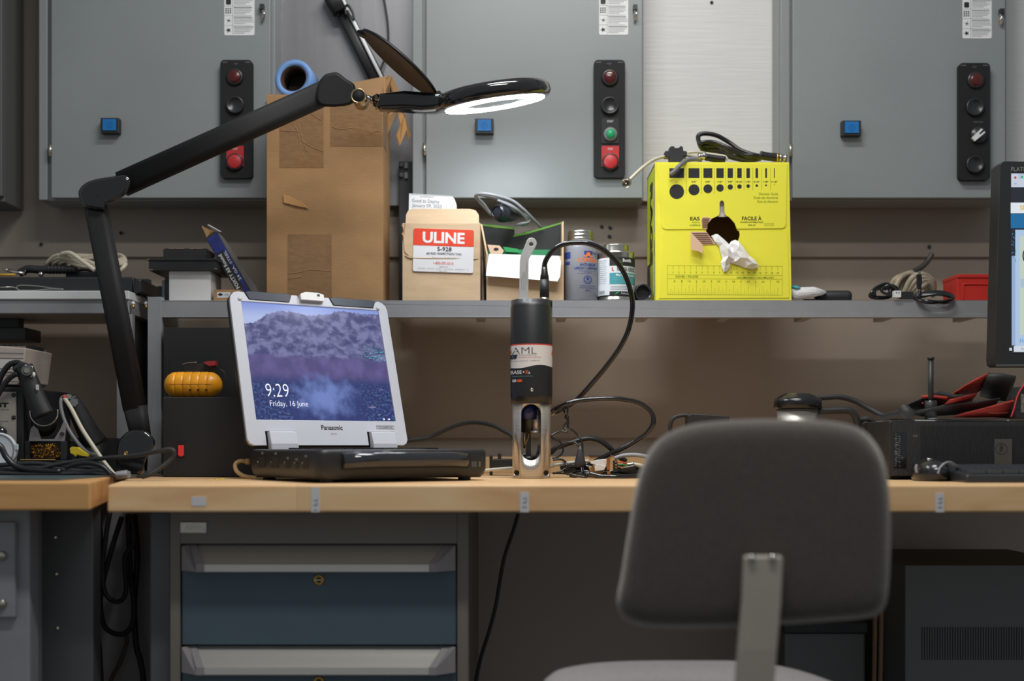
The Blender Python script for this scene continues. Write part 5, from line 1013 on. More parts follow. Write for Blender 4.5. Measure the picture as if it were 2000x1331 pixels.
b.cyl((xc - .004, ZA + .004, H(845, ZA)), (xc - .004, ZA + .004, zc_t), .018, housing, n=32); b.cyl((xc - .006, ZA - .004, H(820, ZA)), (xc - .006, ZA - .004, H(788, ZA)), .0205, bl, n=32); sn = t.part('sensor_cap', b)
b = MB(); b.cyl(P(1048, 843, ZA - .008), P(1048, 800, ZA - .008), .0085, steel, n=24); b.cyl(P(1046, 846, ZA - .008), P(1046, 842, ZA - .008), .0115, steel, n=24); t.part('sensor_probe', b, sn)
b = MB(); b.box(tuple(P(1027, 895, ZA)), tuple(P(1037, 830, ZA) + Vector((0, .006, 0))), housing); b.cyl(P(1030, 838, ZA), P(1030, 822, ZA), .003, brass, n=12); b.cyl(P(1024, 876, ZA), P(1024, 826, ZA), .0022, nickel, n=10); b.tube(L3((1034, 846, ZA), (1030, 860, ZA), (1022, 876, ZA)), .0016, brass); b.cyl((xc - .006, ZA, H(900, ZA)), (xc - .006, ZA, H(892, ZA)), .015, housing); b.box((xc - .034, ZA - .004, H(902, ZA)), (xc + .034, ZA + .004, H(899, ZA)), steel); t.part('sensor_frame', b, sn)
# lever on top
b = MB(); Zl = ZA - .006
b.prism([(1014, 590), (1015, 512), (1017, 500)] + [(1038 + 10.5 * math.cos(math.radians(q_)), 475 + 10.5 * math.sin(math.radians(q_))) for q_ in range(190, 391, 20)] + [(1033, 505), (1032.5, 514), (1032, 590)], fp(Zl), (0, .006, 0), stainless, holes=[circ(1037.5, 477, 4.2, n=18)])
lv = t.part('lifting_bail', b, bevel=.0008)
b = MB(); g = lambda u, v: P(u, v, Zl - .0004)
for i, (x_, y0, y1) in enumerate(((1017.5, 540, 566), (1021, 532, 566), (1024.5, 530, 568), (1028, 512, 556))): b.text('WARNING do not remove', y0, 0, y1, 1, lambda u, v, x_=x_: g(x_ + v * 1.6, u), ink_grey)
t.part('engraving', b, lv)
b = MB(); b.box((xc - .027, ZA - .014, zt), (xc - .002, ZA + .006, zt + .003), nickel); b.cyl((xc - .024, ZA, zt), (xc - .024, ZA, zt + .006), .006, housing, n=16); b.cyl((xc + .004, ZA - .006, zt), (xc + .004, ZA - .006, zt + .003), .004, nickel, n=12); t.part('bail_foot', b, lv)
# cable with plug
t = Thing('instrument_cable', 'thick black cable looping from the instrument top down to the bench', 'cable', (xc + .025, ZA, zt))
b = MB(); pc = P(1063.5, 590, ZA - .004); b.cyl(pc, P(1063.5, 582, ZA - .004), .0098, nickel, n=28); b.cyl(P(1063.5, 584, ZA - .004), P(1063.5, 547, ZA - .004), .0092, M('ribbed_black', (36, 36, 37), .5), n=28)
b.lathe(P(1063.5, 547, ZA - .004), (0, 0, 1), [(.0086, 0), (.0082, .008), (.0068, .012), (.0050, .03)], rubber, n=24); t.part('plug', b)
b = MB(); b.tube(L3((1063.5, 525, 2.396), (1064, 515, 2.394), (1070, 502, 2.39), (1083, 487, 2.385), (1102, 477, 2.38), (1125, 474.5, 2.38), (1150, 476, 2.38), (1178, 488, 2.385), (1203, 510, 2.39), (1222, 540, 2.40), (1233, 575, 2.41), (1235, 605, 2.42), (1227, 645, 2.43), (1210, 680, 2.44), (1185, 715, 2.45), (1160, 745, 2.46), (1135, 773, 2.47), (1116, 790, 2.48), (1100, 799, 2.49), (1084, 807, 2.49), (1079, 807, 2.475), (1084, 800, 2.46), (1105, 790, 2.45), (1130, 783, 2.45), (1160, 780, 2.45), (1200, 779, 2.45), (1240, 785, 2.455), (1262, 796, 2.46), (1275, 812, 2.46), (1275, 830, 2.46), (1262, 848, 2.465), (1240, 863, 2.47), (1215, 877, 2.47), (1190, 888, 2.475), (1165, 901, 2.48), (1145, 912, 2.485)), .0051, rubber_g, n=12)
t.part('cable', b)
# ================================================================ cables and parts on the bench by the instrument
t = Thing('cable', 'thin black twisted cord drooping from the thick cable behind the instrument', 'cable', P(1110, 935, 2.46)); t.e.location.z = BT; t.off.z = BT; b = MB()
b.tube(L3((1100, 792, 2.47), (1103, 806, 2.465), (1109, 814, 2.46), (1108, 824, 2.46), (1101, 834, 2.46), (1108, 844, 2.455), (1098, 843, 2.455), (1086, 846, 2.455), (1077, 852, 2.45), (1082, 858, 2.45), (1092, 862, 2.45), (1099, 872, 2.45), (1099, 884, 2.45), (1090, 893, 2.45), (1079, 896, 2.45)), .0020, rubber_g, n=8)
b.tube(L3((1109, 790, 2.475), (1108, 806, 2.47), (1104, 816, 2.465), (1110, 822, 2.465), (1109, 834, 2.465), (1114, 838, 2.46), (1126, 848, 2.46), (1136, 861, 2.455), (1138, 880, 2.45), (1138, 905, 2.44), (1140, 920, 2.42), (1146, 932, 2.40), (1130, 930, 2.40), (1105, 926, 2.41), (1080, 925, 2.43)), .0020, rubber_g, n=8)
b.tube(L3((1078, 888, 2.46), (1086, 880, 2.46), (1098, 868, 2.46), (1118, 863, 2.46), (1128, 870, 2.455), (1134, 884, 2.45), (1134, 905, 2.44), (1137, 925, 2.42)), .0020, rubber_g, n=8)
b.tube(L3((1080, 899, 2.47), (1096, 898, 2.47), (1106, 905, 2.46), (1104, 915, 2.455), (1094, 922, 2.45), (1080, 926, 2.45)), .0022, rubber_g, n=8); t.part('cord', b)
solo('cable', 'thick black cable arching low over the bench past the white connectors', 'cable', MB().tube(L3((1066, 892, 2.50), (1085, 877, 2.50), (1105, 869, 2.50), (1130, 861, 2.50), (1152, 857, 2.50), (1172, 862, 2.50), (1190, 875, 2.50), (1205, 890, 2.505), (1222, 902, 2.51)), .0056, rubber, n=12))
b = MB(); b.loft([[P(x + u, y + v, 2.43 + w_) for u, v, w_ in ((-1, 0, -1), (1, 0, -1), (1, 0, 1), (-1, 0, 1))] for x, y in ()] or [[P(1133 + u * k, y, 2.44 + w_ * k2) for u, w_ in rrect(-1, -1, 1, 1, .5, 3)] for y, k, k2 in ((872, 2.5, .003), (880, 5, .005), (892, 8, .008), (905, 11, .010), (913, 11, .010))], M('moulded_black_plug', (46, 46, 48), .5)); b.tube(L3((1140, 912, 2.44), (1150, 922, 2.45), (1165, 926, 2.46)), .004, rubber)
solo('plug', 'black moulded plug standing among the cords beside the instrument', 'plug', b)
t = Thing('serial_connector', 'pair of white serial connectors with gold shells among the cables', 'connector', P(1180, 930, 2.40)); t.e.location.z = BT; t.off.z = BT; b = MB(); wp = M('white_moulding', (214, 212, 208), .45)
b.prism([(1153, 902), (1166, 899), (1184, 897), (1186, 898), (1184, 912), (1163, 909), (1154, 906)], fp(2.40), (0, .02, 0), wp); b.prism([(1161, 912), (1168, 907), (1184, 911), (1180, 919), (1162, 921)], fp(2.395), (0, .02, 0), wp)
b.prism([(1150, 914), (1162, 911), (1163, 921), (1178, 922), (1176, 925), (1154, 925)], fp(2.41), (0, .02, 0), M('amber_moulding', (190, 140, 70), .5)); for_ = 0
t.part('hood', b, bevel=.001)
b = MB(); b.box(tuple(P(1185, 918, 2.395)), tuple(P(1191, 896, 2.395) + Vector((0, .022, 0))), gold); b.box(tuple(P(1191.5, 920, 2.39)), tuple(P(1197, 895, 2.39) + Vector((0, .026, 0))), M('pale_shell', (220, 190, 150), .3, .8)); b.box(tuple(P(1186, 928, 2.395)), tuple(P(1192, 921, 2.395) + Vector((0, .02, 0))), gold)
b.tube(L3((1193.5, 896, 2.40), (1193.5, 889, 2.40)), .0009, M('red_shank', (140, 60, 40), .4)); t.part('shell', b)
b = MB(); b.box(tuple(P(1197, 922, 2.395)), tuple(P(1206, 900, 2.395) + Vector((0, .018, 0))), black)
for y_ in (903, 909, 914): b.ball(P(1203, y_, 2.394), .0018, gold, n=8)
t.part('pin_block', b)
t = Thing('cable_bundle', 'loose bundle of grey and black data cables on the bench beside the instrument', 'cable', P(1200, 930, 2.45)); t.e.location.z = BT; t.off.z = BT; b = MB()
b.tube(L3((1200, 896, 2.44), (1215, 891, 2.44), (1235, 889, 2.44), (1255, 891, 2.44), (1275, 896, 2.45), (1300, 903, 2.47)), .0042, M('light_grey_cable', (150, 150, 154), .4)); b.tube(L3((1236, 907, 2.43), (1256, 911, 2.43), (1275, 918, 2.44), (1300, 922, 2.46)), .0038, cream); b.tube(L3((1218, 905, 2.43), (1226, 908, 2.43), (1238, 906, 2.43)), .0036, nickel)
b.tube(L3((1080, 909, 2.47), (1110, 905, 2.47), (1150, 901, 2.47)), .0036, M('pale_grey_cable', (200, 198, 188), .4))
for i, (y0, dz) in enumerate(((912, .0), (918, .012), (922, -.01), (926, .006), (929, -.02), (924, .03))):
    b.tube(L3((1095 + i * 6, y0 + 3, 2.46 + dz), (1130, y0 - 2, 2.45 + dz), (1165, min(928, y0 + 4), 2.44 + dz), (1205, y0, 2.44 + dz), (1250, y0 + (2 if i < 4 else -3), 2.46 + dz), (1310, y0 - 2, 2.48 + dz)), .0038 if i % 2 else .0048, rubber_g, n=8)
b.tube(L3((1150, 925, 2.395), (1175, 931, 2.39), (1205, 932, 2.385), (1240, 931, 2.40), (1275, 928, 2.43)), .0048, rubber_g, n=8); b.tube(L3((1240, 912, 2.42), (1228, 915, 2.42), (1212, 918, 2.42)), .0056, rubber, n=8)
for i, m_ in enumerate((red_ink, green_btn, brass)): b.tube(L3((1206, 904 + i * 4, 2.40), (1216, 903 + i * 5, 2.405), (1226, 908 + i, 2.41)), .0012, m_, n=6)
t.part('cable', b)
solo('cable', 'black cable running behind the laptop towards the instrument', 'cable', MB().tube(L3((770, 868, 2.70), (800, 861, 2.70), (830, 857, 2.70), (850, 850, 2.70), (880, 836, 2.69), (905, 828, 2.68), (930, 826, 2.66), (960, 831, 2.62), (985, 843, 2.58), (1003, 855, 2.55), (1012, 880, 2.52), (1030, 905, 2.50), (1070, 915, 2.48)), .0048, M('matt_black_cable', (40, 40, 41), .6), n=10))
b = MB(); b.box(tuple(P(959, 914, 2.62)), tuple(P(1003, 897, 2.62) + Vector((0, .06, 0))), black); b.box(tuple(P(972, 898, 2.62)), tuple(P(979, 886, 2.62) + Vector((0, .02, 0))), black); b.box(tuple(P(956, 914, 2.63)), tuple(P(962, 890, 2.63) + Vector((0, .02, 0))), black); z_ = min(v.z for v in b.v)
for v in b.v:
    if abs(v.z - z_) < 1e-6: v.z = BT
solo('power_strip', 'black power strip lying behind the laptop corner and instrument', 'power strip', b, bevel=.002)
solo('cable', 'pale cable lying on the bench between laptop and instrument', 'cable', MB().tube(L3((930, 922, 2.44), (960, 918, 2.46), (1000, 915, 2.48), (1040, 914, 2.5), (1082, 911, 2.5)), .0032, M('pale_grey_cable', 0)))
t = Thing('cable', 'black twisted wires standing inside and behind the slotted guard', 'cable', P(1030, 900, 2.52)); t.e.location.z = BT; t.off.z = BT
b = MB(); b.tube(L3((1053, 868, 2.52), (1050, 884, 2.51), (1044, 900, 2.50), (1040, 918, 2.49)), .0024, rubber_g); b.tube(L3((1056, 870, 2.52), (1054, 884, 2.51), (1050, 900, 2.50), (1046, 918, 2.49)), .0024, rubber_g); b.tube(L3((1012, 895, 2.52), (1025, 890, 2.52), (1045, 896, 2.52), (1062, 905, 2.52)), .005, rubber); t.part('wire', b)
solo('cable', 'thin black cable hanging under the bench beside the drawer cabinet', 'cable', MB().tube(L3((1012, 1004, 2.25), (1003, 1035, 2.25), (985, 1090, 2.25), (974, 1150, 2.25), (968, 1185, 2.25), (955, 1235, 2.25), (938, 1290, 2.25), (925, 1360, 2.25), (915, 1450, 2.25)), .0036, M('matt_black_cable', 0), n=10))
# ================================================================ black case with rocker switch, second case, orange capsule
Zk = 2.50; deepb = M('deep_black_case', (36, 36, 37), .55)
t = Thing('power_unit', 'big black power unit with a glowing red rocker switch beside the laptop', 'power unit', (X(400, Zk), 2.62, BT))
b = MB(); b.box((X(317.5, Zk), Zk, BT), (X(500, Zk), 2.77, H(776, Zk)), deepb); bb = t.part('case', b, bevel=.002)
b = MB(); b.box((X(344, Zk), Zk - .001, H(894, Zk)), (X(362, Zk), Zk + .001, H(862, Zk)), ink); b.prism([(348, 870), (358.5, 870), (358.5, 889), (355, 892), (351, 892), (348, 889)], fp(Zk - .004), (0, .003, 0), M('lit_red_switch', (226, 50, 46), .3, emit=.55)); t.part('rocker_switch', b, bb, label='glowing red rocker switch')
Z2 = 2.62; z2 = H(776, Zk)
b = MB(); b.box((X(319, Z2), Z2, z2), (X(470, Z2), Z2 + .14, H(640, Z2)), deepb); b.box((X(455, Z2) + .012, Z2 - .002, H(720, Z2)), (X(470, Z2), Z2, H(694, Z2)), M('dark_grey_plastic', 0)); b.box((X(325, Z2), Z2 - .003, H(770, Z2)), (X(330, Z2), Z2, H(700, Z2)), black)
solo('equipment_case', 'black equipment case stacked on the power unit under the shelf', 'case', b, bevel=.003)
orange = M('orange_yellow_plastic', (238, 160, 24), .38, var=.14, scale=(30, 30, 30), coat=.2)
dirt = M('dark_groove', (120, 74, 20), .6)
t = Thing('cord_holder', 'yellow orange capsule-shaped plastic cord protector on the black power unit', 'cord protector', P(377, 776, 2.54)); t.e.location.z = z2; t.off.z = z2
Zo = 2.545; r_ = 25.5 * Zo / F; cz = z2 + r_ ; x0, x1 = X(321, Zo), X(434, Zo); b = MB()
prof = [(0.0001, 0)] + [(r_ * math.sin(a * PI / 16), r_ * (1 - math.cos(a * PI / 16))) for a in range(1, 9)]
L_ = x1 - x0; mid = []
for k in range(5):
    h = r_ + (L_ - 2 * r_) * (k + .0) / 4 
    mid += [(r_ * .985, h - .0012), (r_ * .955, h - .0005), (r_ * .955, h + .0005), (r_ * .985, h + .0012), (r_, h + .003)]
    if k < 4: mid += [(r_, h + (L_ - 2 * r_) / 4 - .003)]
prof = prof[:-1] + mid[:-1] + [(r_ * math.sin(a * PI / 16), L_ - r_ * (1 - math.cos(a * PI / 16))) for a in range(7, 0, -1)] + [(.0001, L_)]
b.lathe((x0, Zo, cz), (1, 0, 0), prof, orange, n=40, caps=False); t.part('shell', b)
b = MB(); b.tube([Vector((x0 + .012, Zo - r_ * .99, cz - .008 * 0)), Vector((x0 + L_ / 2, Zo - r_ * 1.0, cz)), Vector((x1 - .012, Zo - r_ * .99, cz))], .0004, dirt, n=5)
for k in (2, 3, 4): b.ball(Vector((x0 + r_ + (L_ - 2 * r_) * k / 4, Zo - r_ * .92, cz - r_ * .42)), .0022, ink, n=8)
b.tube(L3((430, 722, Zo), (438, 728, Zo), (440, 740, Zo), (436, 750, Zo)), .0016, M('matt_black_cable', 0), n=6); t.part('latch', b)
b = MB(); b.prism([(397, 708), (404, 706), (421, 705), (420, 714), (408, 715), (402, 712)], fp(2.56), (0, .02, 0), M('dull_red_plastic', (150, 40, 40), .5)); z_ = None
b.tube(L3((356, 712, 2.57), (366, 709, 2.57), (384, 708, 2.57)), .0009, nickel, n=6); b.box(tuple(P(360, 776, 2.575)), tuple(P(420, 710, 2.575) + Vector((0, .012, 0))), deepb)
b.v = [Vector((v.x, v.y, max(v.z, z2))) for v in b.v]
solo('hand_tool', 'dull red handled tool poking up behind the orange capsule', 'tool', b)
# ================================================================ soldering bench
ZS = 2.40
cream_f = M('worn_cream_panel', (176, 168, 158), .5, var=.08, scale=(30, 30, 30))
t = Thing('solder_station', 'black solder station with a worn cream front panel and knob', 'solder station', (X(-10, ZS), 2.5, LT))
b = MB(); b.box((X(-70, ZS), ZS + .004, LT), (X(45, ZS), 2.66, H(757, ZS)), black); cs = t.part('case', b, bevel=.003)
b = MB(); b.box((X(-70, ZS), ZS, H(905, ZS)), (X(31, ZS), ZS + .005, H(766, ZS)), cream_f); b.text('IBT', -14, 787, 17, 796, fp(ZS - .0005), ink, .04); b.text('METCAL', 3, 799, 18, 802, fp(ZS - .0005), ink_grey); b.text('PRESSURE', -8, 822, 16, 825, fp(ZS - .0005), ink_grey); b.text('MAX', -3, 827, 4, 830, fp(ZS - .0005), ink_grey); b.rect(0, 832, 2, 833, fp(ZS - .0005), ink)
pn = t.part('front_panel', b, cs)
b = MB(); b.lathe(P(2, 846, ZS), (0, -1, 0), [(.0125, 0), (.0125, .006), (.011, .012), (0, .012)], gloss, n=28); t.part('knob', b, pn)
for px, py in ((27, 772), (27, 816)):
    b = MB(); b.lathe(P(px, py, ZS), (0, -1, 0), [(.0042, 0), (.0038, .0025), (0, .003)], ink, n=14); b.rect(px - 3.5, py - .4, px + 3.5, py + .4, fp(ZS - .0032), ring_grey); t.part('screw', b, pn)
zt = H(757, ZS); wm_ = M('weathered_white_metal', (178, 166, 156), .5, var=.12, scale=(8, 8, 60))
t = Thing('meter_box', 'tilted white ribbed meter with dark fins on top of the solder station', 'meter', (X(0, 2.43), 2.5, zt)); b = MB(); Zb = 2.43
b.prism([(-70, 750), (32, 752), (42, 746), (50, 683), (50, 680), (-70, 671)], fp(Zb), (0, .14, 0), wm_); mb_ = t.part('case', b, bevel=.002)
b = MB(); f_ = fp(Zb - .0008)
for y_ in (690, 700, 733, 745): b.flat([(-60, y_ - 2), (46, y_), (46, y_ + 1.5), (-60, y_ - .5)], f_, ink_grey)
b.flat([(-60, 700), (45, 703), (42, 728), (-60, 725)], f_, M('light_scale_panel', (206, 200, 194), .5)); f_ = fp(Zb - .0012)
for y_ in (720.5, 726.5):
    b.flat([(-60, y_ - 1.5), (30, y_ - 1), (30, y_ - .5), (-60, y_ - 1)], f_, ink)
    for k in range(26): b.rect(-50 + k * 3.1, y_, -48.6 + k * 3.1, y_ + (3.4 if k % 5 == 0 else 2.2), f_, ink)
t.part('scale_print', b, mb_)
b = MB()
for k in range(9): b.box((X(-50 + k * 11.5, Zb), Zb + .01, H(680, Zb)), (X(-44 + k * 11.5, Zb), Zb + .10, H(672.5, Zb)), black)
b.box((X(-60, Zb), Zb + .005, H(684, Zb)), (X(47, Zb), Zb + .12, H(676, Zb)), M('brown_grey_cap', (120, 104, 94), .5)); t.part('cooling_fins', b, mb_)
t = Thing('solder_tin', 'round clear-lidded tin standing on edge before the solder station', 'tin', P(5, 934, 2.36)); t.e.location.z = LT; t.off.z = LT
b = MB(); c = P(0, 881, 2.36); b.lathe(c, (.1, -1, .12), [(.034, 0), (.034, .010), (.0315, .013), (.031, .0135), (.0285, .0125), (0, .0125)], M('frosted_plastic', (196, 202, 206), .35), n=44); b.lathe(c, (.1, -1, .12), [(.031, .0135), (.0305, .0142), (.0285, .0138)], ring_grey, n=44, caps=False); t.part('lid', b)
b = MB(); b.box(tuple(P(26, 880, 2.35)), tuple(P(35, 868, 2.35) + Vector((0, .004, 0))), M('frosted_plastic', 0)); b.box((X(-14, 2.36), 2.345, LT), (X(22, 2.36), 2.385, H(915, 2.36)), M('pale_olive_wax', (170, 168, 130), .6)); t.part('tab', b, bevel=.001)
t = Thing('iron_holder', 'black soldering iron stand with a steel ring and brass wool tray', 'stand', P(90, 934, 2.42)); t.e.location.z = LT; t.off.z = LT; ZI = 2.40
b = MB(); b.box((X(40, ZI), ZI - .004, LT), (X(132, ZI), ZI + .12, H(899, ZI)), black); b.box((X(48, ZI), ZI + .03, H(899, ZI)), (X(130, ZI), ZI + .10, H(862, ZI)), black); b.box((X(48, ZI), ZI, H(899, ZI)), (X(57, ZI), ZI + .03, H(862, ZI)), black); b.box((X(118, ZI), ZI, H(899, ZI)), (X(130, ZI), ZI + .03, H(862, ZI)), black)
b.box((X(42, ZI), ZI - .008, H(899.5, ZI)), (X(110, ZI), ZI - .003, H(897.5, ZI)), M('brass_edge', (200, 160, 100), .4, .5)); st = t.part('tray', b, bevel=.001)
b = MB(); b.prism([(56, 862), (60, 838), (70, 826), (80, 858), (106, 858), (118, 838), (124, 824), (130, 828), (126, 862)], fp(ZI + .004), (0, .003, 0), M('grey_tin_plate', (150, 142, 142), .4, .4)); b.cyl(P(121, 848, ZI), P(121, 848, ZI + .006), .004, ink); t.part('bracket', b, st)
b = MB(); b.tube([P(86 + 27 * math.cos(math.radians(a)), 806 + 26 * math.sin(math.radians(a)), ZI - .012 - .0 * a) for a in range(-12, 193, 12)], .0011, chrome, n=6, sm=3)
b.loft([[P(86 + 25 * math.cos(math.radians(a)), 806 + 25 * math.sin(math.radians(a)), ZI - .01) for a in range(0, 181, 15)], [P(86 + 25 * math.cos(math.radians(a)), 826 + 27 * math.sin(math.radians(a)), ZI + .02) for a in range(0, 181, 15)]], black, caps=False, closed=False); t.part('holder_ring', b, st, solid=.001)
b = MB(); rnd = random.Random(5); bw = M('brass_wool', (214, 160, 60), .3, 1.0)
for i in range(70):
    p = P(rnd.uniform(60, 115), rnd.uniform(869, 893), ZI + rnd.uniform(.0, .02)); q_ = [p + Vector((rnd.uniform(-.004, .004), rnd.uniform(-.002, .002), rnd.uniform(-.003, .003))) for _ in range(4)]; b.tube(q_, .0007, bw, n=4, sm=3)
b.box((X(58, ZI), ZI + .014, H(896, ZI)), (X(117, ZI), ZI + .029, H(868, ZI)), M('dark_brass_wool', (70, 50, 26), .7)); t.part('brass_wool', b, st, kind='stuff')
t = Thing('soldering_iron', 'black hot air hand piece resting in the steel ring stand', 'soldering iron', P(70, 780, 2.39)); b = MB()
b.tube(L3((46, 716, 2.385), (60, 752, 2.388), (72, 782, 2.39), (86, 812, 2.392)), .017, black, n=20, r1=.020); b.box(tuple(P(70, 762, 2.368)), tuple(P(76, 752, 2.372)), sticker_m) ; ib = t.part('handle', b)
b = MB(); b.tube(L3((30, 722, 2.38), (46, 716, 2.375), (62, 728, 2.38)), .008, gloss, n=12); b.cyl(P(52, 724, 2.36), P(52, 724, 2.39), .010, darkmetal, n=18); b.cyl(P(52, 724, 2.358), P(52, 724, 2.362), .005, nickel, n=14); b.tube(L3((52, 716, 2.37), (62, 716, 2.37), (64, 726, 2.37), (60, 738, 2.37)), .0012, nickel, n=6); b.ball(P(66, 732, 2.37), .005, white, sc=(.6, .6, 1)); t.part('clamp', b, ib)
b = MB(); b.tube(L3((44, 714, 2.38), (36, 709, 2.38), (20, 712, 2.38), (6, 728, 2.38), (-4, 750, 2.38), (-20, 790, 2.38)), .0056, rubber, n=10); b.tube(L3((34, 730, 2.37), (20, 738, 2.37), (8, 752, 2.37), (-6, 776, 2.37), (-20, 800, 2.37)), .0050, rubber, n=10); t.part('hose', b, ib)
t = Thing('soldering_iron', 'second soldering iron holder with cream and grey cables bending over it', 'soldering iron', P(160, 934, 2.45)); t.e.location.z = LT; t.off.z = LT; b = MB(); ZJ = 2.44
b.tube(L3((136, 776, ZJ), (150, 800, ZJ + .01), (170, 840, ZJ + .02), (186, 866, ZJ + .03)), .014, black, n=18, r1=.024); b.box((X(140, ZJ), ZJ + .02, LT), (X(196, ZJ), ZJ + .12, H(856, ZJ)), black); b.cyl(P(186, 866, ZJ + .03), P(186, 934, ZJ + .03), .022, black); ib = t.part('holder', b)
b = MB(); b.prism([(130, 774), (136, 772), (138, 778), (148, 780), (150, 790), (146, 796), (138, 790)], fp(ZJ - .012), (0, .016, 0), M('blue_grey_fitting', (120, 122, 126), .4)); b.cyl(P(134, 775, ZJ - .016), P(134, 775, ZJ - .004), .005, nickel); t.part('fitting', b, ib)
b = MB(); b.tube(L3((126, 778, 2.42), (140, 800, 2.41), (160, 838, 2.40), (182, 872, 2.39), (204, 904, 2.38), (222, 926, 2.37), (230, 931, 2.37)), .0042, cream, n=10); b.cyl(P(124, 774, 2.42), P(128, 779, 2.42), .0044, red_btn, n=10); t.part('cream_cable', b, ib)
b = MB(); b.tube(L3((128, 774, 2.43), (120, 780, 2.42), (119, 796, 2.415), (126, 822, 2.41), (142, 852, 2.405), (166, 880, 2.40), (188, 892, 2.40)), .0038, M('mid_grey_cable', 0), n=10); t.part('grey_cable', b, ib)
b = MB(); yp = M('yellow_plastic', (214, 188, 40), .4); b.prism([(136, 876), (140, 873), (152, 874), (160, 880), (173, 888), (172, 893), (158, 891), (150, 889), (147, 893), (144, 889), (137, 886)], fp(2.39), (0, .012, 0), yp); b.box(tuple(P(141, 934, 2.395)), tuple(P(150, 889, 2.395) + Vector((0, .008, 0))), black); b.v = [Vector((v.x, v.y, max(v.z, LT))) for v in b.v]
solo('clip', 'yellow plastic clip in front of the second soldering iron', 'clip', b, bevel=.001)
b = MB(); b.box((-1.5, 2.02, LT), (X(150, 2.1), 2.60, LT + .003), M('slate_bench_mat', (74, 88, 92), .35)); solo('bench_mat', 'thin slate-coloured mat on the soldering bench', 'mat', b); MT = LT + .003
t = Thing('cable_bundle', 'black cables lying across the soldering bench and looping to the lamp foot', 'cable', P(150, 934, 2.3)); t.e.location.z = MT; t.off.z = MT; b = MB(); mbc = M('matt_black_cable', 0)
Z9 = 2.28
b.tube(L3((-20, 864, Z9), (0, 872, Z9), (12, 893, Z9), (30, 910, Z9), (60, 918, Z9), (120, 922, Z9)), .0060, rubber); b.tube(L3((60, 921, Z9), (110, 908, Z9), (160, 900, Z9), (210, 895, Z9 - .02), (260, 891, Z9 - .03), (310, 882, Z9 - .04), (330, 878, Z9 - .04), (340, 883, Z9 - .04), (334, 897, Z9 - .04), (312, 915, Z9 - .05), (285, 930, Z9 - .06), (255, 934, Z9 - .05), (225, 934, Z9 - .05)), .0042, mbc, n=10)
for i, (y0, y1, y2) in enumerate(((925, 928, 928), (918, 921, 926), (929, 930, 927), (922, 916, 920), (930, 927, 930), (912, 906, 912), (926, 920, 915))): b.tube(L3((-30, y0, Z9 + i * .012), (60, y1, Z9 + i * .012), (130, y2, Z9 + i * .01), (195, min(930, y0 + 4), Z9 + i * .006), (225, 933, Z9)), .0058 - .0005 * (i % 3), mbc, n=8)
b.tube(L3((128, 914, Z9 - .02), (150, 907, Z9 - .02), (175, 905, Z9 - .02), (200, 912, Z9 - .02), (215, 926, Z9 - .02), (222, 936, Z9 - .02)), .0046, rubber, n=8)
b.tube(L3((185, 892, 2.37), (200, 910, 2.34), (215, 925, 2.3), (228, 934, 2.26)), .005, mbc, n=8); b.v = [Vector((v.x, v.y, max(v.z, LT + .0035 if v.x < X(196, 2) else v.z))) for v in b.v]; t.part('cable', b)
b = MB(); b.cyl(P(228, 930, 2.24), P(250, 927, 2.24), .008, M('light_grey_cable', 0), n=16); b.prism([(225, 926), (236, 920), (250, 921), (252, 933), (232, 935)], fp(2.25), (0, .014, 0), M('light_grey_cable', 0)); b.v = [Vector((v.x, v.y, max(v.z, BT))) for v in b.v]
solo('plug', 'light grey plug beside the lamp foot', 'plug', b, bevel=.001)
for lab, pts, r_ in (('loop of black cable hanging deepest in the gap between the benches', ((238, 1010, 2.3), (222, 1060, 2.3), (203, 1130, 2.3), (196, 1180, 2.3), (205, 1225, 2.3), (235, 1240, 2.3), (256, 1225, 2.3), (262, 1190, 2.3), (256, 1130, 2.3), (252, 1060, 2.3), (250, 1005, 2.3)), .0050),
        ('long black cable hanging straight in the gap between the benches', ((190, 990, 2.28), (196, 1060, 2.28), (186, 1180, 2.28), (195, 1280, 2.28), (200, 1400, 2.28)), .0050),
        ('short loop of black cable hanging beside the drawer cabinet', ((215, 1000, 2.26), (208, 1040, 2.26), (200, 1110, 2.26), (206, 1160, 2.26), (230, 1176, 2.26), (246, 1155, 2.26), (244, 1090, 2.26), (262, 1060, 2.26), (258, 1010, 2.26)), .0046),
        ('black cable with a long low bend hanging near the cabinet leg', ((262, 1005, 2.32), (268, 1090, 2.32), (262, 1180, 2.32), (266, 1260, 2.32), (274, 1290, 2.32), (280, 1330, 2.32), (282, 1400, 2.32)), .0058)):
    solo('cable', lab, 'cable', MB().tube(L3(*pts), r_, mbc, n=8), group='cables hanging between the benches')
solo('cable', 'thin brown cable hanging low among black ones between the benches', 'cable', MB().tube(L3((248, 1240, 2.34), (246, 1262, 2.34), (232, 1300, 2.34), (215, 1335, 2.34), (200, 1420, 2.34)), .004, M('brown_cable', (104, 88, 74), .6), n=8), group='cables hanging between the benches')
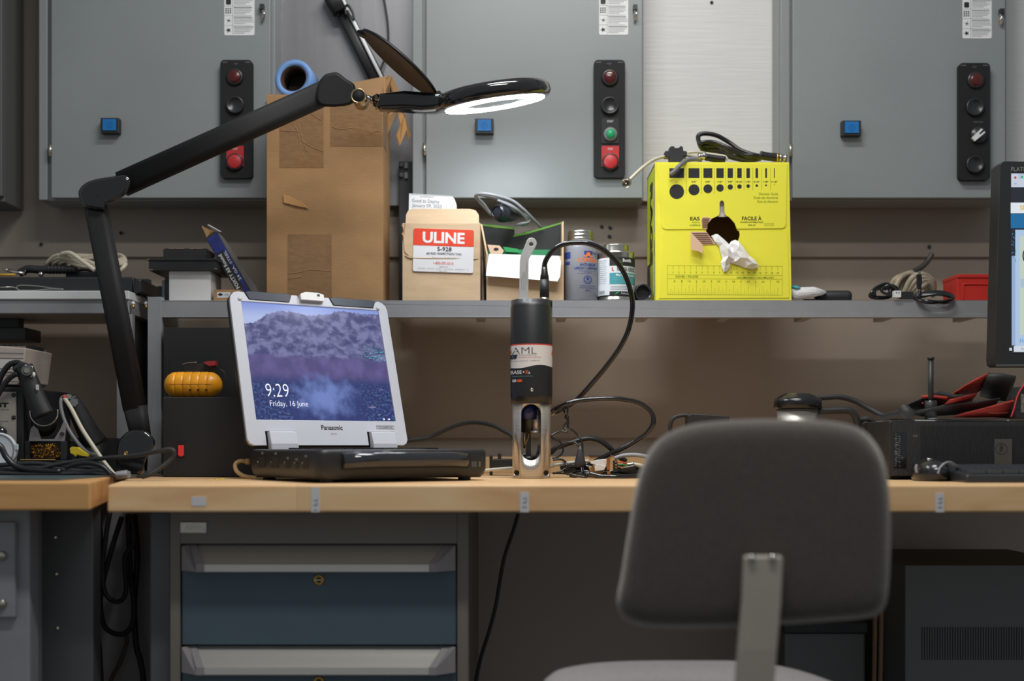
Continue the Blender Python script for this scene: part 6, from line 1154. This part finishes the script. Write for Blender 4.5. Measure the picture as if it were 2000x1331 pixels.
# ================================================================ right end of the bench
t = Thing('desktop_computer', 'black desktop computer case lying flat under the monitor', 'computer', (X(1850, 2.3), 2.4, BT)); ZP = 2.30
vent = M('perforated_black', (44, 44, 45), .5, bump=.8, bscale=(300, 10, 60), scale=(20, 20, 20))
b = MB(); b.box((X(1738, ZP), ZP + .003, BT + .006), (X(2110, ZP), 2.68, H(822, ZP)), black); b.box((X(1744, ZP), ZP + .02, BT), (X(1765, ZP), 2.6, BT + .008), black); b.box((X(2080, ZP), ZP + .02, BT), (X(2100, ZP), 2.6, BT + .008), black); pc_ = t.part('case', b, bevel=.003)
b = MB(); b.box((X(1742, ZP), ZP - .006, BT + .009), (X(2108, ZP), ZP + .003, H(824, ZP)), vent)
for k in range(74): b.box((X(1796 + k * 3.0, ZP), ZP - .0068, H(912, ZP)), (X(1797 + k * 3.0, ZP), ZP - .0058, H(832, ZP)), deepb)
fpn = t.part('front_bezel', b, pc_)
b = MB(); b.box((X(1939, ZP), ZP - .009, H(912, ZP)), (X(1973, ZP), ZP - .005, H(858, ZP)), M('brown_grey_badge', (84, 78, 72), .4)); g = fp(ZP - .0094); b.prism(circ(1956, 877, 11.5), g, (0, 0, 0), ink, holes=[circ(1956, 877, 10.6)]); b.text('DELL', 0, 0, 1, 1, lambda u, v: P(1959.5 - v * 7, 869 + u * 16, ZP - .0094), ink, .02); t.part('badge', b, fpn)
b = MB(); g = fp(ZP - .0072); rnd = random.Random(9)
b.box((X(1742, ZP), ZP - .0068, H(915, ZP)), (X(1768, ZP), ZP - .0058, H(845, ZP)), gloss); b.rect(1783, 850, 1792, 851, g, ring_grey); b.rect(1783, 853, 1792, 854, g, ring_grey)
for k in range(16): y_ = 848 + k * 4.1; b.rect(1747 + rnd.uniform(0, 2), y_, 1749 + rnd.uniform(1, 7), y_ + rnd.uniform(.6, 2.4), g, ring_grey); b.rect(1754 + rnd.uniform(0, 3), y_ + 1, 1757 + rnd.uniform(0, 2), y_ + 2.4, g, ring_grey)
t.part('rear_ports', b, fpn, label='rows of small ports')
PT = H(822, ZP)
b = MB(); b.box((X(1757, ZP), ZP + .01, PT), (X(1975, ZP), ZP + .25, PT + .0014), paper); b.add([(X(1748, ZP), ZP + .002, PT + .004), (X(1790, ZP), ZP + .002, PT + .0016), (X(1790, ZP), ZP + .1, PT + .0016), (X(1750, ZP), ZP + .1, PT + .004)], [(0, 1, 2, 3)], paper)
b.add([(X(1828, ZP), ZP - .002, PT + .005), (X(1862, ZP), ZP - .002, PT + .0016), (X(1970, ZP), ZP - .002, PT + .004), (X(1970, ZP), ZP + .1, PT + .004), (X(1862, ZP), ZP + .1, PT + .0016), (X(1828, ZP), ZP + .1, PT + .005)], [(0, 1, 4, 5), (1, 2, 3, 4)], paper)
solo('paper_sheets', 'loose white paper sheets on top of the desktop computer', 'paper', b); PT2 = PT + .002
rk = M('red_knit', (166, 52, 38), .8, bump=1.0, bscale=(30, 30, 500), var=.2, scale=(10, 10, 200)); gb = M('black_glove_rubber', (44, 43, 42), .6, bump=.2, scale=(80, 80, 80))
t = Thing('work_gloves', 'pair of red and black work gloves lying on the desktop computer', 'gloves', P(1880, 815, 2.42)); t.e.location.z = PT2; t.off.z = PT2; ZG = 2.40
def el(x, y, rx, ry, dz=0, rd=.03): return [P(x + rx * math.cos(a), y + ry * math.sin(a), ZG + dz) + Vector((0, rd * math.sin(a + .7), 0)) for a in [2 * PI * k / 16 for k in range(16)]]
b = MB(); b.loft([el(1764, 798, 4, 6), el(1775, 796, 7, 11), el(1800, 790, 9, 16), el(1830, 785, 10, 20), el(1860, 790, 10, 18), el(1895, 785, 10, 14)], gb); b.loft([el(1786, 806, 3, 4, -.03), el(1810, 806, 6, 8, -.03), el(1850, 800, 8, 12, -.03), el(1900, 797, 8, 12, -.03), el(1945, 790, 8, 12, -.02)], gb); b.tube(L3((1765, 797, 2.38), (1772, 806, 2.37), (1782, 812, 2.37)), .011, gb, n=12); t.part('palm', b)
b = MB()
b.loft([el(1850, 778, 5, 7, .01), el(1880, 765, 8, 14, .01), el(1905, 755, 9, 18, .01), el(1924, 746, 10, 17, .01)], rk); b.loft([el(1845, 790, 6, 8, -.045), el(1875, 784, 9, 9, -.04), el(1900, 778, 9, 9, -.03)], rk); b.tube(L3((1800, 776, 2.37), (1820, 775, 2.36), (1850, 778, 2.36)), .003, rk)
b.loft([el(1868, 812, 6, 3, -.06), el(1905, 808, 10, 8, -.06), el(1945, 802, 10, 13, -.06), el(1985, 798, 10, 20, -.06)], rk); b.ball(P(1802, 788, 2.37), .002, rk, n=8); t.part('knit_back', b)
b = MB(); b.loft([el(1922, 752, 9, 22, .01), el(1950, 756, 10, 25, .01), el(1975, 760, 10, 24, .01)], gb); t.part('cuff', b); b = MB(); b.tube(L3((1908, 804, 2.33), (1940, 807, 2.33), (1985, 806, 2.33)), .0012, M('pale_stitch', (200, 110, 80), .7), n=6); t.part('stitching', b)
b = MB(); b.prism([(1985, 817), (1980, 800), (1986, 778), (2000, 755), (2040, 750), (2060, 817)], fp(2.30), (0, .05, 0), black); b.tube(L3((1975, 815, 2.298), (1981, 798, 2.298), (1988, 772, 2.298), (2002, 748, 2.298)), .0014, M('red_piping', (205, 50, 50), .5)); b.rect(1994, 770, 2010, 806, fp(2.2996), M('worn_print', (120, 112, 104), .7, var=.4, scale=(200, 20, 200))); b.v = [Vector((v.x, v.y, max(v.z, PT2))) for v in b.v]
solo('tool_pouch', 'black pouch with thin red piping on the desktop computer', 'pouch', b)
b = MB(); Zn = 2.36; b.cyl(P(1818, 815, Zn), P(1818, 702, Zn), .0052, black, n=14); b.cyl(P(1818, 702, Zn), P(1818, 698, Zn), .0068, black, n=14); b.cyl(P(1818, 785, Zn), P(1818, 783, Zn), .012, gloss, n=24); b.cyl(P(1818, 820, Zn), P(1818, 785, Zn), .011, black, n=24, r1=.012); b.v = [Vector((v.x, v.y, max(v.z, PT2))) for v in b.v]
solo('antenna', 'upright black rod antenna on the desktop computer', 'antenna', b)
t = Thing('mouse', 'black computer mouse with silver side arcs on the bench', 'mouse', P(1828, 937, 2.21)); t.e.location.z = BT; t.off.z = BT; ZO = 2.21
cx0 = X(1828, ZO); hM = BT + .039; b = MB()
def me_(z, rx, ry): return [Vector((cx0 + rx * math.cos(a), ZO + .03 + ry * math.sin(a), z)) for a in [2 * PI * k / 28 for k in range(28)]]
rx = 34 * ZO / F; b.loft([me_(BT + .001, rx * .92, .05), me_(BT + .008, rx, .056), me_(BT + .018, rx * .97, .055), me_(BT + .028, rx * .90, .050), me_(BT + .035, rx * .72, .040), me_(BT + .039, rx * .48, .026), me_(BT + .041, rx * .2, .012)], M('mouse_black', (30, 30, 33), .24, coat=.2)); ms = t.part('body', b)
b = MB(); b.tube(L3((1832, 926, 2.168), (1836, 914, 2.168), (1846, 905, 2.172), (1856, 904, 2.18), (1866, 911, 2.19), (1870, 918, 2.2)), .0036, M('silver_grey_plastic', (140, 142, 152), .35), flat=.5); b.tube(L3((1791, 924, 2.2), (1789, 915, 2.2), (1791, 908, 2.2)), .0026, M('silver_grey_plastic', 0)); t.part('side_arc', b, ms)
b = MB(); b.cyl(P(1810, 899, 2.22), P(1819, 898, 2.22), .0035, chrome, n=16); t.part('scroll_wheel', b, ms)
t = Thing('keyboard', 'black computer keyboard on the bench in front of the computer', 'keyboard', P(1990, 937, 2.2)); t.e.location.z = BT; t.off.z = BT; b = MB()
kx0, kx1 = X(1866, 2.17), X(2110, 2.17); b.hexa([(kx0, 2.12, BT), (kx1, 2.12, BT), (kx1, 2.26, BT), (kx0, 2.26, BT), (kx0 + .002, 2.122, BT + .014), (kx1, 2.122, BT + .014), (kx1, 2.26, BT + .026), (kx0 + .002, 2.26, BT + .026)], M('dark_keyboard', (44, 46, 48), .35)); kb = t.part('keyboard_body', b, bevel=.003)
b = MB()
for r__ in range(5):
    for k in range(8): y_ = 2.135 + r__ * .024; z_ = BT + .0145 + (y_ - 2.12) * .086; b.box((kx0 + .014 + k * .0285, y_, z_), (kx0 + .040 + k * .0285, y_ + .02, z_ + .006), M('grey_keycap', (74, 76, 80), .4))
t.part('keys', b, kb)
t = Thing('monitor', 'tall black monitor with a lit web page, cut by the frame edge', 'monitor', (X(2080, 2.45), 2.55, BT)); ZV = 2.42
b = MB(); mo = [(1943, 700), (1953, 322), (1958, 316), (1966, 315), (2240, 318), (2246, 716), (1950, 716), (1944, 712)]; mf = lambda e: (lambda u, v: P(u, v, ZV - e))
b.prism(mo, mf(0), (0, .045, 0), M('monitor_black', (42, 42, 43), .4)); hs = t.part('monitor_case', b, bevel=.002)
b = MB(); b.text('FLATRON', 1975, 326.5, 2022, 334.5, mf(.0006), M('grey_letters', (150, 150, 152), .5)); b.prism([(1944, 713), (1950, 712), (2240, 712), (2240, 713.5), (1946, 716)], mf(.001), (0, .001, 0), darkmetal); t.part('lettering', b, hs)
E_ = lambda n_, c_, s_=.85: M(n_, c_, .4, emit=s_)
sl = lambda v: 1975 + (338 - v) * -.0  + (0 if v < 338 else (-(v - 338) * .010 if v < 400 else 0))
b = MB(); b.rect(1974, 338, 2200, 690, mf(.0006), E_('screen_dark_page', (38, 42, 50))); 
def sr(x0, y0, x1, y1, m, e=.0010): b.rect(x0, y0, x1, y1, mf(e), m)
sr(1975, 339, 2200, 366, E_('screen_tab_bar', (200, 208, 224))); sr(1989, 339, 2000, 350, E_('screen_tab', (180, 196, 216)), .0014); sr(1974, 396, 2200, 417, E_('screen_white', (226, 232, 240))); sr(1974, 418, 2200, 446, E_('screen_sea_blue', (30, 108, 160))); sr(1983, 449, 2200, 680, E_('screen_pale_blue', (176, 200, 228))); sr(1976, 500, 1983, 675, E_('screen_pale_edge', (150, 176, 214)), .0013)
sr(1992, 462, 2200, 655, E_('screen_map_green', (196, 210, 196)), .0014); sr(1980, 676, 2200, 688, E_('screen_white2', (210, 218, 230)), .0014); sr(1993, 545, 2200, 562, E_('screen_map_blue', (170, 196, 214)), .0018)
for cx, cy, c_ in ((1983, 347, 'red'), (1996, 346, 'green')): b.flat(circ(cx, cy, 2.4, n=14), mf(.0018), E_('screen_' + c_, (200, 60, 70) if c_ == 'red' else (60, 170, 120)))
b.text('←', 1981, 357, 1986, 361, mf(.0018), E_('screen_ink_blue', (80, 110, 170))); b.text('SE', 1992, 401, 2004, 410, mf(.0018), E_('screen_gold', (220, 190, 90)), .03)
b.prism(circ(2011, 500, 14, 18, n=30), mf(.0022), (0, 0, 0), E_('screen_ring_black', (30, 30, 34)), holes=[circ(2011, 500, 11.5, 15.5, n=30)]); b.text('Home', 1992, 662, 2018, 670, mf(.0018), E_('screen_link_blue', (60, 150, 210))); b.text('Type here', 1994, 679.5, 2016, 684.5, mf(.0018), ink_grey)
for i in range(2):
    for j in range(2): sr(1971.5 + i * 2.6, 680 + j * 2.8, 1973.8 + i * 2.6, 682.5 + j * 2.8, E_('screen_white', 0), .0018)
rnd = random.Random(4)
for i in range(16): x_, y_ = rnd.uniform(1976, 1984), rnd.uniform(450, 520); b.flat(circ(x_, y_, rnd.uniform(.6, 1.3), rnd.uniform(.8, 2), n=8), mf(.0016), E_('screen_cyan_dot', (40, 130, 180)))
t.part('display', b, hs)
b = MB(); b.box((X(2080, 2.5), 2.47, BT + .01), (X(2110, 2.5), 2.49, H(700, 2.5)), black) if False else b.box((X(2130, 2.5), 2.467, BT + .01), (X(2160, 2.5), 2.49, H(690, 2.5)), black); b.box((X(2120, 2.5), 2.38, BT), (X(2200, 2.5), 2.6, BT + .012), black); t.part('stand', b, bevel=.003)
# travel mug, adapters and cables behind the chair
t = Thing('travel_mug', 'stainless steel travel mug with glossy black lid behind the chair back', 'mug', (X(1560, 2.45), 2.45, BT)); o = (X(1558, 2.45), 2.45, 0); ZU = 2.45; s = ZU / F
b = MB(); b.lathe(o, (0, 0, 1), [(33 * s, BT), (36 * s, BT + .004), (38 * s, H(880, ZU)), (40 * s, H(800, ZU))], steel, n=48); mg = t.part('mug_body', b)
b = MB(); b.lathe(o, (0, 0, 1), [(43 * s, H(799, ZU)), (46 * s, H(797, ZU)), (46 * s, H(786, ZU)), (44 * s, H(780, ZU)), (40 * s, H(778, ZU)), (36 * s, H(774, ZU)), (27 * s, H(771, ZU)), (26 * s, H(770, ZU)), (20 * s, H(770, ZU))], M('mug_lid_black', (26, 26, 28), .22), n=48); b.lathe(o, (0, 0, 1), [(30 * s, H(772.5, ZU)), (27 * s, H(769.5, ZU)), (24 * s, H(769.5, ZU))], gloss, n=40, caps=False); t.part('mug_lid', b, mg)
b = MB(); b.tube(L3((1598, 803, 2.44), (1620, 803, 2.44), (1650, 802, 2.44), (1664, 806, 2.44), (1672, 818, 2.44), (1675, 840, 2.44), (1668, 880, 2.44), (1640, 895, 2.44), (1595, 897, 2.44)), .0075, black, n=10); t.part('mug_handle', b, mg)
solo('cable', 'black cable arching from behind the mug to the desktop computer', 'cable', MB().tube(L3((1585, 778, 2.50), (1610, 777, 2.50), (1640, 776, 2.50), (1670, 784, 2.50), (1700, 800, 2.49), (1725, 812, 2.47), (1745, 809, 2.44), (1765, 800, 2.42)), .0058, M('matt_black_cable', 0), n=10))
solo('cable', 'small loop of black cable between the mug and desktop computer', 'cable', MB().tube(L3((1672, 826, 2.44), (1682, 821, 2.45), (1695, 819, 2.45), (1706, 826, 2.45), (1712, 844, 2.45), (1716, 880, 2.45), (1722, 930, 2.45)), .0056, mbc, n=10))
t = Thing('power_adapter', 'black power adapter with a looped cable just behind the chair back', 'power adapter', (X(1385, 2.5), 2.5, BT)); b = MB(); b.prism([(1344, 930), (1344, 812), (1350, 808), (1422, 812), (1425, 815), (1425, 930)], fp(2.48), (0, .05, 0), black); b.v = [Vector((v.x, v.y, max(v.z, BT))) for v in b.v]; ad = t.part('adapter_body', b, bevel=.003)
b = MB(); b.tube(L3((1346, 812, 2.5), (1330, 812, 2.5), (1315, 818, 2.5), (1309, 832, 2.5), (1312, 850, 2.5), (1320, 880, 2.49), (1326, 926, 2.48)), .0042, mbc, n=10); t.part('cable', b, ad)
# ================================================================ under the bench, right
dk = M('dark_equipment', (104, 104, 104), .55)
b = MB(); b.box((X(1768, 2.3), 2.30, 0), (X(2120, 2.3), 2.66, H(1105, 2.3)), dk)
for k in range(44): b.box((X(1800 + k * 5, 2.3), 2.2985, H(1290, 2.3)), (X(1801.6 + k * 5, 2.3), 2.301, H(1225, 2.3)), black)
solo('equipment_cabinet', 'dark vented equipment cabinet under the bench behind the chair', 'cabinet', b, bevel=.003)
b = MB(); b.box((X(1532, 2.4), 2.40, 0), (X(1690, 2.4), 2.62, H(1222, 2.4)), dk); b.box((X(1528, 2.4), 2.39, H(1238, 2.4)), (X(1694, 2.4), 2.63, H(1214, 2.4)), black)
solo('storage_bin', 'dark storage bin under the bench, low behind the chair back', 'bin', b, bevel=.004)
wb = M('brown_cord', (112, 84, 58), .6)
for x_, lab in ((1708, 'brown cord hanging straight under the bench, nearer the chair bracket'), (1720, 'brown cord hanging straight under the bench, nearer the vented cabinet')):
    solo('cord', lab, 'cord', MB().tube(L3((x_, 1100, 2.25), (x_ + 1, 1200, 2.25), (x_ - 1, 1330, 2.25), (x_ - 4, 1480, 2.25)), .0042, wb, n=8), group='brown cords under the bench')
# ================================================================ chair
fab = M('grey_brown_fabric', (76, 69, 64), .95, var=.12, scale=(160, 160, 160), bump=.6, bscale=(900, 900, 900)); fab2 = M('grey_seat_fabric', (138, 134, 134), .95, var=.10, scale=(160, 160, 160), bump=.6, bscale=(900, 900, 900))
for m_, wt_ in ((fab, 1.0), (fab2, .25)):
    bs_ = m_.node_tree.nodes['Principled BSDF']; bs_.inputs['Sheen Weight'].default_value = wt_; bs_.inputs['Sheen Roughness'].default_value = .4; bs_.inputs['Sheen Tint'].default_value = (.9, .85, .78, 1)
ZC_ = 1.60
t = Thing('office_chair', 'grey fabric task chair seen from behind at the workbench', 'chair', (X(1400, 1.75), 1.80, 0))
ol = [(1205, 1180), (1214, 1120), (1228, 1030), (1240, 960), (1258, 900), (1290, 856), (1340, 832), (1400, 823), (1480, 819), (1560, 820), (1630, 824), (1680, 838), (1712, 870), (1730, 915), (1738, 980), (1739, 1060), (1736, 1140), (1728, 1185), (1700, 1206), (1620, 1214), (1500, 1222), (1380, 1228), (1270, 1226), (1222, 1212)]
ol = [(p.x, p.y) for p in catmull([Vector((x, y, 0)) for x, y in ol], 4, True)]
b = MB(); b.pillow(ol, lambda u, v, d: P(u, v, ZC_ + d + .00028 * (1470 - u) * .35 + ((u - 1470) / 270) ** 2 * -.0), .030, fab); bk = t.part('backrest', b)
me = bk.data
b = MB(); mtl = M('beige_grey_metal', (176, 166, 154), .5, .2, var=.05)
zs = H(1285, 1.95)
def br(cx, y, Z, w_): return [P(cx - w_, y, Z), P(cx + w_, y, Z), P(cx + w_, y, Z) + Vector((0, .012, 0)), P(cx - w_, y, Z) + Vector((0, .012, 0))]
b.loft([br(1491, 1086, 1.548, 33), br(1492, 1090, 1.546, 38), br(1488, 1180, 1.546, 38), br(1480, 1270, 1.546, 38), br(1475, 1340, 1.548, 38), br(1473, 1420, 1.56, 38)], mtl, smooth=False)
zb_ = zs - .10; p0 = P(1473, 1420, 1.56)
b.box((p0.x - .025, 1.56, zb_ - .012), (p0.x + .025, 1.80, zb_), mtl); b.box((p0.x - .025, 1.56, zb_ - .012), (p0.x + .025, 1.572, H(1415, 1.56)), mtl)
bkt = t.part('back_bracket', b, bevel=.002)
for px in (1468, 1509):
    b = MB(); b.lathe(P(px, 1091, 1.546), (0, -1, -.0), [(.0050, 0), (.0046, .003), (.003, .0045), (0, .005)], chrome, n=18); t.part('rivet', b, bkt)
so_ = []
sx, sy = X(1385, 1.78), 1.76
for k in range(64):
    a = 2 * PI * k / 64; ca, sa = math.cos(a), math.sin(a); e_ = 2 / 3.2
    so_.append((sx + .245 * abs(ca) ** e_ * (1 if ca > 0 else -1), sy + .20 * abs(sa) ** e_ * (1 if sa > 0 else -1)))
b = MB(); b.pillow(so_, lambda u, v, d: Vector((u, v, zs - .032 + d - max(0, (u - sx - .05)) ** 2 * .9 + .0)), .032, fab2); t.part('seat', b)
b = MB(); b.cyl((sx, sy, zs - .12), (sx, sy, zs - .06), .09, black, n=32); b.box((sx - .10, sy - .10, zs - .078), (sx + .10, sy + .10, zs - .066), black); t.part('seat_plate', b)
b = MB(); b.cyl((sx, sy, .10), (sx, sy, zs - .10), .022, chrome, n=24); b.cyl((sx, sy, .08), (sx, sy, .30), .032, black, n=24); t.part('column', b)
for k in range(5):
    a = 2 * PI * k / 5 + .3; d_ = Vector((math.cos(a), math.sin(a), 0)); c0_ = Vector((sx, sy, .115)); c1_ = c0_ + d_ * .29 - Vector((0, 0, .03))
    b = MB(); b.beam(c0_, c1_, .05, .035, .035, .025, black, up=(0, 0, 1)); lg = t.part('base_leg', b)
    b = MB(); pd = Vector((-d_.y, d_.x, 0)); b.cyl(c1_ + Vector((0, 0, -.057)) - pd * .022, c1_ + Vector((0, 0, -.057)) - pd * .004, .027, black, n=24); b.cyl(c1_ + Vector((0, 0, -.057)) + pd * .004, c1_ + Vector((0, 0, -.057)) + pd * .022, .027, black, n=24); b.cyl(c1_ + Vector((0, 0, -.05)), c1_ + Vector((0, 0, 0)), .008, chrome); t.part('caster', b, lg)
